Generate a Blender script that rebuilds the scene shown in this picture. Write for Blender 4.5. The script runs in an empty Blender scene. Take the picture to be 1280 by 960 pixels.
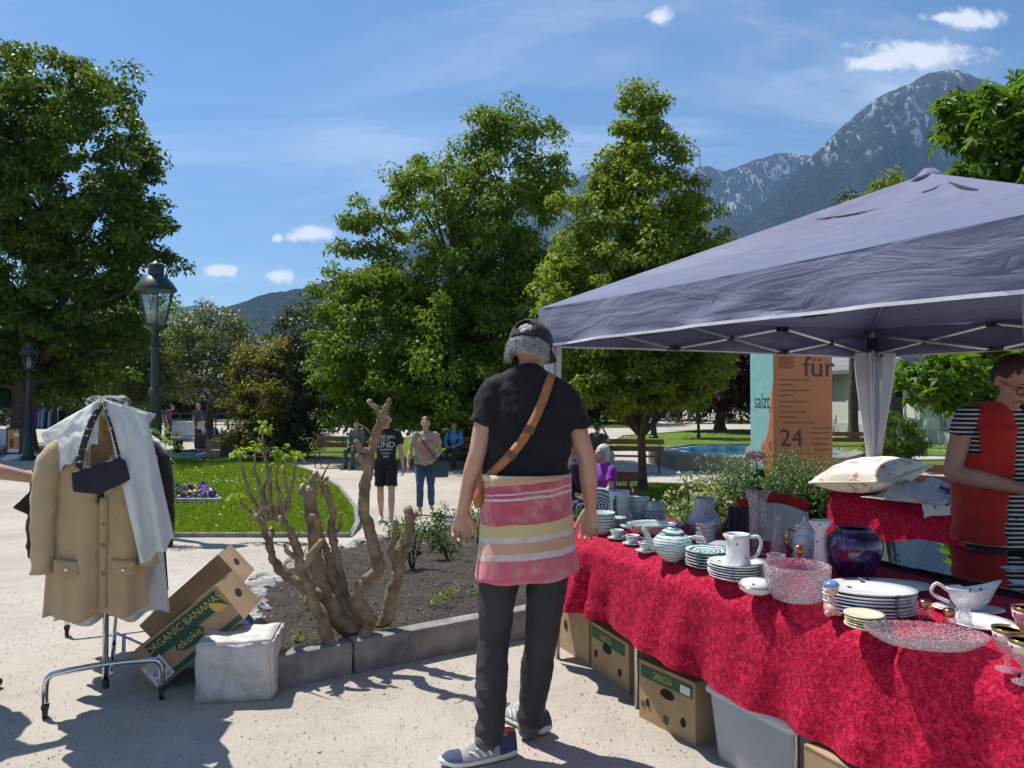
import bpy, bmesh, math, random
import numpy as np
from mathutils import Vector, Matrix, noise, bvhtree
PI = math.pi
scn = bpy.context.scene
COL = scn.collection
# ---------------------------------------------------------------- camera
CH, HOR, F = 1.52, 495.0, 960.0
cam_d = bpy.data.cameras.new('camera'); cam = bpy.data.objects.new('camera', cam_d); COL.objects.link(cam)
cam_d.sensor_width = 36; cam_d.lens = 27.0; cam_d.clip_start = 0.05; cam_d.clip_end = 20000
cam.location = (0, 0, CH); cam.rotation_euler = (math.radians(90 + math.degrees(math.atan(15/960))), 0, 0)
scn.camera = cam
# ---------------------------------------------------------------- world, sun, exposure
SUN_EL = math.radians(61); SUN_AZ = math.radians(50)          # azimuth from +Y towards -X
SUN_DIR = Vector((-math.sin(SUN_AZ)*math.cos(SUN_EL), math.cos(SUN_AZ)*math.cos(SUN_EL), math.sin(SUN_EL)))
wd = bpy.data.worlds.new('World'); scn.world = wd; wd.use_nodes = True
nt = wd.node_tree; nt.nodes.clear()
def N(nt, t, **kw):
    n = nt.nodes.new(t)
    for k, v in kw.items():
        if k[0] == 'i' and k[1:].isdigit(): n.inputs[int(k[1:])].default_value = v
        else: setattr(n, k, v)
    return n
def L(nt, a, b): nt.links.new(a, b)
def MA(nt, op, a, b=None, c=None, clamp=False):
    n = nt.nodes.new('ShaderNodeMath'); n.operation = op; n.use_clamp = clamp
    for i, v in enumerate((a, b, c)):
        if v is None: continue
        if isinstance(v, (int, float)): n.inputs[i].default_value = v
        else: nt.links.new(v, n.inputs[i])
    return n.outputs[0]
def MIX(nt, f, a, b, blend='MIX'):
    n = nt.nodes.new('ShaderNodeMix'); n.data_type = 'RGBA'; n.blend_type = blend
    for s, v in ((n.inputs[0], f), (n.inputs[6], a), (n.inputs[7], b)):
        if isinstance(v, (int, float)): s.default_value = v
        elif isinstance(v, (tuple, list)): s.default_value = (*v[:3], 1)
        else: nt.links.new(v, s)
    return n.outputs[2]
def RAMP(nt, f, stops, interp='LINEAR'):
    n = nt.nodes.new('ShaderNodeValToRGB'); cr = n.color_ramp; cr.interpolation = interp
    while len(cr.elements) < len(stops): cr.elements.new(0.5)
    for e, (p, c) in zip(cr.elements, stops):
        e.position = p; e.color = (*c, 1) if len(c) == 3 else c
    nt.links.new(f, n.inputs[0]); return n.outputs[0]
def NOISE(nt, vec, scale, detail=4, rough=.55, dist=0.0, out=0):
    n = nt.nodes.new('ShaderNodeTexNoise'); n.inputs['Scale'].default_value = scale
    n.inputs['Detail'].default_value = detail; n.inputs['Roughness'].default_value = rough
    n.inputs['Distortion'].default_value = dist
    if vec is not None: nt.links.new(vec, n.inputs['Vector'])
    return n.outputs[out]
def SSTEP(nt, v, a, b):
    n = nt.nodes.new('ShaderNodeMapRange'); n.interpolation_type = 'SMOOTHSTEP'
    nt.links.new(v, n.inputs[0]); n.inputs[1].default_value = a; n.inputs[2].default_value = b
    return n.outputs[0]
sky = N(nt, 'ShaderNodeTexSky'); sky.sky_type = 'NISHITA'; sky.sun_disc = False
sky.sun_elevation = SUN_EL; sky.sun_rotation = -SUN_AZ % (2*PI); sky.altitude = 500; sky.air_density = 1.1; sky.dust_density = .1; sky.ozone_density = 5.0
tc = N(nt, 'ShaderNodeTexCoord'); sep = N(nt, 'ShaderNodeSeparateXYZ'); L(nt, tc.outputs['Generated'], sep.inputs[0])
sx, sy, sz = sep.outputs
zz = MA(nt, 'ADD', MA(nt, 'MAXIMUM', sz, 0.0), 0.12)
cb = N(nt, 'ShaderNodeCombineXYZ'); L(nt, MA(nt, 'DIVIDE', sx, zz), cb.inputs[0]); L(nt, MA(nt, 'DIVIDE', sy, zz), cb.inputs[1])
mp = N(nt, 'ShaderNodeMapping'); mp.inputs['Rotation'].default_value = (0, 0, math.radians(24)); mp.inputs['Scale'].default_value = (.55, 1.5, 1)
L(nt, cb.outputs[0], mp.inputs[0])
c1 = NOISE(nt, mp.outputs[0], 1.1, 7, .62, .7)
c2 = NOISE(nt, cb.outputs[0], .55, 3, .5, .3)
cir = MA(nt, 'MULTIPLY', SSTEP(nt, c1, .42, .78), SSTEP(nt, c2, .34, .60))
cir = MA(nt, 'MULTIPLY', cir, .85)
# small cumulus puffs at their compass bearing and height above the horizon
ya = MA(nt, 'MAXIMUM', sy, .05)
u = MA(nt, 'DIVIDE', sx, ya); v = MA(nt, 'DIVIDE', sz, ya)
cuv = N(nt, 'ShaderNodeCombineXYZ'); L(nt, u, cuv.inputs[0]); L(nt, v, cuv.inputs[1])
pn = NOISE(nt, cuv.outputs[0], 26, 6, .62, .2); pn2 = NOISE(nt, cuv.outputs[0], 75, 4, .6)
pn = MA(nt, 'ADD', MA(nt, 'MULTIPLY', MA(nt, 'SUBTRACT', pn, .5), 2.6), MA(nt, 'MULTIPLY', MA(nt, 'SUBTRACT', pn2, .5), .8))
puff = None
for (px, py, a, b) in ((1150, 66, 72, 20), (1100, 76, 50, 11), (1185, 18, 30, 8), (1215, 20, 45, 14), (386, 293, 27, 10), (346, 345, 18, 9), (272, 338, 24, 7), (826, 20, 14, 12), (345, 297, 8, 6)):
    du = MA(nt, 'DIVIDE', MA(nt, 'SUBTRACT', u, (px-640)/F), a/F); dv = MA(nt, 'DIVIDE', MA(nt, 'SUBTRACT', v, (HOR-py)/F), b/F)
    r = MA(nt, 'SQRT', MA(nt, 'ADD', MA(nt, 'MULTIPLY', du, du), MA(nt, 'MULTIPLY', dv, dv)))
    m = MA(nt, 'SUBTRACT', 1.0, SSTEP(nt, MA(nt, 'ADD', r, pn), .35, 1.25))
    puff = m if puff is None else MA(nt, 'MAXIMUM', puff, m)
puff = MA(nt, 'MULTIPLY', puff, MA(nt, 'GREATER_THAN', sy, .1))
puff = MA(nt, 'MULTIPLY', puff, .92)
hs = N(nt, 'ShaderNodeHueSaturation'); hs.inputs['Saturation'].default_value = 1.12; L(nt, sky.outputs[0], hs.inputs['Color'])
skyc = MIX(nt, cir, hs.outputs[0], (6.6, 7.6, 8.9))
skyc = MIX(nt, puff, skyc, (8.6, 8.8, 9.0))
bg = N(nt, 'ShaderNodeBackground'); bg.inputs[1].default_value = 0.088; L(nt, skyc, bg.inputs[0])
wo = N(nt, 'ShaderNodeOutputWorld'); L(nt, bg.outputs[0], wo.inputs[0])
sun_d = bpy.data.lights.new('sun', 'SUN'); sun = bpy.data.objects.new('sun', sun_d); COL.objects.link(sun)
sun_d.energy = 5.0; sun_d.angle = math.radians(.53); sun_d.color = (1, .955, .88)
sun.rotation_euler = (-SUN_DIR).to_track_quat('-Z', 'Y').to_euler(); sun.location = (-20, 20, 60)
vs = scn.view_settings; vs.view_transform = 'Standard'; vs.look = 'None'; vs.gamma = 1; vs.exposure = 0.46; vs.use_curve_mapping = False
cy = scn.cycles; cy.use_denoising = True; cy.max_bounces = 9; cy.diffuse_bounces = 3; cy.glossy_bounces = 3; cy.transmission_bounces = 8
cy.transparent_max_bounces = 12; cy.volume_bounces = 0; cy.caustics_reflective = False; cy.caustics_refractive = False; cy.sample_clamp_indirect = 6
try: cy.denoiser = 'OPENIMAGEDENOISE'; cy.denoising_prefilter = 'FAST'
except Exception: pass
# ---------------------------------------------------------------- geometry of the place
def sstep(a, b, x):
    t = min(1, max(0, (x-a)/(b-a))); return t*t*(3-2*t)
def g(x, y): return -0.47*sstep(4.5, 13, y)                       # the park drops gently away from the stall
def P(px, py, Y): return Vector(((px-640)/F*Y, Y, CH + (HOR-py)/F*Y))
def G(px, py, dz=0.0):                                          # pixel -> point on the ground
    Y = 5.0
    for _ in range(60):
        Y = Y*.5 + .5*F*(CH-g(0, Y)-dz)/max(py-HOR, 1)
    return Vector(((px-640)/F*Y, Y, g(0, Y)+dz))
TZ = 0.768
def T(px, py, dz=0.0):                                          # pixel -> point on the table top
    Y = F*(CH-TZ-dz)/(py-HOR); return Vector(((px-640)/F*Y, Y, TZ+dz))
# ---------------------------------------------------------------- helpers
def tag(o, label=None, cat=None, group=None, kind=None):
    for k, v in (('label', label), ('category', cat), ('group', group), ('kind', kind)):
        if v: o[k] = v
    return o
def thing(name, label, cat, loc=(0, 0, 0), rz=0.0, group=None):
    o = bpy.data.objects.new(name, None); COL.objects.link(o); o.empty_display_size = .1
    o.location = loc; o.rotation_euler = (0, 0, rz); return tag(o, label, cat, group)
def link(name, me, mat=None, parent=None, loc=None, rot=None):
    o = bpy.data.objects.new(name, me); COL.objects.link(o)
    if mat is not None and not me.materials:
        for m in (mat if isinstance(mat, (list, tuple)) else [mat]): me.materials.append(m)
    if parent is not None: o.parent = parent
    if loc is not None: o.location = loc
    if rot is not None: o.rotation_euler = rot
    return o
def copy_tree(o, parent=None):
    c = o.copy(); COL.objects.link(c); c.parent = parent
    for ch in list(o.children): copy_tree(ch, c)
    return c
def frame(d, up=Vector((0, 0, 1))):
    d = Vector(d).normalized()
    a = up if abs(d.dot(up)) < .97 else Vector((0, 1, 0))
    x = a.cross(d).normalized(); return x, d.cross(x)
class MB:
    def __init__(s): s.v = []; s.f = []; s.m = []; s.k = 0
    def add(s, vs, fs):
        b = len(s.v); s.v += [tuple(p) for p in vs]; s.f += [tuple(i+b for i in f) for f in fs]; s.m += [s.k]*len(fs); return s
    def box(s, c, d, rz=0.0, M=None):
        hx, hy, hz = d[0]/2, d[1]/2, d[2]/2
        vs = [Vector((x, y, z)) for x in (-hx, hx) for y in (-hy, hy) for z in (-hz, hz)]
        R = Matrix.Rotation(rz, 3, 'Z') if M is None else M
        return s.add([R@p + Vector(c) for p in vs], [(0, 1, 3, 2), (4, 6, 7, 5), (0, 4, 5, 1), (2, 3, 7, 6), (0, 2, 6, 4), (1, 5, 7, 3)])
    def tube(s, pts, r, n=8, cap=True, closed=False):
        pts = [Vector(p) for p in pts]; k = len(pts); vs = []
        rr = r if isinstance(r, list) else [r]*k
        x = y = None
        for i, p in enumerate(pts):
            if closed: d = pts[(i+1) % k]-pts[i-1]
            else: d = pts[min(i+1, k-1)]-pts[max(i-1, 0)]
            if d.length < 1e-9: d = Vector((0, 0, 1))
            d.normalize()
            if x is None: x, y = frame(d)
            else:
                x = (x - d*x.dot(d))
                x = x.normalized() if x.length > 1e-6 else frame(d)[0]
                y = d.cross(x)
            q = rr[i]; qa, qb = q if isinstance(q, tuple) else (q, q)
            vs += [p + x*qa*math.cos(2*PI*j/n) + y*qb*math.sin(2*PI*j/n) for j in range(n)]
        fs = [(i*n+j, i*n+(j+1) % n, ((i+1) % k)*n+(j+1) % n, ((i+1) % k)*n+j) for i in range(k if closed else k-1) for j in range(n)]
        if cap and not closed: fs += [tuple(range(n-1, -1, -1)), tuple((k-1)*n+j for j in range(n))]
        return s.add(vs, fs)
    def lathe(s, prof, n=24, c=(0, 0, 0), sx=1.0, sy=1.0, wob=None):
        c = Vector(c); k = len(prof); vs = []
        for i, (r, z) in enumerate(prof):
            for j in range(n):
                a = 2*PI*j/n; q = r*(wob(a, i) if wob else 1)
                vs.append(c + Vector((q*math.cos(a)*sx, q*math.sin(a)*sy, z)))
        fs = [(i*n+j, i*n+(j+1) % n, (i+1)*n+(j+1) % n, (i+1)*n+j) for i in range(k-1) for j in range(n)]
        if prof[0][0] > 1e-4: fs.append(tuple(range(n-1, -1, -1)))
        if prof[-1][0] > 1e-4: fs.append(tuple((k-1)*n+j for j in range(n)))
        return s.add(vs, fs)
    def ball(s, c, r, n=12, m=8, R=None):
        r = (r, r, r) if isinstance(r, (int, float)) else r
        vs = []; c = Vector(c)
        for i in range(m+1):
            t = PI*i/m
            for j in range(n):
                a = 2*PI*j/n; p = Vector((r[0]*math.sin(t)*math.cos(a), r[1]*math.sin(t)*math.sin(a), -r[2]*math.cos(t)))
                vs.append(c + (R@p if R else p))
        return s.add(vs, [(i*n+j, i*n+(j+1) % n, (i+1)*n+(j+1) % n, (i+1)*n+j) for i in range(m) for j in range(n)])
    def grid(s, fn, nu, nv):
        vs = [fn(i/nu, j/nv) for j in range(nv+1) for i in range(nu+1)]
        return s.add(vs, [(j*(nu+1)+i, j*(nu+1)+i+1, (j+1)*(nu+1)+i+1, (j+1)*(nu+1)+i) for j in range(nv) for i in range(nu)])
    def poly(s, pts, z0, z1):
        k = len(pts); vs = [(p[0], p[1], z0) for p in pts] + [(p[0], p[1], z1) for p in pts]
        return s.add(vs, [tuple(range(k-1, -1, -1)), tuple(range(k, 2*k))] + [(i, (i+1) % k, k+(i+1) % k, k+i) for i in range(k)])
    def mesh(s, name, smooth=False, clean=False):
        me = bpy.data.meshes.new(name); me.from_pydata(s.v, [], s.f)
        if clean:
            bm = bmesh.new(); bm.from_mesh(me); bmesh.ops.remove_doubles(bm, verts=bm.verts, dist=1e-5); bmesh.ops.recalc_face_normals(bm, faces=bm.faces); bm.to_mesh(me); bm.free()
        elif any(s.m): me.polygons.foreach_set('material_index', s.m)
        if smooth: me.polygons.foreach_set('use_smooth', [True]*len(me.polygons))
        return me
    def build(s, name, mat=None, parent=None, smooth=False, loc=None, rot=None, sub=0, bevel=0.0, solid=0.0, edge=None):
        o = link(name, s.mesh(name, smooth), mat, parent, loc, rot)
        if solid: md = o.modifiers.new('s', 'SOLIDIFY'); md.thickness = solid; md.offset = 0
        if bevel: md = o.modifiers.new('b', 'BEVEL'); md.width = bevel; md.segments = 2; md.limit_method = 'ANGLE'
        if sub: md = o.modifiers.new('d', 'SUBSURF'); md.levels = sub; md.render_levels = sub
        if edge: md = o.modifiers.new('e', 'EDGE_SPLIT'); md.split_angle = math.radians(edge)
        return o
def raw(name, V, Fc, mat, parent=None, smooth=False):           # numpy quads / tris
    me = bpy.data.meshes.new(name); V = np.asarray(V, np.float32); Fc = np.asarray(Fc, np.int32); k = Fc.shape[1]
    me.vertices.add(len(V)); me.vertices.foreach_set('co', V.ravel())
    me.loops.add(Fc.size); me.loops.foreach_set('vertex_index', Fc.ravel())
    me.polygons.add(len(Fc)); me.polygons.foreach_set('loop_start', np.arange(0, Fc.size, k, dtype=np.int32)); me.polygons.foreach_set('loop_total', np.full(len(Fc), k, np.int32))
    if smooth: me.polygons.foreach_set('use_smooth', np.ones(len(Fc), bool))
    me.update(calc_edges=True); return link(name, me, mat, parent)
def spline(pts, k=6):
    pts = [Vector(p) for p in pts]; out = []
    for i in range(len(pts)-1):
        p0, p1, p2, p3 = pts[max(i-1, 0)], pts[i], pts[i+1], pts[min(i+2, len(pts)-1)]
        for j in range(k):
            t = j/k; out.append(.5*((2*p1)+(p2-p0)*t+(2*p0-5*p1+4*p2-p3)*t*t+(3*p1-p0-3*p2+p3)*t**3))
    return out+[pts[-1]]
def lerpl(vals, n):                                             # resample a list of numbers
    return [float(np.interp(i/(n-1)*(len(vals)-1), range(len(vals)), vals)) for i in range(n)]
_fontc = {}
def text_mesh(txt, size, depth=0.0, spacing=1.0):
    cu = bpy.data.curves.new('t', 'FONT'); cu.body = txt; cu.size = size; cu.align_x = 'CENTER'; cu.align_y = 'CENTER'; cu.extrude = depth; cu.resolution_u = 3; cu.space_character = spacing
    o = bpy.data.objects.new('t', cu); COL.objects.link(o)
    bpy.context.view_layer.update()
    me = bpy.data.meshes.new_from_object(o.evaluated_get(bpy.context.evaluated_depsgraph_get()))
    bpy.data.objects.remove(o); bpy.data.curves.remove(cu); return me
def text(name, txt, size, mat, parent, M, depth=0.0, sx=1.0):
    me = text_mesh(txt, size, depth); me.materials.clear()
    o = link(name, me, mat, parent); o.matrix_local = M @ Matrix.Diagonal((sx, 1, 1, 1)); return o
def facing(loc, n, up=(0, 0, 1), roll=0.0):                     # matrix whose +Z is n and +Y is up
    z = Vector(n).normalized(); x = Vector(up).cross(z).normalized(); y = z.cross(x)
    m = Matrix((x, y, z)).transposed().to_4x4(); m = m @ Matrix.Rotation(roll, 4, 'Z'); m.translation = Vector(loc); return m
# ---------------------------------------------------------------- materials
MC = {}
def mat_new(name):
    m = bpy.data.materials.new(name); m.use_nodes = True; n = m.node_tree; n.nodes.clear()
    out = N(n, 'ShaderNodeOutputMaterial'); b = N(n, 'ShaderNodeBsdfPrincipled'); L(n, b.outputs[0], out.inputs[0]); return m, n, b, out
def OBJ(n): return N(n, 'ShaderNodeTexCoord').outputs['Object']
def BUMP(n, b, h, strength=.3, dist=.01):
    bp = N(n, 'ShaderNodeBump'); bp.inputs['Strength'].default_value = strength; bp.inputs['Distance'].default_value = dist
    L(n, h, bp.inputs['Height']); L(n, bp.outputs[0], b.inputs['Normal']); return bp
def M_(name, col, rough=.6, var=.12, scale=9, bump=.15, bscale=70, bdist=.004, metal=0, spec=.5, col2=None, lo=.35, hi=.65, sheen=0, emit=None):
    if name in MC: return MC[name]
    m, n, b, out = mat_new(name); v = OBJ(n)
    f = NOISE(n, v, scale, 5, .6)
    c2 = col2 or tuple(min(1, c*(1+var)) for c in col); c1 = col if col2 else tuple(c*(1-var) for c in col)
    L(n, RAMP(n, f, [(lo, c1), (hi, c2)]), b.inputs['Base Color'])
    b.inputs['Roughness'].default_value = rough; b.inputs['Metallic'].default_value = metal; b.inputs['Specular IOR Level'].default_value = spec
    if rough > .12 and not metal: L(n, MA(n, 'ADD', MA(n, 'MULTIPLY', f, .2), rough-.1), b.inputs['Roughness'])
    if sheen: b.inputs['Sheen Weight'].default_value = sheen
    if bump: BUMP(n, b, NOISE(n, v, bscale, 4, .6), bump, bdist)
    MC[name] = m; return m
def cloth(name, col, rough=.85, weave=260, var=.12, sheen=.15, fold=.0):
    if name in MC: return MC[name]
    m, n, b, out = mat_new(name); v = OBJ(n)
    f = NOISE(n, v, 7, 5, .6); L(n, RAMP(n, f, [(.3, tuple(c*(1-var) for c in col)), (.7, tuple(min(1, c*(1+var)) for c in col))]), b.inputs['Base Color'])
    b.inputs['Roughness'].default_value = rough; b.inputs['Sheen Weight'].default_value = sheen; b.inputs['Specular IOR Level'].default_value = .25
    h = MA(n, 'ADD', NOISE(n, v, weave, 2, .6), MA(n, 'MULTIPLY', NOISE(n, v, 14, 4, .6, .6), 2.2))
    BUMP(n, b, h, .35, .004); MC[name] = m; return m
def skin(name, col):
    if name in MC: return MC[name]
    m, n, b, out = mat_new(name); v = OBJ(n)
    f = NOISE(n, v, 9, 5, .65)
    L(n, RAMP(n, f, [(.3, (col[0]*.92, col[1]*.78, col[2]*.74)), (.55, col), (.8, tuple(min(1, c*1.12) for c in col))]), b.inputs['Base Color'])
    b.inputs['Roughness'].default_value = .52; b.inputs['Subsurface Weight'].default_value = .08; b.inputs['Subsurface Radius'].default_value = (.012, .005, .003); b.inputs['Subsurface Scale'].default_value = .5
    BUMP(n, b, MA(n, 'ADD', NOISE(n, v, 160, 3, .6), NOISE(n, v, 40, 3, .6)), .22, .003); MC[name] = m; return m
def leafmat(name, col, col2, trans=.38, tcol=None, rough=.5):
    if name in MC: return MC[name]
    m, n, b, out = mat_new(name)
    gi = N(n, 'ShaderNodeNewGeometry').outputs['Random Per Island']
    c = RAMP(n, gi, [(0, col), (1, col2)])
    L(n, c, b.inputs['Base Color']); b.inputs['Roughness'].default_value = rough; b.inputs['Specular IOR Level'].default_value = .35
    t = N(n, 'ShaderNodeBsdfTranslucent'); L(n, MIX(n, 1.0, c, tcol or (1.5, 1.35, .5), 'MULTIPLY'), t.inputs[0])
    mx = N(n, 'ShaderNodeMixShader'); mx.inputs[0].default_value = trans; L(n, b.outputs[0], mx.inputs[1]); L(n, t.outputs[0], mx.inputs[2]); L(n, mx.outputs[0], out.inputs[0])
    MC[name] = m; return m
def glassmat(name, tint=(1, 1, 1), mixf=.5, rough=.03, bump=0.0, bscale=30):
    if name in MC: return MC[name]
    m, n, b, out = mat_new(name); b.inputs['Transmission Weight'].default_value = 1; b.inputs['Roughness'].default_value = rough; b.inputs['IOR'].default_value = 1.47
    b.inputs['Base Color'].default_value = (*tint, 1)
    t = N(n, 'ShaderNodeBsdfTransparent'); t.inputs[0].default_value = (*tint, 1)
    mx = N(n, 'ShaderNodeMixShader'); mx.inputs[0].default_value = mixf; L(n, t.outputs[0], mx.inputs[1]); L(n, b.outputs[0], mx.inputs[2]); L(n, mx.outputs[0], out.inputs[0])
    if bump:
        vo = N(n, 'ShaderNodeTexVoronoi'); vo.inputs['Scale'].default_value = bscale; L(n, OBJ(n), vo.inputs['Vector']); BUMP(n, b, vo.outputs[0], bump, .01)
        ve = N(n, 'ShaderNodeTexVoronoi'); ve.feature = 'DISTANCE_TO_EDGE'; ve.inputs['Scale'].default_value = bscale; L(n, OBJ(n), ve.inputs['Vector'])   # white cut lines: frosting plus facet highlights put into the colour
        df = N(n, 'ShaderNodeBsdfDiffuse'); df.inputs[0].default_value = (.8, .82, .85, 1); m2 = N(n, 'ShaderNodeMixShader'); L(n, MA(n, 'ADD', MA(n, 'MULTIPLY', MA(n, 'LESS_THAN', ve.outputs['Distance'], .035), .30), .05), m2.inputs[0]); L(n, mx.outputs[0], m2.inputs[1]); L(n, df.outputs[0], m2.inputs[2]); L(n, m2.outputs[0], out.inputs[0])
    MC[name] = m; return m
chrome = M_('chrome', (.62, .63, .65), .12, .03, 5, .02, metal=1)
alu = M_('aluminium', (.55, .56, .58), .34, .08, 20, .05, metal=1)
blackp = M_('black_plastic', (.018, .018, .02), .45, .2)
iron = M_('dark_iron', (.02, .022, .022), .5, .2, bump=.3)
green_paint = M_('lamp_green', (.006, .026, .019), .45, .25, 14, .2, 40)
whitep = M_('white_paint', (.75, .75, .73), .5, .05)
holeshade = M_('hole_shade', (.012, .010, .008), .9, .1)  # near-black for openings: their inner shade put into the colour
bark = M_('bark', (.05, .037, .027), .95, col2=(.13, .10, .075), scale=6, bump=.9, bscale=22, bdist=.03)
bark_light = M_('pruned_bark', (.13, .09, .055), .9, col2=(.36, .27, .17), scale=11, lo=.32, hi=.68, bump=.8, bscale=45, bdist=.012)
# ================================================================ ground and terrain
def gravel_mat():
    m, n, b, out = mat_new('gravel'); v = OBJ(n)
    big = NOISE(n, v, .55, 5, .6); mid = NOISE(n, v, 5, 6, .65); fine = NOISE(n, v, 60, 4, .7)
    c = RAMP(n, big, [(.28, (.34, .30, .245)), (.5, (.44, .395, .335)), (.72, (.50, .455, .39))]); st_ = NOISE(n, v, 1.6, 6, .7, 1.0); c = MIX(n, MA(n, 'MULTIPLY', SSTEP(n, st_, .55, .75), .35), c, (.24, .21, .17))
    c = MIX(n, MA(n, 'MULTIPLY', SSTEP(n, mid, .45, .75), .32), c, (.27, .235, .19))
    c = MIX(n, MA(n, 'MULTIPLY', SSTEP(n, fine, .5, .8), .5), c, (.60, .56, .50))
    vo = N(n, 'ShaderNodeTexVoronoi'); vo.inputs['Scale'].default_value = 75; L(n, v, vo.inputs['Vector'])
    sp = N(n, 'ShaderNodeSeparateColor'); L(n, vo.outputs['Color'], sp.inputs[0])
    peb = MA(n, 'MULTIPLY', MA(n, 'GREATER_THAN', sp.outputs[0], .80), MA(n, 'LESS_THAN', vo.outputs['Distance'], .36))
    c = MIX(n, MA(n, 'MULTIPLY', peb, .6), c, RAMP(n, sp.outputs[1], [(0, (.16, .14, .12)), (.5, (.34, .30, .26)), (1, (.62, .6, .56))]))
    L(n, c, b.inputs['Base Color']); b.inputs['Roughness'].default_value = .95; b.inputs['Specular IOR Level'].default_value = .2
    h = MA(n, 'ADD', MA(n, 'MULTIPLY', mid, 2.2), MA(n, 'ADD', fine, MA(n, 'MULTIPLY', peb, .7)))
    BUMP(n, b, h, .5, .012); return m
gravel = gravel_mat()
ys = [-60, -25, -8, -3, 0] + [1+.25*i for i in range(16)] + [5+.5*i for i in range(18)] + [15, 18, 22, 28, 36, 48, 70, 120, 250, 600, 1500, 4000, 6300]
xs = [-4500, -1500, -500, -150, -60, -30, -18, -12] + [-8+.4*i for i in range(41)] + [12, 18, 30, 60, 150, 500, 1500, 4500]
gm = MB(); nx = len(xs)
gm.add([(x, y, g(x, y) + (.012*noise.noise((x*.9, y*.9, 0)) if abs(x) < 9 and .5 < y < 14 else 0)) for y in ys for x in xs],
       [(j*nx+i, j*nx+i+1, (j+1)*nx+i+1, (j+1)*nx+i) for j in range(len(ys)-1) for i in range(nx-1)])
tag(gm.build('ground', gravel, smooth=True), 'pale compacted gravel paths and square of the park', kind='structure')
def inpoly(P_, x, y):
    r = np.zeros(len(x), bool); k = len(P_)
    for i in range(k):
        x1, y1 = P_[i][:2]; x2, y2 = P_[(i+1) % k][:2]
        c = ((y1 > y) != (y2 > y)) & (x < (x2-x1)*(y-y1)/((y2-y1) or 1e-9)+x1); r ^= c
    return r
def patch(name, pts, dz, mat, label, step=.5, bumpy=0.0, kind='structure'):
    bm = bmesh.new(); f = bm.faces.new([bm.verts.new((p[0], p[1], 0)) for p in pts])
    x0, x1 = min(p[0] for p in pts), max(p[0] for p in pts); y0, y1 = min(p[1] for p in pts), max(p[1] for p in pts)
    for a, b_, nrm in ((y0, y1, (0, 1, 0)), (x0, x1, (1, 0, 0))):
        k = max(1, min(70, int((b_-a)/step)))
        for i in range(1, k):
            q = a+(b_-a)*i/k; bmesh.ops.bisect_plane(bm, geom=bm.verts[:]+bm.edges[:]+bm.faces[:], plane_co=(q, q, 0), plane_no=nrm)
    for w in bm.verts:
        w.co.z = g(w.co.x, w.co.y)+dz + (bumpy*(noise.fractal((w.co.x*3.1, w.co.y*3.1, 0), 1, 2, 4)*.5+.3) if bumpy else 0)
    bmesh.ops.recalc_face_normals(bm, faces=bm.faces)
    if sum(f.normal.z for f in bm.faces) < 0: bmesh.ops.reverse_faces(bm, faces=bm.faces)
    me = bpy.data.meshes.new(name); bm.to_mesh(me); bm.free()
    me.polygons.foreach_set('use_smooth', [True]*len(me.polygons))
    return tag(link(name, me, mat), label, kind=kind)
def lawn_mat():
    m, n, b, out = mat_new('lawn'); v = OBJ(n)
    a = NOISE(n, v, .5, 5, .6); f = NOISE(n, v, 22, 5, .7); st = NOISE(n, v, 140, 2, .7)
    c = RAMP(n, a, [(.3, (.08, .15, .015)), (.7, (.14, .225, .025))])
    c = MIX(n, SSTEP(n, f, .35, .7), c, (.16, .24, .03)); c = MIX(n, MA(n, 'MULTIPLY', SSTEP(n, st, .5, .7), .5), c, (.03, .06, .01))
    L(n, c, b.inputs['Base Color']); b.inputs['Roughness'].default_value = .9; b.inputs['Specular IOR Level'].default_value = .15
    BUMP(n, b, MA(n, 'ADD', f, st), .9, .03); return m
lawnm = lawn_mat(); blade_m = leafmat('grass_blade', (.10, .20, .015), (.22, .33, .035), .45)
stone_grey = M_('kerb_stone', (.15, .145, .135), .9, col2=(.31, .30, .28), scale=7, bump=.6, bscale=40, bdist=.01)
LAWN1 = [(-4.95, 10.2), (-2.15, 10.2), (-2.3, 11.5), (-2.75, 13.5), (-3.7, 16.5), (-5.2, 20), (-7.2, 23.5), (-9, 24.4), (-11.3, 24.0), (-8.2, 16)]
LAWN2 = [(.9, 11.8), (4.6, 10.2), (6.2, 13.6), (5.2, 16.8), (2.0, 17.4), (.6, 15.6)]
LAWN3 = [(3, 27.5), (8.3, 29.5), (15.3, 24.5), (19, 25), (19, 44), (11, 44), (5.5, 38)]
LAWN4 = [(-9, 47), (9, 48), (9, 66), (-9, 66)]
LAWN5 = [(-30, 25.2), (-15.6, 25.2), (-15.8, 27), (-30, 27)]
LAWN6 = [(-8.5, 25.5), (-1.2, 22.6), (.8, 26.5), (-1, 36), (-9, 36)]
LAWN7 = [(10.6, 19.5), (16.5, 20.5), (16.5, 24.2), (11.5, 23.2)]
rng = np.random.default_rng(7)
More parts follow.
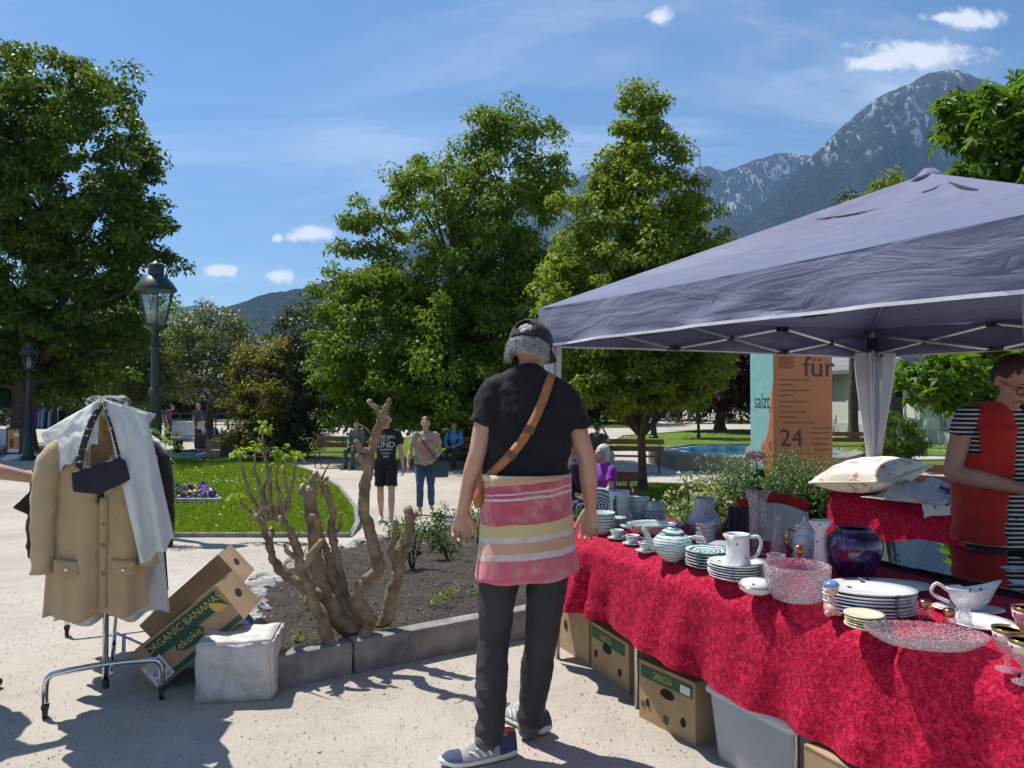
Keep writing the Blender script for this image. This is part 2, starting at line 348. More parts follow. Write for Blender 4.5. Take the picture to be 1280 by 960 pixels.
def blades(P_, n, hgt, parent):
    x0, x1 = min(p[0] for p in P_), max(p[0] for p in P_); y0, y1 = min(p[1] for p in P_), max(p[1] for p in P_)
    x = rng.uniform(x0, x1, n*3); y = y0+(y1-y0)*rng.random(n*3)**1.5; k = inpoly(P_, x, y); x, y = x[k][:n], y[k][:n]; n = len(x)
    z = np.array([g(0, q) for q in y])+.02; a = rng.uniform(0, 2*PI, n); h = hgt*rng.uniform(.5, 1.4, n); w = .006+.003*rng.random(n)
    w = w*(.6+y/14); b = rng.normal(0, .45, (n, 2))*h[:, None]
    V = np.empty((n, 3, 3)); V[:, 0] = np.c_[x-w*np.cos(a), y-w*np.sin(a), z]; V[:, 1] = np.c_[x+w*np.cos(a), y+w*np.sin(a), z]; V[:, 2] = np.c_[x+b[:, 0], y+b[:, 1], z+h]
    o = raw('grass_blades', V.reshape(-1, 3), np.arange(3*n).reshape(-1, 3), blade_m, parent); o['kind'] = 'stuff'
for i, (P_, lab, nb) in enumerate(((LAWN1, 'sunny lawn with daisies behind the clothes rail', 70000), (LAWN2, 'shaded lawn under the slender tree by the fountain', 30000),
      (LAWN3, 'open lawn behind the fountain', 0), (LAWN4, 'far lawn beyond the tree row', 0), (LAWN5, 'grass strip in front of the green market tent', 0), (LAWN6, 'shaded lawn under the broad linden', 0), (LAWN7, 'lawn with round bush beside the pale building', 0))):
    o = patch('lawn', P_, .022, lawnm, lab, step=1.0)
    if nb: blades(P_, nb, .05, o)
    k = MB()
    for j in range(len(P_)):                                    # low edging stones
        a, b = Vector((*P_[j], 0)), Vector((*P_[(j+1) % len(P_)], 0)); L_ = (b-a).length; m_ = max(1, int(L_/1.0))
        for q in range(m_):
            c = a.lerp(b, (q+.5)/m_); k.box((c.x, c.y, g(0, c.y)+.01), (L_/m_-.012, .07, .10), math.atan2(b.y-a.y, b.x-a.x))
    e = k.build('edging', stone_grey, o); e['kind'] = 'stuff'
    if i in (0, 2):                                             # daisies and dandelions
        for nm, cc, cnt, sz in (('daisies', (.8, .8, .78), 420, .009), ('dandelions', (.75, .55, .03), 70, .012)):
            x = rng.uniform(-15, 20, cnt*30); y = rng.uniform(10, 40, cnt*30); s = np.array([noise.noise((q*.7, w*.7, 3.0)) for q, w in zip(x, y)])
            kk = inpoly(P_, x, y) & (s > (.34 if nm == 'daisies' else -.2)); x, y = x[kk][:cnt], y[kk][:cnt]; n_ = len(x)
            z = np.array([g(0, q) for q in y])+.075; a = rng.uniform(0, PI, n_); s = sz*rng.uniform(.7, 1.4, n_)*(.6+y/20)
            V = np.stack([np.c_[x+s*np.cos(a+t), y+s*np.sin(a+t), z+.35*s*np.sin(t+a)] for t in (0, PI/2, PI, 1.5*PI)], 1)
            raw(nm, V.reshape(-1, 3), np.arange(4*n_).reshape(-1, 4), M_(nm, cc, .8, .05, bump=0), o)['kind'] = 'stuff'
# ---- far path strips lie between the lawns; the planted bed
def soil_mat():
    m, n, b, out = mat_new('soil'); v = OBJ(n); a = NOISE(n, v, 3, 6, .65); f = NOISE(n, v, 55, 4, .7)
    c = RAMP(n, a, [(.3, (.028, .021, .016)), (.7, (.075, .058, .045))]); c = MIX(n, SSTEP(n, f, .50, .76), c, (.14, .115, .09))
    L(n, c, b.inputs['Base Color']); b.inputs['Roughness'].default_value = .98; BUMP(n, b, MA(n, 'ADD', f, MA(n, 'MULTIPLY', a, 2.0)), .9, .03); return m
soil = soil_mat()
BED = [(-1.24, 4.12), (.06, 4.98), (.75, 5.45), (2.2, 6.4), (3.9, 7.6), (3.7, 8.8), (1.6, 9.6), (.7, 11.3), (-.35, 12.4), (-1.2, 10.6), (-1.75, 8.8), (-2.0, 6.6), (-1.72, 5.1), (-1.5, 4.35)]
bed = patch('flower_bed', BED, .055, soil, 'dark soil of the planted bed', step=.12, bumpy=.05)
x = rng.uniform(-2.2, 4, 60000); y = rng.uniform(4, 12.5, 60000); k = inpoly(BED, x, y); x, y = x[k][:15000], y[k][:15000]; n_ = len(x)   # clods and bark chips
z = np.array([g(0, q) for q in y])+.07+np.array([.05*noise.fractal((a*3.1, b*3.1, 0), 1, 2, 4)*.5 for a, b in zip(x, y)])
s = rng.uniform(.004, .016, (n_, 1)); A = rng.normal(size=(n_, 4, 3)); A /= np.linalg.norm(A, axis=2, keepdims=True)
V = np.c_[x, y, z+.004][:, None, :]+A*s[:, None, :]*np.array([1, 1, .6])
Fi = np.array([(0, 1, 2), (0, 2, 3), (0, 3, 1), (1, 3, 2)]); Fa = (np.arange(n_)[:, None, None]*4+Fi).reshape(-1, 3)
mm, nn, bb, oo = mat_new('chips'); gi = N(nn, 'ShaderNodeNewGeometry').outputs['Random Per Island']; L(nn, RAMP(nn, gi, [(0, (.03, .022, .017)), (.6, (.12, .09, .065)), (.9, (.3, .25, .2)), (1, (.5, .46, .4))]), bb.inputs['Base Color']); bb.inputs['Roughness'].default_value = .95
raw('soil_crumbs', V.reshape(-1, 3), Fa, mm, bed)['kind'] = 'stuff'
# pebbles strewn on the gravel
n_ = 16000; x = rng.uniform(-4, 2.2, n_); y = 2.2+7*rng.random(n_)**1.4; kk = ~inpoly(BED, x, y); x, y = x[kk], y[kk]; n_ = len(x)
s = rng.uniform(.002, .0075, (n_, 1))*(1+.8*(rng.random((n_, 1)) > .97)); A = rng.normal(size=(n_, 4, 3)); A /= np.linalg.norm(A, axis=2, keepdims=True)
V = np.c_[x, y, np.array([g(0, q) for q in y])+.006][:, None, :]+A*s[:, None, :]*np.array([1, 1, .55])
mm2, nn, bb, oo = mat_new('pebble'); gi = N(nn, 'ShaderNodeNewGeometry').outputs['Random Per Island']; L(nn, RAMP(nn, gi, [(0, (.13, .11, .09)), (.4, (.36, .32, .27)), (1, (.58, .55, .5))]), bb.inputs['Base Color']); bb.inputs['Roughness'].default_value = .9
tag(raw('pebbles', V.reshape(-1, 3), (np.arange(n_)[:, None, None]*4+Fi).reshape(-1, 3), mm2), 'loose pebbles strewn over the gravel', 'pebbles', kind='stuff')
# ---- kerb of the bed: dressed kerb blocks in front, rough stones at the side
kerb = thing('bed_kerb', 'grey dressed stone kerb along the front of the planted bed', 'kerb')
a, b = Vector((-1.26, 4.02, 0)), Vector((.95, 5.5, 0)); d = (b-a).normalized(); ang = math.atan2(d.y, d.x); q = 0.0; i = 0
for ln in (.44, .86, .52, .80):
    c = a+d*(q+ln/2); m_ = MB(); m_.box((0, 0, 0), (ln-.012, .115, .23)); o = m_.build('kerb_block', stone_grey, kerb, bevel=.012, loc=(c.x, c.y, .06+.004*(i % 2)), rot=(0, 0, ang+.01*math.sin(i*3))); q += ln; i += 1
def rock(c, r, seed, fl=.6, name='edge_stone', mat=None, parent=None):
    bm = bmesh.new(); bmesh.ops.create_icosphere(bm, subdivisions=3, radius=1)
    for w in bm.verts:
        d = w.co.normalized(); k = 1+.42*noise.fractal(d*1.4+Vector((seed*3.7, 0, 0)), .8, 2.2, 5); k += .10*(noise.cell(d*2.1+Vector((seed, 0, 0)))-.5); w.co = Vector((d.x*r*k*1.25, d.y*r*k, max(-.5, d.z*k)*r*fl))
    bmesh.ops.rotate(bm, verts=bm.verts, matrix=Matrix.Rotation(seed*1.7, 3, 'Z')); me = bpy.data.meshes.new(name); bm.to_mesh(me); bm.free()
    return link(name, me, mat or stone_grey, parent, loc=c)
side = thing('bed_edge_stones', 'row of rough pale stones edging the side of the planted bed', 'stones')
pale = M_('pale_stone', (.26, .245, .22), .95, col2=(.52, .50, .46), scale=6, bump=.7, bscale=30, bdist=.015)
EP = spline([(-1.55, 4.45, 0), (-1.74, 5.1, 0), (-2.02, 6.6, 0), (-1.78, 8.8, 0), (-1.22, 10.6, 0), (-.38, 12.45, 0), (.66, 11.4, 0)], 11); q = 0
for i in range(len(EP)-1):
    c = EP[i].lerp(EP[i+1], .3+.3*random.Random(i).random()); r = .075+.065*random.Random(i+50).random()
    rock((c.x, c.y, g(0, c.y)+.04), r, i*1.3, .62, mat=pale if i % 3 else stone_grey, parent=side)
# ================================================================ mountains
def mountain_mat(name, forest, rockh, snowh, snow=1.0, patchy=.56):
    m, n, b, out = mat_new(name); v = OBJ(n); sp = N(n, 'ShaderNodeSeparateXYZ'); L(n, v, sp.inputs[0]); z = sp.outputs[2]
    a = NOISE(n, v, .012, 7, .65); f = NOISE(n, v, .06, 5, .7)
    cf = RAMP(n, MA(n, 'ADD', MA(n, 'MULTIPLY', a, .5), MA(n, 'MULTIPLY', f, .5)), [(.38, tuple(c*.3 for c in forest)), (.52, forest), (.63, tuple(c*2.6 for c in forest))])
    cr = RAMP(n, f, [(.3, (.045, .048, .05)), (.7, (.15, .15, .148))])
    rk = SSTEP(n, MA(n, 'ADD', z, MA(n, 'MULTIPLY', MA(n, 'SUBTRACT', a, .5), 900)), rockh-120, rockh+260)
    c = MIX(n, rk, cf, cr)
    mp = N(n, 'ShaderNodeMapping'); mp.inputs['Scale'].default_value = (1, .35, .42); mp.inputs['Rotation'].default_value = (0, .35, 0); L(n, v, mp.inputs[0])
    s1 = NOISE(n, mp.outputs[0], .017, 7, .72, 1.2)
    sn = MA(n, 'MULTIPLY', SSTEP(n, s1, patchy, patchy+.035), SSTEP(n, z, snowh, snowh+160)); c = MIX(n, MA(n, 'MULTIPLY', sn, snow), c, (.82, .83, .85))
    L(n, c, b.inputs['Base Color']); b.inputs['Roughness'].default_value = .95; b.inputs['Specular IOR Level'].default_value = .1
    BUMP(n, b, MA(n, 'ADD', MA(n, 'MULTIPLY', a, 3), f), 1.0, 80); return m
def ridge(name, label, pts, Yr, Y0, Yb, mat, dx, amp, seed, ny=60):
    X = [(p[0]-640)/F*Yr for p in pts]; H = [CH+(HOR-p[1])/F*Yr for p in pts]
    nxx = int((X[-1]-X[0])/dx); xs_ = np.linspace(X[0], X[-1], nxx+1); hs = np.interp(xs_, X, H)
    k = np.hanning(9); k /= k.sum(); hs = np.convolve(np.pad(hs, 4, 'edge'), k, 'valid')
    tt = [i/ny for i in range(ny+1)]; vs = []
    for t in tt:
        y = Y0+(Yr-Y0)*t/.72 if t < .72 else Yr+(Yb-Yr)*(t-.72)/.28
        p = (t/.72)**1.75 if t < .72 else 1-.75*(t-.72)/.28
        env = 1-math.exp(-((t-.72)/.09)**2)
        for x_, h in zip(xs_, hs):
            w = Vector((x_/620.0+seed, y/900.0, seed*.3))
            r = min(0.0, noise.ridged_multi_fractal(w, 1.0, 2.1, 5, 1.0, 2.0)-1.55); fn = noise.fractal(Vector((x_/70.0, y/70.0, seed)), .9, 2.2, 4)
            env2 = 1-math.exp(-((t-.72)/.05)**2); gl_ = max(0.0, noise.noise(Vector((x_/150.0+seed, y/700.0, 2)))+.1)+.5*max(0.0, noise.noise(Vector((x_/60.0, y/350.0, seed))))
            vs.append((x_, y, h*p*(1+amp*r*env*.55-.13*gl_*env2)+fn*7*min(1, p*3)+(noise.noise((x_/11.0, y/11.0, 1))*5*p)-3*(1-p)))
    n1 = nxx+1; m_ = MB(); m_.add(vs, [(j*n1+i, j*n1+i+1, (j+1)*n1+i+1, (j+1)*n1+i) for j in range(ny) for i in range(nxx)])
    return tag(m_.build(name, mat, smooth=True), label, kind='structure')
ridge('mountain', 'high wooded mountain with rocky top and snow patches', [(760, 480), (800, 420), (850, 350), (900, 300), (950, 256), (1000, 208), (1030, 178), (1060, 150), (1085, 128), (1108, 112), (1140, 99), (1160, 88), (1175, 83), (1192, 81), (1212, 84), (1232, 93), (1255, 99), (1290, 112), (1400, 165), (1550, 240), (1800, 330), (2000, 430)],
      3800, 1500, 5000, mountain_mat('mountain_forest', (.028, .047, .026), 1250, 1060, .9, .545), 14, .8, 3.3, 90)
ridge('mountain_ridge', 'far bluish ridge with a snow gully', [(-900, 430), (-300, 425), (100, 404), (215, 386), (245, 380), (290, 386), (340, 380), (440, 340), (560, 280), (640, 245), (700, 224), (735, 214), (800, 222), (870, 206), (884, 202), (903, 213), (925, 204), (950, 195), (976, 187), (1010, 191), (1060, 205), (1300, 240), (1600, 300), (2000, 420)],
      5200, 3000, 6200, mountain_mat('ridge_forest', (.03, .045, .032), 1500, 1060, .9, .54), 24, .6, 8.1, 60)
ridge('wooded_hill', 'dark wooded hill beyond the park', [(60, 470), (150, 440), (215, 412), (285, 384), (318, 370), (350, 363), (385, 359), (430, 345), (480, 335), (560, 345), (700, 400), (860, 470)],
      2600, 1200, 3300, mountain_mat('hill_forest', (.022, .040, .020), 5000, 5000, 0), 16, .4, 5.7, 50)
# the air of the valley
hz = MB(); hz.box((0, 3150, 1060), (9400, 6800, 2130)); ho = hz.build('haze', None); tag(ho, 'thin bluish summer haze filling the valley', 'haze', kind='stuff')
hm = bpy.data.materials.new('haze_air'); hm.use_nodes = True; hn = hm.node_tree; hn.nodes.clear()
pv = N(hn, 'ShaderNodeVolumePrincipled'); pv.inputs['Color'].default_value = (.34, .60, 1, 1); pv.inputs['Density'].default_value = 7.5e-5; pv.inputs['Anisotropy'].default_value = .2
oo = N(hn, 'ShaderNodeOutputMaterial'); L(hn, pv.outputs[0], oo.inputs['Volume']); ho.data.materials.append(hm)
# ================================================================ trees
def leaves(name, C, n_per, rc, size, mat, parent, flat=.55, palm=1, seed=0, up=.6, aspect=.55, ctr=None):
    r = np.random.default_rng(seed); n = len(C)*n_per
    c = np.repeat(np.asarray(C, float), n_per, 0); rr = np.repeat(rc if np.ndim(rc) else np.full(len(C), rc), n_per)[:, None]
    d = r.normal(size=(n, 3)); d /= np.linalg.norm(d, axis=1, keepdims=True); q = r.random((n, 1))**.45
    p = c+d*q*rr*np.array([1, 1, flat])
    p[:, 2] -= .18*rr[:, 0]*(np.hypot(d[:, 0], d[:, 1])*q[:, 0])**2
    nr = d*np.array([.7, .7, .5])+r.normal(size=(n, 3))*.55+np.array([0, 0, up]); nr /= np.linalg.norm(nr, axis=1, keepdims=True)
    a = d+r.normal(size=(n, 3))*.8+np.array([0, 0, -.45]); a -= nr*(a*nr).sum(1, keepdims=True); a /= np.linalg.norm(a, axis=1, keepdims=True)+1e-9
    b = np.cross(nr, a); s = (size*r.uniform(.6, 1.35, n))[:, None]
    Vs = []
    for k in range(palm):
        th = 0 if palm == 1 else (k/(palm-1)-.5)*3.4
        aa = a*math.cos(th)+b*math.sin(th); bb = np.cross(nr, aa); L_ = s*(1 if palm == 1 else (1.0-.25*abs(th)/1.7)); W = L_*(aspect if palm == 1 else .36)
        dr = nr*L_*(-.18)
        Vs.append(np.stack([p, p+aa*L_*.55+bb*W*.5+nr*L_*.06, p+aa*L_+dr, p+aa*L_*.55-bb*W*.5+nr*L_*.06], 1))
    V = np.concatenate(Vs, 0).reshape(-1, 3)
    o = raw(name, V, np.arange(len(V)).reshape(-1, 4), mat, parent); o['kind'] = 'stuff'; return o
def clusters(lobes, n, seed, shell=.5):
    r = np.random.default_rng(seed); vol = np.array([l[3]*l[4]*l[5] for l in lobes])**.75; out = []
    idx = r.choice(len(lobes), n, p=vol/vol.sum())
    for i in idx:
        l = lobes[i]; d = r.normal(size=3); d /= np.linalg.norm(d); q = r.random()**(1/3) if r.random() > shell else .82+.2*r.random()
        k = 1+.34*noise.noise(Vector(d*2.2)+Vector((seed, i, 0)))+.22*noise.noise(Vector(d*5.5)+Vector((seed, i, 3)))
        out.append([l[0]+d[0]*l[3]*q*k, l[1]+d[1]*l[4]*q*k, l[2]+d[2]*l[5]*q*k])
    return np.array(out)
def tree(name, label, base, lobes, n_cl, n_per, rc, size, mat, trunk_r, group=None, seed=0, flat=.55, palm=1, limbs=16, top=None, blossom=None, cat='tree', aspect=.55, barkm=None, up=.6):
    base = Vector(base); t = thing(name, label, cat, base, 0, group)
    C = clusters(lobes, n_cl, seed); loc = C-np.array(base); r = random.Random(seed)
    leaves('crown', loc, n_per, rc*np.random.default_rng(seed+5).uniform(.65, 1.3, len(C)), size, mat, t, flat, palm, seed, up, aspect)
    ztop = (top or (.72*max(l[2] for l in lobes)+.28*float(np.mean([l[2] for l in lobes]))))-base.z; m_ = MB(); cx = np.mean([l[0] for l in lobes])-base.x; cyy = np.mean([l[1] for l in lobes])-base.y
    path = [Vector((cx*f*f+r.uniform(-.06, .06)*f*3, cyy*f*f+r.uniform(-.06, .06)*f*3, ztop*f)) for f in (0, .08, .2, .35, .5, .65, .8, 1)]
    sp = spline(path, 4); rad = lerpl([trunk_r*1.5, trunk_r*1.05, trunk_r, trunk_r*.85, trunk_r*.7, trunk_r*.5, trunk_r*.3, trunk_r*.1], len(sp))
    m_.tube([p-Vector((0, 0, .1)) if i == 0 else p for i, p in enumerate(sp)], rad, 9); m_.build('trunk', barkm or bark, t, smooth=True)
    order = sorted(range(len(C)), key=lambda i: r.random())[:limbs]
    for i in order:
        e = Vector(loc[i]); f = max(.30, min(.9, (e.z/ztop)-.18-.1*r.random())); j = min(len(sp)-1, int(f*(len(sp)-1))); s = sp[j]
        mid = s.lerp(e, .5)+Vector((r.uniform(-.2, .2), r.uniform(-.2, .2), .12*(e-s).length)); q = spline([s, mid, e], 5)
        lb = MB(); lb.tube(q, lerpl([rad[j]*.55, rad[j]*.32, .012], len(q)), 6); lb.build('limb', barkm or bark, t, smooth=True)
    if blossom: leaves('blossom', loc[::2]+np.array([0, 0, .05]), blossom[0], rc*1.15, blossom[1], M_('blossom_white', (.72, .70, .62), .8, .1, bump=0), t, flat, 1, seed+9, .8, .9)
    return t
def lob(px, py, Y, rx, ry, dy=None): return (*P(px, py, Y), rx/F*Y, dy or rx/F*Y, ry/F*Y)
lf_lime = leafmat('leaf_lime', (.065, .135, .014), (.15, .24, .03), .5, (1.7, 1.5, .5))
lf_horn = leafmat('leaf_hornbeam', (.09, .155, .018), (.21, .285, .04), .5, (1.6, 1.5, .5))
lf_chest = leafmat('leaf_chestnut', (.042, .095, .011), (.11, .175, .02), .42, (1.6, 1.5, .5))
lf_bright = leafmat('leaf_bright', (.06, .15, .012), (.13, .24, .02), .5)
lf_haw = leafmat('leaf_hawthorn', (.06, .10, .03), (.14, .18, .06), .35)
lf_yew = leafmat('leaf_yew', (.012, .028, .008), (.03, .05, .01), .15); lf_yew2 = leafmat('leaf_yew_gold', (.17, .17, .02), (.34, .30, .035), .4)
lf_dark = leafmat('leaf_dark', (.025, .055, .014), (.06, .10, .025), .35); lf_copper = leafmat('leaf_copper', (.03, .012, .014), (.06, .022, .02), .2, (1.4, .6, .6))
lf_box = leafmat('leaf_box', (.04, .095, .012), (.10, .18, .025), .35)
def gb(px, Y): return ((px-640)/F*Y, Y, g(0, Y))
tree('chestnut_tree', 'huge old chestnut tree towering over the green market tent and distant lamp', gb(28, 28), [lob(70, 200, 28, 118, 125), lob(140, 300, 27.5, 75, 70), lob(-60, 230, 28, 140, 150), lob(60, 360, 28, 105, 80), lob(-40, 420, 29, 150, 70), lob(120, 130, 28, 50, 52), lob(30, 120, 28, 70, 60), lob(165, 200, 28, 30, 40), lob(150, 400, 28.5, 45, 60), lob(185, 285, 27.5, 32, 30), lob(60, 440, 29, 90, 45), lob(-20, 470, 29.5, 90, 30), lob(110, 465, 29.5, 50, 30)], 900, 115, .54, .205, lf_chest, .38, seed=11, limbs=34, aspect=.5)
tree('linden_tree', 'broad dense linden tree standing behind the strolling couple', gb(585, 24), [lob(630, 260, 24, 78, 120), lob(560, 310, 24, 85, 110), lob(455, 330, 24, 38, 72), lob(600, 420, 24, 115, 85), lob(490, 420, 23.5, 85, 80), lob(660, 400, 23.5, 60, 100), lob(635, 160, 24, 36, 34), lob(520, 225, 24, 32, 36), lob(430, 375, 23.5, 36, 40), lob(585, 480, 23.6, 130, 55), lob(450, 480, 23, 60, 50), lob(445, 270, 24, 22, 24), lob(680, 230, 24, 26, 40), lob(560, 520, 23.4, 110, 30), lob(660, 500, 23.4, 50, 40), lob(460, 525, 23.2, 50, 24)], 1350, 110, .43, .135, lf_lime, .26, seed=21, limbs=26)
tree('hornbeam_tree', 'slender tall tree on the shaded lawn beside the fountain', gb(803, 16), [lob(805, 135, 16, 28, 34), lob(800, 200, 16, 55, 50), lob(795, 280, 16, 88, 65), lob(790, 360, 16, 112, 65), lob(870, 300, 16, 42, 60), lob(720, 330, 16, 34, 52), lob(800, 440, 16, 112, 60), lob(715, 410, 15.7, 50, 50), lob(885, 400, 16, 38, 70), lob(770, 475, 15.5, 80, 35), lob(845, 468, 15.6, 55, 36), lob(760, 235, 16, 26, 30)], 1000, 100, .25, .098, lf_horn, .085, seed=31, limbs=40, top=5.2)
tree('chestnut_tree', 'bright leafed chestnut tree rising behind the blue gazebo roof', gb(1310, 13), [lob(1265, 165, 13, 72, 62), lob(1300, 240, 13, 118, 90), lob(1240, 210, 13, 48, 45), lob(1330, 400, 13, 130, 90), lob(1205, 465, 12.6, 60, 26), lob(1160, 470, 12.4, 28, 20), lob(1215, 495, 12.4, 26, 20), lob(1330, 160, 13, 90, 70)], 330, 34, .34, .21, lf_bright, .2, seed=41, palm=5, limbs=16, blossom=(5, .05))
tree('hawthorn_tree', 'round tree covered in pale blossom behind the market tables', gb(262, 41), [lob(262, 430, 41, 60, 46), lob(235, 445, 41, 42, 40), lob(295, 440, 41, 34, 44), lob(260, 475, 40.5, 62, 25)], 300, 80, .55, .15, lf_haw, .22, seed=51, limbs=16, blossom=(26, .13))
tree('apple_tree', 'light green leafy tree behind the old street lamp', gb(160, 36), [lob(165, 440, 36, 48, 52), lob(120, 420, 36, 40, 60), lob(185, 470, 36, 35, 32)], 240, 80, .5, .16, lf_haw, .15, seed=52, limbs=18)
def yew():
    base = gb(352, 24.5); t = thing('yew_shrub', 'dark yew shrub with golden shoot tips beside the lawn', 'shrub', base)
    lobes = [lob(352, 500, 24.5, 56, 62), lob(372, 445, 24.5, 28, 32), lob(325, 480, 24.3, 30, 45), lob(350, 545, 24.3, 58, 30), lob(395, 500, 24.5, 28, 55), lob(365, 428, 24.5, 13, 16)]
    C = clusters(lobes, 520, 61, .6)-np.array(base)
    leaves('crown', C, 85, .26, .085, lf_yew, t, .8, 1, 62, .2, .35)
    sel = C[(C[:, 2] > .3) & (np.random.default_rng(1).random(len(C)) < .55) & (C[:, 0]+.4*C[:, 1] < .3)]
    leaves('golden_tips', sel+np.array([-.10, -.16, .14]), 46, .24, .10, lf_yew2, t, .9, 1, 63, .6, .35)
    m_ = MB()
    for i in range(6): m_.tube([(0, 0, -.05), (.3*math.cos(i), .3*math.sin(i), 1.2), (.7*math.cos(i), .7*math.sin(i), 2.6)], [.09, .06, .02], 6)
    m_.build('trunk', bark, t)
yew()
# trees on the far side of the park, each with its own crown
FAR = [('dark evergreen tree far behind the strolling couple', 430, 58, 60, 75, lf_dark), ('dark tree in the gap beside the broad linden', 380, 62, 45, 60, lf_dark), ('tall far tree behind the big chestnut', 60, 60, 90, 120, lf_dark), ('far leafy tree left of the pale blossom tree', 190, 62, 60, 70, lf_lime), ('far tree behind the small glass pavilion', 120, 66, 60, 80, lf_dark),
       ('far tree behind the slender lawn tree', 730, 56, 70, 85, lf_dark), ('copper leaved tree behind the fountain', 900, 44, 62, 52, lf_copper), ('far green tree behind the copper leaved one', 960, 60, 80, 95, lf_dark), ('far park tree behind the orange banner', 985, 58, 45, 80, lf_lime), ('far park tree behind the man in the cap', 640, 60, 80, 95, lf_dark), ('far tree hidden behind the gazebo roof', 1000, 72, 60, 90, lf_dark)]
for i, (lab, px, Y, rx, ry, mt) in enumerate(FAR):
    cyp = 470-ry*.55
    tree('park_tree', lab, gb(px, Y), [lob(px, cyp, Y, rx, ry), lob(px-rx*.6, cyp+ry*.5, Y, rx*.6, ry*.5), lob(px+rx*.6, cyp+ry*.45, Y-.5, rx*.6, ry*.55), lob(px, 478, Y-1, rx*1.1, 30)], 200, 60, .95, .34, mt, .3, 'trees on the far side of the park', 100+i, limbs=6)
tree('ash_tree', 'yellow green treetop showing above the gazebo slope', gb(1112, 30), [lob(1112, 240, 30, 20, 26), lob(1100, 275, 30, 34, 40)], 70, 70, .45, .16, lf_horn, .2, seed=71, limbs=10)
tree('spruce_tree', 'dark treetop peeking over the gazebo slope', gb(1066, 34), [lob(1066, 262, 34, 26, 18), lob(1066, 320, 34, 40, 50)], 80, 60, .5, .15, lf_dark, .2, seed=72, limbs=8)
tree('sapling', 'young sapling on the lawn behind the fountain', gb(873, 36), [lob(872, 465, 36, 34, 34), lob(860, 490, 36, 28, 22)], 90, 60, .4, .15, lf_horn, .07, seed=73, limbs=8)
def ballbush(px, py, Y, r, label, seed, sc=(1, 1, 1)):
    b = gb(px, Y); t = thing('round_bush', label, 'bush', b); C = clusters([(0, 0, r*sc[2]*.95, r*.9*sc[0], r*.9*sc[1], r*.9*sc[2])], 190, seed, .8)
    leaves('crown', C, 75, .13, .06, lf_box, t, .9, 1, seed, .2); m_ = MB(); m_.lathe([(.06, -.1), (.05, r), (.02, r*1.5)], 7); m_.build('trunk', bark, t)
ballbush(1118, 560, 21, .80, 'clipped round box bush beside the pale building', 81, (1.0, 1, 1.05))

def hedge(label, px0, px1, Y, h, seed, mat):
    a, b = (px0-640)/F*Y, (px1-640)/F*Y; t = thing('hedge', label, 'hedge', ((a+b)/2, Y, g(0, Y))); r = np.random.default_rng(seed); n_ = int((b-a)*14)
    C = np.c_[r.uniform(a, b, n_)-(a+b)/2, r.uniform(-1, 1, n_), h*r.random(n_)**.8*(.8+.3*np.sin(np.linspace(0, 9, n_)))]
    leaves('foliage', C, 46, .55, .20, mat, t, .8, 1, seed, .4); m_ = MB(); [m_.tube([(x_, 0, -.1), (x_, 0, h*.7)], .06, 5) for x_ in np.arange(-(b-a)/2+.5, (b-a)/2, 1.5)]; m_.build('stems', bark, t)['kind'] = 'stuff'
hedge('dark tall hedge behind the big chestnut trunk', -60, 178, 52, 2.6, 201, lf_dark); hedge('dark tall hedge behind the golden yew', 322, 520, 50, 3.0, 202, lf_dark); hedge('dark tall hedge behind the broad linden', 520, 700, 55, 3.2, 203, lf_dark); hedge('dark hedge closing the lawn behind the fountain', 840, 1010, 56, 2.6, 204, lf_dark); hedge('dark hedge behind the bench by the slender tree', 690, 790, 58, 2.4, 205, lf_lime)
# ================================================================ gazebo
AL = math.radians(28); E1 = Vector((math.cos(AL), math.sin(AL), 0)); E2 = Vector((math.sin(AL), -math.cos(AL), 0))
GA = Vector((.25, 4.8, 0)); GC = GA + 1.5*E1 + 1.5*E2
def tent_mat():
    m, n, b, out = mat_new('tent_fabric'); v = OBJ(n); f = NOISE(n, v, 3, 5, .6)
    L(n, RAMP(n, f, [(.3, (.14, .152, .25)), (.7, (.17, .182, .29))]), b.inputs['Base Color']); b.inputs['Roughness'].default_value = .58; b.inputs['Specular IOR Level'].default_value = .4; b.inputs['Sheen Weight'].default_value = .45; b.inputs['Sheen Roughness'].default_value = .5; b.inputs['Sheen Tint'].default_value = (.8, .82, 1, 1)
    mp = N(n, 'ShaderNodeMapping'); mp.inputs['Scale'].default_value = (.8, .8, 4.5); mp.inputs['Rotation'].default_value = (.25, .2, 0); L(n, v, mp.inputs[0])
    h = MA(n, 'ADD', NOISE(n, mp.outputs[0], 2.6, 5, .55, .8), MA(n, 'MULTIPLY', NOISE(n, v, 320, 1), .04)); BUMP(n, b, h, .38, .06)
    t = N(n, 'ShaderNodeBsdfTranslucent'); t.inputs[0].default_value = (.015, .02, .06, 1); mx = N(n, 'ShaderNodeMixShader'); mx.inputs[0].default_value = .2
    L(n, b.outputs[0], mx.inputs[1]); L(n, t.outputs[0], mx.inputs[2]); L(n, mx.outputs[0], out.inputs[0]); return m
tentm = tent_mat(); hemm = cloth('white_hem', (.72, .73, .76))
gz = thing('gazebo', 'navy blue pop-up gazebo with white hem over the crockery stall', 'gazebo', GC, AL)
EZ, PZ, VZ = 2.07, 2.74, 1.835
cn = [Vector((-1.56, 1.56, EZ)), Vector((1.54, 1.54, EZ)), Vector((1.54, -1.54, EZ)), Vector((-1.54, -1.54, EZ))]; pk = Vector((0, 0, PZ))
cb_ = MB()
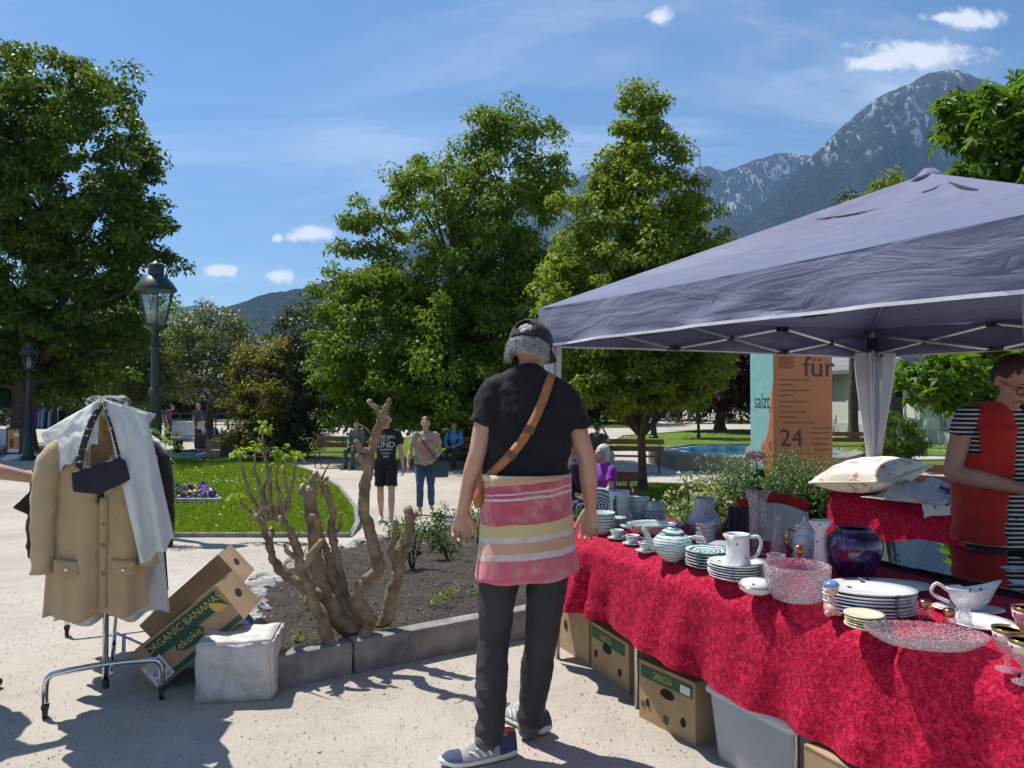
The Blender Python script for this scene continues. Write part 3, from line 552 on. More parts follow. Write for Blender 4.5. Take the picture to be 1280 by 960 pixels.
def panel(k):
    c0, c1 = cn[k], cn[(k+1) % 4]
    def fn(u, t):
        e = c0.lerp(c1, u); p = e.lerp(pk, t); s = 4*u*(1-u)
        p.z -= .085*s*math.sin(PI*t)**1.0; p.z -= .02*s*(1-t)
        w = noise.fractal(Vector((u*7+k*7, t*5+u*4, k)), .8, 2, 4)*.020+.016*noise.noise(Vector((u*9+t*4, t*22+u*3, k*3)))*(1-t)
        p.z += w*min(1, 6*s)*math.sin(PI*min(1, t*1.03+.02)); return p
    return fn
for k in range(4): cb_.grid(panel(k), 44, 24)
canopy = cb_.build('canopy', tentm, gz, smooth=True)
cm = MB(); cm.lathe([(.10, PZ-.05), (.055, PZ-.005), (.03, PZ+.02), (0.0, PZ+.028)], 12); cm.build('peak_cap', tentm, canopy, smooth=True)
W2L = Matrix.Translation(GC) @ Matrix.Rotation(AL, 4, 'Z'); L2W = W2L.inverted()
bv = bvhtree.BVHTree.FromPolygons([Vector(v) for v in cb_.v], cb_.f)
def onto(px, py, Y0=9, off=.005):
    o = L2W @ Vector((0, 0, CH)); d = (L2W @ P(px, py, Y0) - o).normalized(); h = bv.ray_cast(o, d)
    return None if h[0] is None else (h[0], h[1] if h[1].dot(d) < 0 else -h[1])
for (pa, pb, w) in (((1020, 274), (1101, 260), .008), ((1153, 240), (1181, 229), .006), ((1188, 227), (1226, 237), .006)):
    pts = [onto(pa[0]+(pb[0]-pa[0])*t, pa[1]+(pb[1]-pa[1])*t+2*math.sin(PI*t)) for t in [i/8 for i in range(9)]]; pts = [p for p in pts if p]
    if len(pts) > 3:
        s_ = MB(); vv = []
        for i, (q, nn_) in enumerate(pts):
            tn = (pts[min(i+1, len(pts)-1)][0]-pts[max(i-1, 0)][0]).normalized(); sd = nn_.cross(tn)*w*(.25+math.sin(PI*i/(len(pts)-1))); vv += [q+nn_*.005-sd, q+nn_*.005+sd]
        s_.add(vv, [(2*i, 2*i+1, 2*i+3, 2*i+2) for i in range(len(pts)-1)]); s_.build('vent_slit_shade', holeshade, canopy)  # dark strip on the fabric, shade of the vent gap as colour
for k in range(4):
    c0, c1 = cn[k], cn[(k+1) % 4]; out = ((c0+c1)/2-Vector((0, 0, EZ))).normalized()
    def vf(u, t, k=k, c0=c0, c1=c1, out=out):
        p = c0.lerp(c1, u); s = 4*u*(1-u); p.z += -.02*s-(EZ-VZ)*t+.03*s*t*t
        p += out*(.012*math.sin(u*23+k)*t+.02*t*s+.020*noise.noise((u*14, t*5+u*6, k))*min(1, 8*s)*(.3+t)); return p
    vo = MB(); vo.grid(vf, 60, 6); va = vo.build('valance', tentm, gz, smooth=True)
    hm_ = MB(); hm_.grid(lambda u, t: vf(u, 1.0)+Vector((0, 0, -.014*t+.004))+out*.004, 60, 1); hm_.build('hem', hemm, va, smooth=True)
    for u in range(3):                                         # scissor bars
        a = c0.lerp(c1, (u+.03)/3.0)-out*.05; b = c0.lerp(c1, (u+.97)/3.0)-out*.05
        for za, zb, of in ((2.02, 1.85, .012), (1.85, 2.02, -.012)):
            p, q = Vector((a.x, a.y, za))-out*of, Vector((b.x, b.y, zb))-out*of; m_ = MB(); m_.tube([p, q], (.008, .013), 4); m_.build('scissor_bar', alu, gz)
        for e in (a, b, (a+b)/2):
            for z_ in ((2.02, 1.85) if e != (a+b)/2 else (1.935,)):
                m_ = MB(); m_.box((e.x, e.y, z_), (.03, .04, .035)); m_.build('joint', blackp, gz)
    raf = MB(); raf.tube([c0*.985+Vector((0, 0, -.02)), c0.lerp(pk, .5)+Vector((0, 0, -.07)), pk+Vector((0, 0, -.06))], .012, 6); raf.build('rafter', alu, gz)
LEG = {0: (-1.50, 1.48), 1: (1.42, 1.42), 2: (1.42, -1.42), 3: (-1.40, -1.36)}
def curtain_mat():
    m, n, b, out = mat_new('curtain'); v = OBJ(n); L(n, RAMP(n, NOISE(n, v, 5, 4), [(.3, (.62, .64, .70)), (.7, (.74, .75, .78))]), b.inputs['Base Color']); b.inputs['Roughness'].default_value = .75
    t = N(n, 'ShaderNodeBsdfTranslucent'); t.inputs[0].default_value = (.6, .62, .7, 1); mx = N(n, 'ShaderNodeMixShader'); mx.inputs[0].default_value = .3
    L(n, b.outputs[0], mx.inputs[1]); L(n, t.outputs[0], mx.inputs[2]); L(n, mx.outputs[0], out.inputs[0]); return m
curt = curtain_mat()
for k, (lx, ly) in LEG.items():
    w = W2L @ Vector((lx, ly, 0)); gz_ = g(0, w.y); m_ = MB(); m_.box((lx, ly, (2.03+gz_)/2), (.034, .034, 2.03-gz_)); lg = m_.build('leg', alu, gz, bevel=.004)
    m_ = MB(); m_.box((lx, ly, gz_+.006), (.11, .11, .012)); m_.build('foot_plate', alu, lg)
    m_ = MB(); m_.box((lx, ly, 1.93), (.06, .06, .10)); m_.build('corner_bracket', blackp, lg, bevel=.006)
    if k in (0, 1, 3):
        ca = {0: .1, 1: math.radians(-90)-AL+.25, 3: 2.2}[k]
        def cf(u, t, lx=lx, ly=ly, ca=ca, k=k):
            a = ca+.75+(2*PI-1.5)*u; r = (.115 if k != 0 else .05)*(1-.65*sstep(0, .55, t)+.43*sstep(.6, 1, t))*(1+.32*math.sin(u*31+k)+.12*math.sin(u*57))
            return Vector((lx+r*math.cos(a), ly+r*math.sin(a), 1.86-(1.86-.14)*t))
        m_ = MB(); m_.grid(cf, 90, 20); m_.build('curtain', curt, gz, smooth=True)
# ================================================================ tables and cloths
DT = Vector((.435, -.90, 0)).normalized(); NT = Vector((.90, .435, 0)).normalized(); OT = Vector((.35, 4.18, 0))
def TS(s, n_, z=0.0): return OT + DT*s + NT*n_ + Vector((0, 0, z))
TANG = math.atan2(DT.y, DT.x)
def velvet():
    m, n, b, out = mat_new('red_velvet'); v = OBJ(n)
    f = NOISE(n, v, 52, 4, .62, .9); f2 = NOISE(n, v, 140, 3, .6, .6); c3 = NOISE(n, v, 6, 3, .5)
    s = MA(n, 'ADD', MA(n, 'MULTIPLY', f, .7), MA(n, 'MULTIPLY', f2, .3))
    c = RAMP(n, s, [(.39, (.20, .001, .012)), (.50, (.44, .004, .036)), (.60, (.70, .022, .09))]); c = MIX(n, MA(n, 'MULTIPLY', SSTEP(n, c3, .4, .7), .25), c, (.36, .003, .03))
    L(n, c, b.inputs['Base Color']); b.inputs['Roughness'].default_value = .62; b.inputs['Specular IOR Level'].default_value = .12; b.inputs['Sheen Weight'].default_value = .10; b.inputs['Sheen Roughness'].default_value = .3; b.inputs['Sheen Tint'].default_value = (1, .35, .5, 1)
    BUMP(n, b, s, .8, .02); return m
velv = velvet(); woodt = M_('table_board', (.30, .21, .12), .6, .2)
tb = thing('market_table', 'long trestle table with metal legs under the crushed red velvet', 'table', TS(0, 0))
def rel(p): return Vector(p)-TS(0, 0)
S0, S1 = -.40, 3.25
m_ = MB(); c = rel(TS((S0+S1)/2, .42, TZ-.034)); m_.box(c, (S1-S0-.08, .74, .03), TANG); m_.build('table_top', woodt, tb)
for s in (-.3, .49, 1.50, 1.60, 2.9):
    for n_ in (.05, .74):
        m_ = MB(); p = rel(TS(s, n_)); gz_ = g(0, TS(s, n_).y); m_.tube([p+Vector((0, 0, gz_)), p+Vector((0, 0, TZ-.03))], .013, 10); m_.build('leg', alu, tb, smooth=True)
def clothmesh(name, O_, s0, s1, dep, hem, label, hemr=None, folds=(), endL=True, ns=150, drop_back=.12, ztop=TZ):
    D = lambda s, n_, z: O_ + DT*s + NT*n_ + Vector((0, 0, z)); m_ = MB()
    def hz_(u): return hem+((hemr or hem)-hem)*u
    def prof(u, v):
        s = s0+(s1-s0)*u
        if v < .30:
            q = v/.30; return D(s, dep*(1-q)+.03*q, ztop+.003*noise.noise((s*7, q*4, 0))-.002)
        q = (v-.30)/.70; zt = ztop-.012; zb = hz_(u); z = zt+(zb-zt)*q**1.05
        fo = 0
        for (fs, fw, fa) in folds: fo += fa*math.exp(-((s-fs+.06*q)/fw)**2)
        w = q**1.3*(.024*math.sin(s*11+1.2*math.sin(s*5))+.014*math.sin(s*27+q*2)+.02*noise.noise((s*3.1, q*.8, 4))+fo)+.006*noise.noise((s*10, q*6, 2))
        z += .012*math.sin(s*4.1)*q
        return D(s, -.02*min(1, q*8)-w-.03*q+.03*(1-min(1, q*6)), z)
    m_.grid(prof, ns, 34)
    if endL:
        def end(u, q):
            n_ = dep*u; z = ztop-.004-(ztop-hem)*q; return D(s0-.012*min(1, q*8)-.03*q-.015*math.sin(n_*22)*q, n_-.05*q*(1-u), z)
        m_.grid(end, 26, 16)
    o = m_.build(name, velv, None, smooth=True); return tag(o, label, 'tablecloth')
clothmesh('velvet_cloth', OT, S0-.02, S1+.02, .80, .385, 'crushed red velvet cloth hanging from the long crockery table', .30, ((.12, .035, .045), (.19, .03, -.05), (-.05, .05, .03), (.62, .05, .02)))
O2 = Vector((2.52, 6.06, 0))
tb2 = thing('linen_table', 'small trestle table under the red cloth with cushion and linen', 'table', O2)
m_ = MB(); m_.box(DT*.86+NT*.33+Vector((0, 0, TZ-.034)), (1.68, .56, .03), TANG); m_.build('table_top', woodt, tb2)
for s in (.06, 1.6):
    for n_ in (.06, .58):
        p = DT*s+NT*n_; gz_ = g(0, O2.y+p.y); m_ = MB(); m_.tube([p+Vector((0, 0, gz_)), p+Vector((0, 0, TZ-.03))], .013, 8); m_.build('leg', alu, tb2)
clothmesh('red_cloth', O2, -.02, 1.75, .64, .2, 'red velvet cloth on the small table with cushion and linen', None, ((.1, .04, .03), (.4, .08, .03)), ns=90)
# dark glass showcase behind the crockery
dg, dn, db, do = mat_new('dark_glass'); db.inputs['Base Color'].default_value = (.006, .007, .008, 1); db.inputs['Roughness'].default_value = .02; db.inputs['Specular IOR Level'].default_value = 1.0; db.inputs['Coat Weight'].default_value = 1; db.inputs['Coat Roughness'].default_value = .01
BUMP(dn, db, NOISE(dn, OBJ(dn), 4, 2), .02, .01)
sc_ = thing('glass_showcase', 'low table with a mirror-dark glass top behind the crockery', 'glass table', TS(1.02, .86))
def relc(s, n_, z): return TS(s, n_, z)-TS(1.02, .86)
m_ = MB(); m_.box(relc(2.0, 1.16, TZ+.012), (2.1, .62, .012), TANG); m_.build('glass_top', dg, sc_, bevel=.003)
m_ = MB(); m_.box(relc(2.0, 1.16, TZ-.03), (2.06, .58, .07), TANG); m_.build('frame', blackp, sc_)
for s in (1.05, 2.95):
    for n_ in (.92, 1.40):
        p = relc(s, n_, 0); m_ = MB(); m_.tube([p, p+Vector((0, 0, TZ-.065))], .016, 8); m_.build('leg', blackp, sc_)
card = M_('white_card', (.75, .75, .74), .7, .03, bump=0)
for i, (px, py) in enumerate(((1263, 711), (1271, 729))):
    p = T(px, py, .012); m_ = MB(); m_.box((0, 0, .008), (.075, .055, .002)); tag(m_.build('price_card', card, loc=p, rot=(0, 0, .3+i)), ('blank white card lying on the dark glass top', 'second small card at the dark glass edge by the goblets')[i], 'card')
# ---- cushion and linen
def cushion():
    m, n, b, out = mat_new('cushion_print'); v = OBJ(n); f = NOISE(n, v, 9, 4, .6, .6); k = NOISE(n, v, 14, 4, .6, .8)
    c = MIX(n, SSTEP(n, f, .55, .62), (.78, .72, .60), (.62, .22, .20)); c = MIX(n, SSTEP(n, k, .60, .66), c, (.35, .38, .22)); L(n, c, b.inputs['Base Color']); b.inputs['Roughness'].default_value = .85; BUMP(n, b, NOISE(n, v, 12, 4, .6), .4, .02)
    t = thing('cushion', 'plump floral cushion with piped edge on the red table', 'cushion', P(1086, 612, 5.95)+Vector((0, 0, .0)), TANG+.15)
    t.location.z = TZ+.01; m_ = MB(); R = Matrix.Rotation(-.10, 3, 'Y') @ Matrix.Rotation(.14, 3, 'X')
    def fn(sg):
        def f_(u, v_):
            x, y = u*2-1, v_*2-1; e = (1-abs(x)**2.4)*(1-abs(y)**2.4); q = 1-.10*(1-abs(y))*abs(x)**3
            return R @ Vector((x*.33*q, y*.30*(1-.1*(1-abs(x))*abs(y)**3), sg*.125*max(0, e)**.5+.006*noise.noise((x*4, y*4, sg))))+Vector((0, 0, .135))
        return f_
    m_.grid(fn(1), 28, 28).grid(fn(-1), 28, 28); m_.build('cover', m, t, smooth=True)
    ring = []; 
    for i in range(80):
        q = i/80*4; sd = int(q); r_ = q-sd; ring.append(R @ [Vector((.33*(2*r_-1), -.30, 0)), Vector((.33, .30*(2*r_-1), 0)), Vector((.33*(1-2*r_), .30, 0)), Vector((-.33, .30*(1-2*r_), 0))][sd]*1.0+Vector((0, 0, .135)))
    pp = MB(); pp.tube(ring, .009, 6, closed=True); pp.build('piping', cloth('piping', (.7, .62, .5)), t, smooth=True)
cushion()
def heap(name, label, cat, s, n_, dims, mat, seed, rot=0.0, amp=.5, drape=0.0):
    o_ = O2+DT*s+NT*n_+Vector((0, 0, TZ+.004)); m_ = MB()
    def fn(u, v):
        x, y = u*2-1, v*2-1; r = min(1.2, math.hypot(x, y)); h = max(0, 1-r**2.2)
        w = noise.fractal(Vector((x*1.9+seed, y*1.9, seed)), 1.0, 2, 3); z = dims[2]*(h**.7*(.72+.55*amp*w))+.004+.010*noise.noise((x*7, y*7, seed))*h
        p = Vector((x*dims[0]*(1+.12*w), y*dims[1]*(1+.12*noise.noise((x*3, y*3, seed))), max(.004, z)))
        if drape and y < -.55: p.z -= drape*(-.55-y)/.45; p.y = -.55*dims[1]-(-.55-y)*dims[1]*.25
        return p
    m_.grid(fn, 40, 40); o = m_.build(name, mat, None, smooth=True, loc=o_, rot=(0, 0, TANG+rot), solid=.004); return tag(o, label, cat)
lace = M_('lace_white', (.68, .67, .66), .9, .1, 30, .9, 55, .03); linen = cloth('linen_grey', (.62, .62, .62)); linenb = cloth('linen_bone', (.60, .53, .44))
heap('lace_cloth', 'crumpled white lace cloth beside the floral cushion', 'lace', .66, .20, (.34, .26, .17), lace, 3.1, .2, .8)
heap('linen_sheet', 'folded white linen sheet at the end of the red table', 'linen', 1.12, .24, (.36, .27, .15), linen, 7.7, -.1, .5, .10)
heap('napkin_pile', 'small cream napkins heaped on the linen sheet', 'napkins', 1.10, .40, (.14, .10, .16), linenb, 1.9, .5, .7)
heap('purple_ribbon', 'bunched purple ribbon tucked by the lace cloth', 'ribbon', .84, .14, (.07, .08, .13), cloth('purple', (.10, .05, .22)), 5.2, 0, .8)
heap('printed_tea_towel', 'pale tea towel with dark print hanging off the red table', 'towel', .93, .10, (.15, .16, .06), M_('print_towel', (.62, .62, .6), .85, col2=(.06, .06, .08), lo=.55, hi=.6, scale=9), 4.4, .15, .4, .12)
# ---- folding chair behind the table
ch = thing('camp_chair', 'red rimmed folding chair standing behind the crockery table', 'chair', (*P(966, 600, 4.3)[:2], 0), -.15)
redf = cloth('red_canvas', (.50, .02, .02)); m_ = MB()
arc = [Vector((-.19+.38*t, .02*math.sin(PI*t), .90+.05*math.sin(PI*t))) for t in [i/12 for i in range(13)]]; m_.tube(arc, [(.026, .03)]*13, 8); m_.build('back_rim', redf, ch, smooth=True)
m_ = MB(); m_.grid(lambda u, v: Vector((-.175+.35*u, .02*math.sin(PI*u)+.03*(1-v), .52+.37*v+.05*math.sin(PI*u)*v)), 12, 8); m_.build('backrest', cloth('canvas_white', (.62, .62, .62)), ch, smooth=True, solid=.01)
m_ = MB(); m_.box((0, -.18, .43), (.4, .4, .03)); m_.build('seat', redf, ch, bevel=.01)
for x_ in (-.18, .18):
    for y_ in (.02, -.36):
        m_ = MB(); m_.tube([(x_, y_, 0), (x_, y_*.9, .43 if y_ < 0 else .9)], .011, 8); m_.build('leg', alu, ch)
jk = MB(); jk.grid(lambda u, v: Vector((-.24+.10*u, -.01-.03*math.sin(PI*u)-.012*math.sin(u*25), .90-.5*v)), 20, 10); tag(jk.build('dark_jacket', cloth('dark_violet', (.05, .045, .07)), None, smooth=True, solid=.02, loc=ch.location, rot=(0, 0, -.15)), 'dark jacket hung on the side of the red rimmed chair', 'jacket')
# ================================================================ banner column
bn_m, bn, bb, bo = mat_new('banner_orange'); v = OBJ(bn); w_ = N(bn, 'ShaderNodeSeparateXYZ'); L(bn, v, w_.inputs[0])
L(bn, RAMP(bn, NOISE(bn, v, 2, 4), [(.3, (.48, .155, .055)), (.7, (.56, .20, .075))]), bb.inputs['Base Color']); bb.inputs['Roughness'].default_value = .5; BUMP(bn, bb, NOISE(bn, v, 3, 4, .5, 1), .3, .03)
tl_m, tn_, tb_, to_ = mat_new('banner_side'); v = OBJ(tn_); sp_ = N(tn_, 'ShaderNodeSeparateXYZ'); L(tn_, v, sp_.inputs[0])
edge_ = MA(tn_, 'ADD', MA(tn_, 'ADD', sp_.outputs[1], MA(tn_, 'MULTIPLY', NOISE(tn_, v, 2.2, 2), .55)), MA(tn_, 'MULTIPLY', sp_.outputs[2], .35))
L(tn_, MIX(tn_, SSTEP(tn_, edge_, .62, .64), (.40, .13, .05), (.20, .42, .40)), tb_.inputs['Base Color']); tb_.inputs['Roughness'].default_value = .55; BUMP(tn_, tb_, NOISE(tn_, v, 4, 4, .5, 1), .4, .03)
ba = math.radians(4); bnr = thing('banner_column', 'orange and teal printed event banner column standing in the bed', 'banner', (3.31, 9.15, g(0, 9.15)), ba)
m_ = MB(); m_.box((0, 0, 1.30), (.70, .70, 2.6)); o = m_.build('column', bn_m, bnr, bevel=.012); o.data.materials.append(tl_m)
for p in o.data.polygons:
    if p.normal.x < -.5: p.material_index = 1
ink = M_('ink', (.035, .035, .045), .6, .05, bump=0); inks = M_('ink_soft', (.16, .06, .03), .6, .05, bump=0)
def bt(txt, x, z, size, m=ink, face=0):
    M = facing((x, -.352, z), (0, -1, 0)) if face == 0 else facing((-.352, x, z), (-1, 0, 0)); text('lettering', txt, size, m, bnr, M)
zb = lambda py: CH+(HOR-py)/F*8.85-g(0, 9.15)
bt('für', .19, zb(460), .33); bt('24', -.14, zb(548), .28); bt('salzt', -.02, zb(502), .26, ink, 1); bt('a', -.26, zb(556), .2, ink, 1)
for i, (x_, py, w2) in enumerate([(-.2, 447+2.6*k, .2-.03*(k % 2)) for k in range(6)]+[(-.1, 475, .36), (-.2, 481, .16), (-.1, 488, .36), (-.2, 494, .17), (-.12, 502, .30), (-.2, 508, .16), (-.12, 515, .3), (-.18, 521, .2), (-.05, 528, .36), (.22, 535, .2), (.2, 541, .22), (.22, 548, .18), (.2, 555, .2), (.22, 562, .18), (-.12, 573, .3), (-.1, 577, .3), (-.12, 588, .3), (-.1, 592, .32)]):
    m_ = MB(); m_.box((x_, -.3515, zb(py)), (w2, .003, .012)); m_.build('print_line', inks, bnr)
m_ = MB(); m_.lathe([(.05, -.001), (.05, .001)], 16); o = m_.build('print_dot', M_('teal_dot', (.2, .45, .5), .5, .1, bump=0), bnr); o.matrix_local = facing((-.16, -.353, zb(577)), (0, -1, 0))
# ================================================================ crockery and glass on the table
def stripe_mat(name, dens=95, base=(.72, .74, .72), col=(.03, .20, .20)):
    m, n, b, out = mat_new(name); v = OBJ(n); sp = N(n, 'ShaderNodeSeparateXYZ'); L(n, v, sp.inputs[0])
    w = MA(n, 'ADD', MA(n, 'MULTIPLY', sp.outputs[2], dens), MA(n, 'MULTIPLY', NOISE(n, v, 9, 3, .6), 3.4)); s = MA(n, 'FRACT', w); s = MA(n, 'ABSOLUTE', MA(n, 'SUBTRACT', s, .5))
    k = MA(n, 'MULTIPLY', SSTEP(n, s, .27, .36), SSTEP(n, NOISE(n, v, 24, 4, .65), .28, .5)); c2 = RAMP(n, NOISE(n, v, 14, 3), [(.35, col), (.7, tuple(q*2.6 for q in col))])
    L(n, MIX(n, k, base, c2), b.inputs['Base Color']); b.inputs['Roughness'].default_value = .12; b.inputs['Coat Weight'].default_value = .4; return m
def swirl_mat(name):
    m, n, b, out = mat_new(name); v = OBJ(n); wv = N(n, 'ShaderNodeTexWave'); wv.wave_type = 'RINGS'; wv.rings_direction = 'Z'; wv.inputs['Scale'].default_value = 14; wv.inputs['Distortion'].default_value = 7; wv.inputs['Detail'].default_value = 2; L(n, v, wv.inputs['Vector'])
    L(n, MIX(n, SSTEP(n, wv.outputs[1], .45, .6), (.70, .73, .72), (.035, .20, .21)), b.inputs['Base Color']); b.inputs['Roughness'].default_value = .12; return m
def floral_mat(name, base=(.74, .74, .74), cols=((.30, .04, .06), (.05, .08, .2), (.07, .16, .06)), scale=26, thr=.17, dens=.72):
    m, n, b, out = mat_new(name); v = OBJ(n); vo = N(n, 'ShaderNodeTexVoronoi'); vo.inputs['Scale'].default_value = scale; L(n, v, vo.inputs['Vector']); sp = N(n, 'ShaderNodeSeparateColor'); L(n, vo.outputs['Color'], sp.inputs[0])
    d = MA(n, 'ADD', vo.outputs['Distance'], MA(n, 'MULTIPLY', MA(n, 'SUBTRACT', NOISE(n, v, scale*5, 3), .5), .22)); k = MA(n, 'MULTIPLY', MA(n, 'LESS_THAN', d, thr), MA(n, 'GREATER_THAN', sp.outputs[0], dens))
    c = RAMP(n, NOISE(n, v, scale*3, 2), [(.42, cols[0]), (.5, cols[1]), (.58, cols[2])], 'CONSTANT'); L(n, MIX(n, k, base, c), b.inputs['Base Color']); b.inputs['Roughness'].default_value = .1; b.inputs['Coat Weight'].default_value = .3; return m
strp = stripe_mat('green_stripe'); strp2 = stripe_mat('green_stripe_dense', 130, (.62, .66, .66), (.03, .15, .17)); swirl = swirl_mat('green_swirl')
flor = floral_mat('floral_porcelain', scale=38, thr=.21, dens=.30); flor_p = floral_mat('floral_plate', scale=24, thr=.24, dens=.5); spot = floral_mat('spotted_glaze', (.40, .40, .46), ((.12, .05, .06), (.04, .05, .1), (.2, .1, .08)), 22, .13, .6)
cream = M_('cream_porcelain', (.70, .63, .44), .15, .05, bump=0); porc = M_('white_porcelain', (.74, .75, .76), .1, .03, bump=0); gold = M_('gold', (.65, .40, .10), .22, .1, metal=1, bump=0); copper = M_('copper', (.55, .25, .13), .25, .1, metal=1, bump=0)
crys = glassmat('crystal', (.98, .98, 1), .5, .0, .5, 75); crysf = glassmat('crystal_fine', (.98, .97, 1), .42, .0, .4, 110); clear = glassmat('clear_glass', (.97, .98, 1), .4)
DEPTH = lambda p: p.y/F
def pot(name, label, cat, p, prof, mat, n=32, group=None, rz=0.0, sx=1, sy=1, wob=None, part='body'):
    t = thing(name, label, cat, p, rz, group); m_ = MB(); m_.lathe(prof, n, (0, 0, 0), sx, sy, wob); m_.build(part, mat, t, smooth=True); return t
def shell(outer, th=.004):                                     # closed wall from an outer profile
    return [(max(0.0001, outer[0][0]*.0), outer[0][1])]+outer+[(max(.0005, r-th), z+(.001 if i == 0 else 0)) for i, (r, z) in enumerate(reversed(outer)) if z > outer[0][1]+th]+[(0.0001, outer[0][1]+th)]
def plate_prof(r, h=.022): return [(.0001, 0), (r*.55, 0), (r*.58, .004), (r*.82, h*.55), (r, h), (r, h+.003), (r*.8, h*.6+.005), (r*.56, .008), (.0001, .007)]
def handle(t, pts, r, mat, name='handle'):
    q = spline(pts, 6); m_ = MB(); m_.tube(q, r, 8); return m_.build(name, mat, t, smooth=True)
def stack(name, label, cat, group, p, prof, dz, n, mat, sx=1.0, sy=1.0, rz=0.0, jit=.003, seg=36):
    m_ = MB(); m_.lathe(prof, seg, (0, 0, 0), sx, sy); me = m_.mesh(name, True); me.materials.append(mat); r = random.Random(hash(label) % 1000 if False else len(label))
    for i in range(n): tag(link(name, me, None, None, Vector(p)+Vector((r.uniform(-jit, jit), r.uniform(-jit, jit), i*dz)), (0, 0, rz+r.uniform(-.03, .03))), ('lowest' if i == 0 else 'topmost' if i == n-1 else ('second', 'third', 'fourth', 'fifth', 'sixth')[i-1]+' lowest') + ' ' + label, cat, group)
    return n*dz
def W(p, px): return px*p.y/F                                   # pixels -> metres at that point
# --- green striped pottery at the far end
p = T(753, 668); stack('soup_bowl', 'green striped bowl in the stack beside the hanging hand', 'bowl', 'striped bowls by the hand', p, shell([(.03, 0), (.05, .014), (.066, .034), (.07, .04)]), .0165, 6, strp, jit=.002)
p = T(770, 663); stack('saucer', 'green striped saucer in the low stack behind the cups', 'saucer', 'striped saucers behind the cups', p, plate_prof(.058, .014), .010, 7, strp2)
p = T(757, 652); pl = pot('platter', 'big green swirled platter leaning behind the striped jug', 'platter', p+Vector((-.02, .03, .085)), plate_prof(.115, .022), swirl); pl.rotation_euler = (math.radians(62), 0, .4)
p = T(774, 656); h = W(p, 43); t = pot('tall_jug', 'tall green striped jug with thick dark handle', 'jug', p, shell([(.085, 0), (.088, .006), (.075, .03), (.058, .055), (.055, .09), (.056, h*.8), (.063, h)], .005), strp, 36)
handle(t, [(-.035, -.045, h*.83), (-.04, -.085, h*.78), (-.04, -.095, h*.5), (-.035, -.085, .07), (-.03, -.06, .045)], .012, M_('dark_green_glaze', (.012, .07, .07), .15, .2, bump=0))
p = T(797, 653); stack('mixing_bowl', 'pale green rimmed bowl in the stack behind the tall jug', 'bowl', 'pale bowls behind the jug', p, shell([(.04, 0), (.055, .03), (.065, .07), (.069, .085)]), .022, 4, strp)
p = T(818, 655); stack('upturned_bowl', 'dense green striped bowl turned upside down in its pile', 'bowl', 'upturned striped bowls', p, [(.0001, .05), (.04, .05), (.055, .035), (.066, .008), (.068, 0), (.064, 0), (.06, .02), (.04, .044), (.0001, .045)], .021, 5, strp2)
for i in range(2):
    p = T(815, 667+.0*i, .028*i); t = pot('oval_dish', ('lower oval green dish with side handles under its twin', 'upper oval green dish with brush strokes round the rim')[i], 'dish', p, shell([(.07, 0), (.1, .014), (.135, .05), (.145, .058)], .005), strp2 if i == 0 else strp, 40, None, .25, 1, .72)
    for s_ in (-1, 1): handle(t, [(s_*.125, -.03, .04), (s_*.165, -.025, .05), (s_*.165, .025, .05), (s_*.125, .03, .04)], .007, strp2)
for i, (px, py) in enumerate(((771, 674), (790, 681), (807, 690))):
    lab = ('first', 'middle', 'third')[i]; ln = ('cup nearest the bowls by the hand', 'middle cup of the row in front of the oval dishes', 'cup beside the striped teapot')[i]; p = T(px, py)
    tag(link('cup_saucer', MB().lathe(plate_prof(.052, .012), 28).mesh('cup_saucer', True), strp), 'pale saucer under the small ' + ln, 'saucer').location = p
    t = pot('coffee_cup', 'small green rimmed ' + ln, 'cup', p+Vector((0, 0, .009)), shell([(.018, 0), (.026, .006), (.034, .03), (.037, .042)], .003), strp, 28); handle(t, [(.03, -.01, .034), (.052, -.014, .03), (.05, -.012, .014), (.03, -.01, .012)], .004, strp)
p = T(840, 700); h = .135; t = pot('teapot', 'round green striped teapot with lid and curved handle', 'teapot', p, shell([(.038, 0), (.042, .008), (.06, .02), (.085, .05), (.092, .075), (.085, .1), (.065, .118), (.05, .124)], .005), stripe_mat('teapot_stripe', 78), 44)
m_ = MB(); m_.lathe([(.06, .119), (.055, .13), (.035, .145), (.014, .152), (.012, .158), (.018, .168), (.014, .176), (.0001, .178)], 28); m_.build('lid', swirl, t, smooth=True)
handle(t, [(.07, -.015, .105), (.125, -.03, .11), (.14, -.035, .075), (.12, -.03, .035), (.075, -.015, .035)], .0105, strp); m_ = MB(); m_.tube(spline([(-.07, .005, .06), (-.105, .01, .09), (-.12, .012, .13), (-.135, .012, .145)], 5), lerpl([.022, .017, .012, .013], 16), 12); m_.build('spout', strp, t, smooth=True)
p = T(880, 668); h = W(p, 46); t = pot('spotted_vase', 'bulbous grey vase with small spots behind the cup stack', 'vase', p, shell([(.05, 0), (.055, .005), (.082, .04), (.09, .075), (.078, .11), (.053, .14), (.05, .16), (.054, h)], .005), spot, 40)
p = T(881, 685); stack('stacked_cup', 'green striped cup in the tower before the spotted vase', 'cup', 'tower of striped cups', p, shell([(.03, 0), (.04, .008), (.046, .03), (.049, .036)], .003), .0225, 5, strp2, jit=.001)
p = T(888, 712); stack('dinner_plate', 'green swirled dinner plate in the stack beside the floral jug', 'plate', 'swirled dinner plates', p+Vector((0, .05, 0)), plate_prof(.100, .018), .0125, 6, swirl); 
p = T(906, 700); t = pot('upturned_dish', 'plain grey dish turned upside down behind the swirled plates', 'dish', p+Vector((.0, .07, .02)), [(.0001, .055), (.03, .055), (.06, .04), (.085, .008), (.087, 0), (.08, 0), (.0001, .03)], M_('grey_glaze', (.42, .42, .48), .15, .05, bump=0))
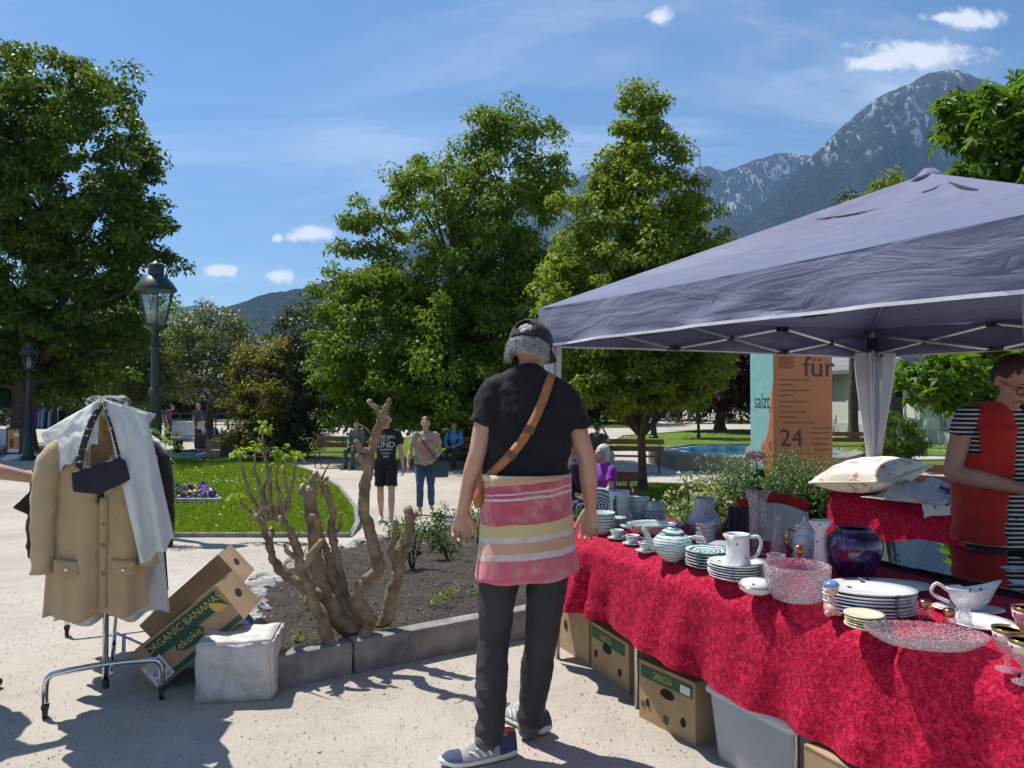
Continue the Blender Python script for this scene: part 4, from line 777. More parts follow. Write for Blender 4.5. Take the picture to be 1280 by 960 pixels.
# --- floral porcelain
p = T(925, 727)+Vector((0, .06, 0)); hh = stack('dessert_plate', 'white floral plate in the stack carrying the small jug', 'plate', 'floral plates under the jug', p, plate_prof(.115, .018), .0105, 6, flor_p)
p = p+Vector((0, -.02, 6*.0105+.0)); h = .125; t = pot('floral_jug', 'white floral milk jug standing on a stack of plates', 'jug', p, shell([(.048, 0), (.052, .008), (.047, .05), (.046, .1), (.05, h)], .004), flor, 40, wob=lambda a, i: 1+(.28*math.exp(-((a-PI)/.25)**2) if i in (5, 6) else 0))
handle(t, [(.043, 0, .11), (.08, -.008, .115), (.092, -.01, .085), (.075, -.008, .04), (.043, 0, .022)], .007, flor)
p = T(949, 743)+Vector((0, .04, 0)); t = pot('lidded_box', 'flat oval porcelain box with gold line and floral lid', 'porcelain box', p, [(.0001, 0), (.045, 0), (.064, .014), (.068, .026), (.066, .028), (.0001, .028)], porc, 36); m_ = MB(); m_.lathe([(.067, .028), (.066, .034), (.055, .046), (.03, .053), (.0001, .055)], 36); m_.build('lid', flor, t, smooth=True); m_ = MB(); m_.lathe([(.0685, .0265), (.0695, .028), (.0685, .0295)], 36); m_.build('gold_line', gold, t, smooth=True)
p = T(946, 692); h = W(p, 80); t = pot('crystal_vase', 'tall slim cut crystal vase holding the pink rose', 'vase', p, shell([(.034, 0), (.036, .01), (.026, .04), (.03, .12), (.036, h*.7), (.05, h*.92), (.062, h)], .005), crys, 24, wob=lambda a, i: 1+.05*math.cos(8*a))
def rose(p, top):
    t = thing('rose', 'pale pink rose on a dark leafy stem in the crystal vase', 'rose', p); d = top-p; m_ = MB(); m_.tube(spline([(0, 0, .02), d*.5+Vector((.012, 0, 0)), d*.97], 6), .0035, 6); m_.build('stem', M_('stem_green', (.02, .05, .015), .6), t)
    pm = M_('rose_petal', (.62, .22, .28), .55, col2=(.80, .60, .55), scale=40, bump=.2); r = random.Random(4)
    for ring, (n_, rr, hh_, op) in enumerate(((3, .012, .052, .05), (5, .022, .052, .2), (7, .032, .048, .4), (8, .040, .040, .7))):
        for i in range(n_):
            a = 2*PI*i/n_+ring*.6; pb = MB()
            pb.grid(lambda u, v: d+Vector((math.cos(a+(u-.5)*1.5)*(.004+rr*v**.8*(1+.25*op*v**3)), math.sin(a+(u-.5)*1.5)*(.004+rr*v**.8*(1+.25*op*v**3)), -.012+hh_*v**1.1-op*.016*v**4-.012*(2*u-1)**2*v)), 6, 6); pb.build('petal', pm, t, smooth=True, solid=.001)
    for i in range(9):
        f_ = r.uniform(.55, .93); a = r.uniform(0, 6.28); c = d*f_; o = Vector((math.cos(a), math.sin(a), -.15)); sd = Vector((-o.y, o.x, 0)); lb = MB(); lb.add([c, c+o*.025+sd*.02, c+o*.065+Vector((0, 0, -.015)), c+o*.025-sd*.02], [(0, 1, 2, 3)]); lb.build('leaf', leafmat('rose_leaf', (.012, .04, .015), (.03, .07, .02), .2), t)
rose(p, P(945, 574, p.y))
p = T(972, 700); h = W(p, 62); t = pot('decanter', 'slender faceted glass decanter beside the crystal vase', 'decanter', p, shell([(.036, 0), (.04, .01), (.036, .1), (.02, .15), (.014, .2), (.02, h)], .004), crysf, 8)
p = T(969, 724); pot('tumbler', 'clear cut glass tumbler behind the big glass bowl', 'glass', p, shell([(.024, 0), (.027, .01), (.037, .1), (.038, .105)], .003), crysf, 24)
p = T(1004, 700); h = .185; t = pot('coffee_pot', 'bluish floral coffee pot with gilt handle', 'coffee pot', p, shell([(.05, 0), (.058, .01), (.064, .05), (.06, .11), (.05, .145), (.04, .155)], .004), flor, 36); m_ = MB(); m_.lathe([(.046, .152), (.04, .165), (.018, .176), (.007, .18), (.008, .188), (.011, .195), (.0001, .203)], 24); m_.build('lid', flor, t, smooth=True)
handle(t, [(-.05, -.02, .14), (-.085, -.03, .14), (-.09, -.032, .09), (-.06, -.02, .045)], .007, gold); m_ = MB(); m_.tube(spline([(.05, .015, .06), (.085, .03, .11), (.1, .035, .155)], 6), lerpl([.02, .012, .01], 13), 10); m_.build('spout', flor, t, smooth=True)
p = T(1024, 716); h = W(p, 66); pot('trumpet_vase', 'narrow white floral trumpet vase beside the purple urn', 'vase', p, shell([(.046, 0), (.047, .006), (.03, .06), (.021, h*.62), (.026, h*.82), (.045, h)], .004), flor, 36, wob=lambda a, i: 1+(.14*math.cos(2*a) if i in (6, 7) else 0))
p = T(998, 716); t = pot('scent_bottle', 'glass scent bottle with tall gilt stopper', 'bottle', p, shell([(.024, 0), (.026, .006), (.024, .05), (.010, .066), (.009, .08)], .003), clear, 20); m_ = MB(); m_.lathe([(.010, .078), (.010, .086), (.016, .088), (.008, .094), (.010, .104), (.020, .115), (.021, .118), (.0001, .12)], 20); m_.build('stopper', gold, t, smooth=True)
p = T(975, 712); pot('small_plate', 'small floral plate lying flat behind the glass tumbler', 'plate', p+Vector((0, .1, 0)), plate_prof(.075, .014), flor_p)
p = T(1006, 757)+Vector((0, .085, 0)); pot('crystal_bowl', 'large cut crystal bowl with starburst pattern', 'glass bowl', p, shell([(.06, 0), (.085, .008), (.108, .05), (.115, .1), (.118, .132)], .006), crys, 48, wob=lambda a, i: 1+.018*math.cos(24*a))
p = T(1038, 768)                                                # figurine
t = thing('figurine', 'little painted child figurine with blue cap', 'figurine', p, .2); m_ = MB(); m_.ball((0, 0, .022), (.026, .03, .022)).ball((.004, 0, .05), (.020, .018, .026)).ball((-.022, -.012, .012), (.014, .011, .011)).ball((.018, -.012, .012), (.014, .011, .011)); m_.build('body', M_('pink_glaze', (.62, .33, .30), .2, .2, bump=0), t, smooth=True)
m_ = MB(); m_.ball((0, -.002, .090), (.023, .021, .024)).ball((-.003, -.022, .087), .004); m_.build('head', M_('painted_face', (.70, .45, .33), .25, .08, bump=0), t, smooth=True); m_ = MB(); m_.ball((.002, .004, .103), (.027, .026, .016)); m_.build('cap', M_('blue_glaze', (.12, .26, .58), .2, .1, bump=0), t, smooth=True); m_ = MB(); m_.ball((.012, .014, .085), (.016, .012, .022)); m_.build('hair', M_('blond', (.5, .3, .1), .4), t, smooth=True)
for s_ in (-1, 1): MB().ball((s_*.008-.002, -.0225, .092), .0025, 6, 5).build('eye', blackp, t)
p = T(1076, 722)+Vector((0, .07, 0)); pv_m, n, b, out = mat_new('purple_glass'); v = OBJ(n); L(n, RAMP(n, NOISE(n, v, 16, 5, .6, 1.5), [(.35, (.012, .006, .03)), (.6, (.055, .018, .10)), (.8, (.22, .16, .30))]), b.inputs['Base Color']); b.inputs['Roughness'].default_value = .06; b.inputs['Coat Weight'].default_value = 1; BUMP(n, b, NOISE(n, v, 18, 4, .6, 1), .5, .01)
pot('purple_urn', 'dark purple marbled urn standing in the shade', 'urn', p, shell([(.07, 0), (.075, .006), (.095, .05), (.114, .115), (.108, .155), (.085, .178), (.068, .185), (.072, .195)], .005), pv_m, 44)
p = T(1113, 745)+Vector((0, .1, 0)); pot('oval_platter', 'long pale oval platter behind the stacked oval plates', 'platter', p, plate_prof(.2, .02), flor_p, 48, None, TANG+PI/2-.5, 1, .55)
p = T(1100, 776)+Vector((0, .085, 0)); stack('oval_plate', 'bluish white oval plate in the tall stack before the purple urn', 'plate', 'stacked oval plates', p, plate_prof(.150, .02), .0115, 7, flor_p, 1, .68, -.25, .004, 48)
p = T(1087, 789)+Vector((0, .045, 0)); stack('cream_saucer', 'cream coloured saucer in the little stack by the velvet edge', 'saucer', 'cream saucers', p, plate_prof(.062, .012), .0085, 5, cream)
p = T(1172, 816)+Vector((0, .075, 0)); pot('crystal_dish', 'wide shallow cut crystal dish with scalloped rim', 'glass dish', p, shell([(.075, 0), (.12, .006), (.16, .03), (.172, .045)], .005), crys, 64, None, -.3, 1, .62, wob=lambda a, i: 1+(.03*math.cos(28*a) if 2 <= i <= 5 else 0))
for i, (px, py) in enumerate(((1154, 779), (1184, 791))):
    p = T(px, py); t = pot('cruet', ('small square glass cruet with copper lid by the oval plates', 'small glass cruet with copper lid by the scalloped dish')[i], 'cruet', p, shell([(.024, 0), (.026, .004), (.024, .05), (.016, .056)], .003), clear, 4, None, .5); m_ = MB(); m_.lathe([(.017, .056), (.018, .058), (.018, .076), (.015, .08), (.0001, .08)], 20); m_.build('lid', copper, t, smooth=True)
p = T(1203, 783); t = pot('glass_shaker', 'cut glass salt shaker with domed top before the gravy boat', 'shaker', p, shell([(.022, 0), (.026, .006), (.02, .04), (.017, .055)], .003), crys, 10); MB().ball((0, 0, .074), (.020, .020, .024)).build('dome', crys, t, smooth=True)
p = T(1216, 768)+Vector((0, .04, 0)); pot('boat_saucer', 'oval floral saucer under the gravy boat', 'saucer', p, plate_prof(.115, .014), flor_p, 40, None, -.2, 1, .6)
t = thing('gravy_boat', 'white floral gravy boat with high looped handle', 'gravy boat', p+Vector((0, 0, .01)), -.2); m_ = MB(); m_.lathe(shell([(.035, 0), (.038, .012), (.055, .03), (.066, .06), (.07, .068)], .004), 40, (0, 0, 0), 1, .62, wob=lambda a, i: 1+(.55*math.exp(-(min(a, 2*PI-a)/.45)**2) if i in (4, 5, 6) else .25*math.exp(-(min(a, 2*PI-a)/.5)**2)))
for i, q in enumerate(m_.v):
    if q[2] > .05: m_.v[i] = (q[0], q[1], q[2]+.035*max(0, q[0]/.1)**1.5 if q[0] > 0 else q[2]+.006)
m_.build('body', flor, t, smooth=True); handle(t, [(-.06, 0, .06), (-.10, 0, .085), (-.115, 0, .05), (-.06, 0, .022)], .006, flor)
p = T(1236, 792); pot('flat_plate', 'pale blue white plate lying beside the gilt goblets', 'plate', p+Vector((.02, .09, 0)), plate_prof(.10, .016), flor_p)
gob = floral_mat('goblet_print', (.75, .6, .55), ((.25, .05, .2), (.2, .05, .15), (.1, .2, .05)), 60, .3, .5)
for i, (px, py, sc) in enumerate(((1256, 836, 1), (1277, 852, 1), (1279, 805, 1), (1296, 826, 1))):
    p = T(px, py); t = thing('goblet', ('gilt rimmed painted goblet beside the scalloped dish', 'gilt rimmed painted goblet at the velvet edge', 'gilt rimmed goblet behind the other goblets', 'gilt rimmed goblet half cut by the picture')[i] if i < 3 else 'gilt rimmed goblet standing outermost in the goblet group', 'goblet', p)
    m_ = MB(); m_.lathe([(.0001, 0), (.03, .001), (.03, .004), (.008, .01), (.006, .03), (.010, .036), (.006, .043), (.012, .05), (.026, .062), (.033, .085), (.037, .115), (.0355, .115), (.031, .086), (.024, .066), (.0001, .055)], 28); m_.build('bowl', crysf, t, smooth=True); m_ = MB(); m_.lathe([(.0372, .110), (.0385, .117), (.0352, .117), (.0352, .110)], 28); m_.build('gilt_rim', gold, t, smooth=True)
    m_ = MB(); m_.lathe([(.0335, .083), (.0358, .098), (.0366, .105)], 28); o = m_.build('painted_band', gob, t, smooth=True); o.data.polygons.foreach_set('use_smooth', [True]*len(o.data.polygons))
# ================================================================ under the table: cartons and tub
kraft = M_('kraft', (.36, .235, .12), .85, col2=(.47, .32, .175), scale=5, bump=.2, bscale=120); kraft_d = M_('kraft_shaded', (.27, .175, .09), .85, .15); boxgreen = M_('box_green', (.02, .11, .055), .7, .1, bump=0); boxyel = M_('box_yellow', (.55, .42, .06), .7, .1, bump=0); boxbrown = M_('box_brown', (.15, .09, .045), .8, .1, bump=0)
def carton(label, c, dims, rz, holes=(), green=None, word=None, group=None, open_top=False, face=-1, name='carton'):
    t = thing(name, label, 'box', c, rz, group); w, d, h = dims; th = .006; m_ = MB()
    for (cc, dd) in (((0, -d/2+th/2, h/2), (w, th, h)), ((0, d/2-th/2, h/2), (w, th, h)), ((-w/2+th/2, 0, h/2), (th, d-2*th-.001, h)), ((w/2-th/2, 0, h/2), (th, d-2*th-.001, h)), ((0, 0, th/2+.001), (w-2*th-.002, d-2*th-.002, th))):
        q = MB(); q.box(cc, dd); q.build('panel', kraft, t)
    if not open_top:
        q = MB(); q.box((0, -d*.26, h+.004), (w-.002, d*.5, .005)).build('flap', kraft, t); q = MB(); q.box((0, d*.26, h+.005), (w-.002, d*.46, .005)).build('flap', kraft, t)
    y = -d/2-.002
    if green:
        x0, x1, z0, z1 = green; q = MB(); q.box(((x0+x1)/2, y, (z0+z1)/2), (x1-x0, .002, z1-z0)); q.build('green_print', boxgreen, t)
        if word: text('lettering', word, (z1-z0)*.85, boxyel, t, facing(((x0+x1)/2-.02, y-.002, (z0+z1)/2), (0, -1, 0)), 0, .62)
    for (hx, hz_, rx, ry) in holes:
        q = MB(); q.add([(hx+rx*math.cos(2*PI*i/20), y-.002, hz_+ry*math.sin(2*PI*i/20)*(1 if math.sin(2*PI*i/20) > 0 else .7)) for i in range(20)], [tuple(range(20))]); q.build('hand_hole_shade', holeshade, t)  # dark disc on the panel, inner shade of the hole as colour
    return t
GA_ = TANG
def under(p0, p1): a = Vector((*p0, 0)); b = Vector((*p1, 0)); d = (b-a); return (a+b)/2, d.length, math.atan2(d.y, d.x)
def front_box(label, p0, p1, h, dep, **kw):
    c, w, a = under(p0, p1); n_ = Vector((-math.sin(a), math.cos(a), 0)); c = c+n_*dep/2; c.z = g(0, c.y); return carton(label, c, (w-.012, dep, h), a, **kw)
q1 = G(699, 806); q2 = G(736, 831); front_box('plain brown carton with heart shaped hand hole under the table', q1[:2], q2[:2], .27, .30, holes=((-.10, .15, .02, .035),))
q1 = G(738, 831); q2 = G(786, 866); t = front_box('banana carton with green band standing left of the table leg', q1[:2], q2[:2], .25, .36, holes=((-.02, .155, .05, .03), (-.15, .09, .016, .025), (.12, .075, .016, .025)), green=(-.20, .17, .175, .235), word='SABROSA')
q1 = G(797, 893); q2 = G(869, 931); t = front_box('banana carton with green band and white label beside the plastic tub', q1[:2], q2[:2], .27, .34, holes=((.01, .165, .045, .026), (-.12, .085, .014, .022), (.11, .075, .016, .024)), green=(-.165, .165, .20, .255), word='SABROSA')
q = MB(); q.box((.125, -.1745, .225), (.06, .002, .035)); q.build('white_label', card, t); q = MB(); q.box((.0, -.1725, .05), (.03, .002, .035)); q.build('green_print', boxgreen, t); q = MB(); q.box((-.155, -.1725, .075), (.02, .002, .025)); q.build('green_print', boxgreen, t)
carton('brown carton standing upright behind the labelled banana carton', (1.02, 3.92, g(0, 3.9)), (.42, .30, .36), GA_, ((0, .28, .04, .02),))
front_box('brown carton at the far corner under the velvet hem', (1.00, 2.66), (1.22, 2.20), .32, .30)
pb_m, n, b, out = mat_new('banana_lid_print'); v = OBJ(n); L(n, RAMP(n, NOISE(n, v, 14, 2, .5, 1.2), [(.42, (.66, .66, .62)), (.5, (.60, .46, .08)), (.58, (.04, .20, .12))], 'CONSTANT'), b.inputs['Base Color']); b.inputs['Roughness'].default_value = .6
q1 = G(699, 806); q2 = G(738, 832); c, w, a = under(q1[:2], q2[:2]); nn_ = Vector((-math.sin(a), math.cos(a), 0)); m_ = MB(); m_.box((0, 0, .055), (.40, .30, .11)); tag(m_.build('printed_box', pb_m, None, bevel=.01, loc=c+nn_*.16+Vector((.01, 0, .286)), rot=(0, 0, a)), 'white box printed with yellow fruit lying on the heart-hole carton', 'box')
# plastic tub
pl_m, n, b, out = mat_new('milky_plastic'); b.inputs['Base Color'].default_value = (.78, .80, .82, 1); b.inputs['Roughness'].default_value = .3; b.inputs['Transmission Weight'].default_value = .0
tt_ = N(n, 'ShaderNodeBsdfTransparent'); tt_.inputs[0].default_value = (.92, .94, .96, 1); mx = N(n, 'ShaderNodeMixShader'); mx.inputs[0].default_value = .42; L(n, tt_.outputs[0], mx.inputs[1]); L(n, b.outputs[0], mx.inputs[2]); L(n, mx.outputs[0], out.inputs[0])
lid_m = M_('milky_lid', (.68, .70, .73), .35, .05, bump=.05)
q1 = G(878, 941); c0 = Vector((q1.x, q1.y, 0)); c, w, a = under(c0[:2], (c0+DT*.50)[:2]); nn_ = Vector((-math.sin(a), math.cos(a), 0)); t = thing('plastic_tub', 'translucent plastic storage tub with grey lid under the velvet', 'tub', c+nn_*.19, a)
def rr(hx, hy, z, r=.03): return [(sx*(hx-r)+r*math.cos(an), sy*(hy-r)+r*math.sin(an), z) for (sx, sy, a0) in ((1, 1, 0), (-1, 1, PI/2), (-1, -1, PI), (1, -1, 1.5*PI)) for an in [a0+PI/2*i/4 for i in range(5)]]
m_ = MB(); rings = [rr(.21, .155, 0), rr(.215, .16, .02), rr(.236, .182, .28), rr(.232, .178, .28), rr(.211, .156, .025), rr(.20, .15, .008)]; m_.add([q for r_ in rings for q in r_], [(i*20+j, i*20+(j+1) % 20, (i+1)*20+(j+1) % 20, (i+1)*20+j) for i in range(5) for j in range(20)]+[tuple(range(19, -1, -1)), tuple(100+j for j in range(20))]); m_.build('tub_body', pl_m, t, smooth=True, edge=50)
m_ = MB(); rings = [rr(.245, .19, .275), rr(.25, .195, .28), rr(.25, .195, .30), rr(.235, .18, .318), rr(.20, .15, .32)]; m_.add([q for r_ in rings for q in r_], [(i*20+j, i*20+(j+1) % 20, (i+1)*20+(j+1) % 20, (i+1)*20+j) for i in range(4) for j in range(20)]+[tuple(range(19, -1, -1)), tuple(80+j for j in range(20))]); m_.build('lid', lid_m, t, smooth=True, edge=40)
for i, (x_, z_, cc) in enumerate(((-.12, .01, (.30, .2, .16)), (.02, .01, (.45, .42, .4)), (.12, .01, (.10, .12, .16)))):
    b_ = heap('wrapped_bundle', ('reddish', 'pale', 'dark')[i] + ' wrapped bundle inside the translucent tub', 'bundle', 0, 0, (.085, .11, .18), cloth('bundle%d' % i, cc), 2.2+i, 0, .6); b_.location = t.matrix_basis @ Vector((x_, 0, z_+.012)); b_.rotation_euler = (0, 0, a)
# ================================================================ people
def sph_pts(c, r, R=None, n=10, m=6):
    r = (r, r, r) if isinstance(r, (int, float)) else r; out = []; c = Vector(c)
    for i in range(m+1):
        t = PI*i/m
        for j in range(n if 0 < i < m else 1):
            a = 2*PI*j/n; p = Vector((r[0]*math.sin(t)*math.cos(a), r[1]*math.sin(t)*math.sin(a), r[2]*math.cos(t))); out.append(c+(R@p if R else p))
    return out
def hull_into(bm, pts):
    vs = [bm.verts.new(p) for p in pts]; r = bmesh.ops.convex_hull(bm, input=vs)
    bmesh.ops.delete(bm, geom=[v for v in set(r['geom_interior'])|set(r['geom_unused']) if isinstance(v, bmesh.types.BMVert)], context='VERTS')
class Blob:
    def __init__(s): s.h = []
    def cone(s, p0, r0, p1, r1, R=None, n=12, m=8): s.h.append(sph_pts(p0, r0, R, n, m)+sph_pts(p1, r1, R, n, m)); return s
    def chain(s, pts, rs, R=None, n=12, m=8):
        for i in range(len(pts)-1): s.cone(pts[i], rs[i], pts[i+1], rs[i+1], R, n, m)
        return s
    def ball(s, c, r, R=None): s.h.append(sph_pts(c, r, R, 14, 10)); return s
    def frus(s, p0, r0, p1, r1, x=None):                        # flat-ended limb piece (sleeve, trouser leg)
        p0, p1 = Vector(p0), Vector(p1); d = (p1-p0).normalized(); a, b = frame(d) if x is None else (Vector(x), d.cross(Vector(x)).normalized())
        a = (a-d*a.dot(d)).normalized(); b = d.cross(a); f = lambda p, r: [p+a*(r if not isinstance(r, tuple) else r[0])*math.cos(2*PI*i/20)+b*(r if not isinstance(r, tuple) else r[1])*math.sin(2*PI*i/20) for i in range(20)]
        s.h.append(f(p0, r0)+f(p1, r1)); return s
    def mesh(s, name, voxel, smooth=3, disp=None, raw_h=()):
        bm = bmesh.new()
        for h in s.h: hull_into(bm, h)
        bmesh.ops.recalc_face_normals(bm, faces=bm.faces); me = bpy.data.meshes.new('tmp'); bm.to_mesh(me); bm.free()
        o = bpy.data.objects.new('tmp', me); COL.objects.link(o); md = o.modifiers.new('r', 'REMESH'); md.mode = 'VOXEL'; md.voxel_size = voxel
        if smooth: sm = o.modifiers.new('s', 'SMOOTH'); sm.iterations = smooth; sm.factor = .5
        bpy.context.view_layer.update(); out = bpy.data.meshes.new_from_object(o.evaluated_get(bpy.context.evaluated_depsgraph_get())); bpy.data.objects.remove(o)
        if raw_h or disp:
            bm = bmesh.new(); bm.from_mesh(out)
            if disp:
                bm.normal_update()
                for v in bm.verts: v.co += v.normal*disp(v.co)
            for h in raw_h: hull_into(bm, h)
            bm.to_mesh(out); bm.free()
        out.name = name; out.polygons.foreach_set('use_smooth', [True]*len(out.polygons)); return out
def hand(B, w, d, n, thumb, k=1.0, curl=.5, spread=.12, rawlist=None):
    """palm from the wrist w along d; n points out of the palm; thumb is the side of the thumb"""
    w, d, n = Vector(w), Vector(d).normalized(), Vector(n).normalized(); s = Vector(thumb).normalized(); s = (s-d*s.dot(d)).normalized(); n = s.cross(d) if s.cross(d).dot(n) > 0 else -s.cross(d)
    C = lambda p, r, q, t: (B.cone(p, r, q, t, None, 10, 6) if rawlist is None else rawlist.append(sph_pts(p, r, None, 6, 4)+sph_pts(q, t, None, 6, 4)))
    kn = [w+d*.088*k+s*(.036-.024*i)*k+d*(-.004*abs(i-1.3))*k for i in range(4)]
    Rm = Matrix((s, d, n)).transposed(); 
    B.cone(w+d*.01*k, (.026*k, .02*k, .018*k), w+d*.045*k, (.036*k, .03*k, .016*k), Rm); B.cone(w+d*.045*k, (.036*k, .03*k, .016*k), w+d*.082*k, (.041*k, .014*k, .0125*k), Rm)
    for i, ln in enumerate((.075, .084, .077, .06)):
        p = kn[i]; c = curl*(1+.15*i); a = c*.55; q = d+s*(spread*(1.2-i)*.35); q.normalize(); r0 = .0090*k
        for j, f in enumerate((.44, .32, .24)):
            dd = (q*math.cos(a)+n*math.sin(a)).normalized(); e = p+dd*ln*f*k; C(p, r0, e, r0*.92); p = e; r0 *= .92; a += c*(1.0 if j == 0 else .8)
    p = w+d*.022*k+s*.026*k; dd = (s*.42+d*.80+n*.42).normalized(); r0 = .0135*k
    for j, ln in enumerate((.042, .034, .026)): e = p+dd*ln*k; C(p, r0, e, r0*.88); p = e; r0 *= .88; dd = (dd+d*.35+n*.22*curl).normalized()
STD = dict(pelvis=(0, 0, .95), waist=(0, 0, 1.09), chest=(0, -.005, 1.27), neck=(0, -.015, 1.475), head=(0, .015, 1.625), shl=(-.175, -.015, 1.415), shr=(.175, -.015, 1.415), ell=(-.225, -.03, 1.13), elr=(.225, -.03, 1.13), wrl=(-.235, .05, .885), wrr=(.235, .05, .885),
           hil=(-.09, 0, .91), hir=(.09, 0, .91), knl=(-.095, .02, .50), knr=(.095, .02, .50), anl=(-.095, -.03, .085), anr=(.095, -.03, .085), tol=(-.115, .15, .03), tor=(.115, .15, .03))
def figure(label, loc, rz=0.0, k=1.0, J={}, girth=1.0, skinm=None, shirt=None, sleeve='short', trousers=None, leg='long', shoes=None, hairm=None, hair='short', voxel=.012, yaw=0.0, nod=0.0, hem=-.02, curl=.5, fine=False, group=None, wr=.006, palm=None, belly=0.0, face=True):
    t = thing('person', label, 'person', loc, rz, group); j = {a: Vector(b)*k for a, b in {**STD, **J}.items()}; G_ = girth; B = Blob(); q = lambda r: r*k
    up = (j['neck']-j['pelvis']).normalized(); xs_ = (j['shr']-j['shl']).normalized(); fw = up.cross(xs_).normalized(); R = Matrix((xs_, fw, up)).transposed()
    tor = [(j['pelvis'], (.145*G_, .105*G_, .10)), (j['waist'], (.135*G_, .098*G_+belly, .09)), (j['chest'], (.158*G_**.7, .108*G_**.8, .10)), (j['chest'].lerp(j['neck'], .55), (.15, .085, .06))]
    for i in range(3): B.cone(tor[i][0], tuple(q(r) for r in tor[i][1]), tor[i+1][0], tuple(q(r) for r in tor[i+1][1]), R)
    B.cone(j['shl'], q(.055), j['shr'], q(.055)); B.cone(j['neck']-up*q(.02), q(.058), j['head']-up*q(.06), q(.05))
    HR = Matrix.Rotation(yaw, 3, 'Z') @ Matrix.Rotation(-nod, 3, 'X'); hp = lambda x, y, z: j['head']+HR@(Vector((x, y, z))*k)
    B.ball(hp(0, -.012, .025), (q(.077), q(.094), q(.092)), HR); B.cone(hp(0, .022, -.025), (q(.064), q(.068), q(.06)), hp(0, .045, -.082), (q(.036), q(.034), q(.028)), HR)
    B.cone(hp(0, .092, .012), q(.010), hp(0, .108, -.022), q(.014)); [B.ball(hp(s*.079, -.008, -.005), (q(.011), q(.02), q(.032)), HR) for s in (-1, 1)]; B.cone(hp(-.02, .084, -.058), q(.010), hp(.02, .084, -.058), q(.010)); B.cone(hp(-.04, .072, .028), q(.016), hp(.04, .072, .028), q(.016))
    rawh = None if fine else []
    for sd, sg in (('l', -1), ('r', 1)):
        s_, e, w = j['sh'+sd], j['el'+sd], j['wr'+sd]; B.cone(s_, q(.054), s_.lerp(e, .55), q(.046*G_**.5)); B.cone(s_.lerp(e, .55), q(.046*G_**.5), e, q(.038)); B.cone(e, q(.038), e.lerp(w, .3), q(.042*G_**.4)); B.cone(e.lerp(w, .3), q(.042*G_**.4), w, q(.027))
        pd = (palm or {}).get(sd); d = (w-e).normalized(); hd, hn, ht = (Vector(v) for v in pd) if pd else (d, Vector((-sg, 0, 0)), Vector((0, 1, 0)))
        hand(B, w, hd, hn, ht, k, curl, .05, rawh)
        h, kn, an, to = j['hi'+sd], j['kn'+sd], j['an'+sd], j['to'+sd]; B.cone(h, q(.085*G_**.6), h.lerp(kn, .5), q(.072*G_**.5)); B.cone(h.lerp(kn, .5), q(.072*G_**.5), kn, q(.052)); B.cone(kn, q(.052), kn.lerp(an, .32), q(.056)); B.cone(kn.lerp(an, .32), q(.056), an, q(.034)); B.cone(an-Vector((0, 0, q(.045))), q(.034), to+Vector((0, 0, q(.01))), q(.03))
    body = link('body', B.mesh('body', voxel, 3, None, rawh or ()), skinm, t)
    # clothing
    wn = lambda sc, am: (lambda c: am*noise.fractal(Vector((c.x*sc, c.y*sc, c.z*sc*.7)), .7, 2, 3)+am*.8*noise.noise(Vector((c.x*sc*2.2, c.y*sc*2.2, c.z*sc*.9+c.x*9))))
    if shirt:
        S = Blob(); ex = .013; hz = j['pelvis']+up*q(hem)
        lev = [(hz, (.150*G_+ex, .112*G_+ex+belly*.6)), (j['waist'], (.142*G_+ex, .104*G_+ex+belly)), (j['chest'].lerp(j['waist'], .4), (.155*G_**.7+ex, .107*G_**.8+ex+belly*.6)), (j['chest'], (.166*G_**.7+ex, .113*G_**.8+ex)), (j['chest'].lerp(j['neck'], .45), (.168+ex, .098+ex))]
        for i in range(4): S.frus(lev[i][0], tuple(q(r) for r in lev[i][1]), lev[i+1][0], tuple(q(r) for r in lev[i+1][1]), xs_)
        S.cone(j['shl'], q(.062), j['shr'], q(.062)); S.frus(lev[4][0], (q(.175), q(.105)), j['neck']+up*q(.0), (q(.085), q(.07)), xs_); S.frus(j['neck']-up*q(.02), (q(.085), q(.075)), j['neck']+up*q(.018), (q(.066), q(.064)), xs_)
        for sd in 'lr':
            s_, e, w = j['sh'+sd], j['el'+sd], j['wr'+sd]; S.cone(s_, q(.063), s_.lerp(e, .2), q(.066))
            if sleeve == 'short': S.frus(s_.lerp(e, .05), q(.066), s_.lerp(e, .62), q(.070*G_**.4))
            elif sleeve == 'cap': S.frus(s_, q(.062), s_.lerp(e, .24), q(.062))
            elif sleeve == 'long': S.frus(s_, q(.064), e, q(.056)); S.cone(e, q(.056), e.lerp(w, .3), q(.054)); S.frus(e, q(.055), w, q(.04))
        link('shirt', S.mesh('shirt', voxel, 2, wn(9, wr*k)), shirt, t)
    if trousers:
        S = Blob(); S.frus(j['pelvis']+up*q(.09), (q(.150*G_), q(.108*G_)), j['pelvis']-up*q(.02), (q(.158*G_), q(.118*G_)), xs_)
        for sd in 'lr':
            h, kn, an = j['hi'+sd], j['kn'+sd], j['an'+sd]; r0 = .094*G_**.6; S.cone(j['pelvis'].lerp(h, .6), q(.1), h, q(r0+.004))
            if leg == 'shorts': S.frus(h, q(r0), h.lerp(kn, .80), q(.092*G_**.4))
            else:
                S.cone(h, q(r0), h.lerp(kn, .5), q(.082*G_**.5)); S.cone(h.lerp(kn, .5), q(.082*G_**.5), kn, q(.066)); S.cone(kn, q(.066), kn.lerp(an, .35), q(.066))
                end = .86 if leg == 'cropped' else 1.0; S.frus(kn.lerp(an, .3), q(.066), kn.lerp(an, end), q(.058))
        link('trousers', S.mesh('trousers', voxel, 2, wn(10, wr*1.1*k)), trousers, t)
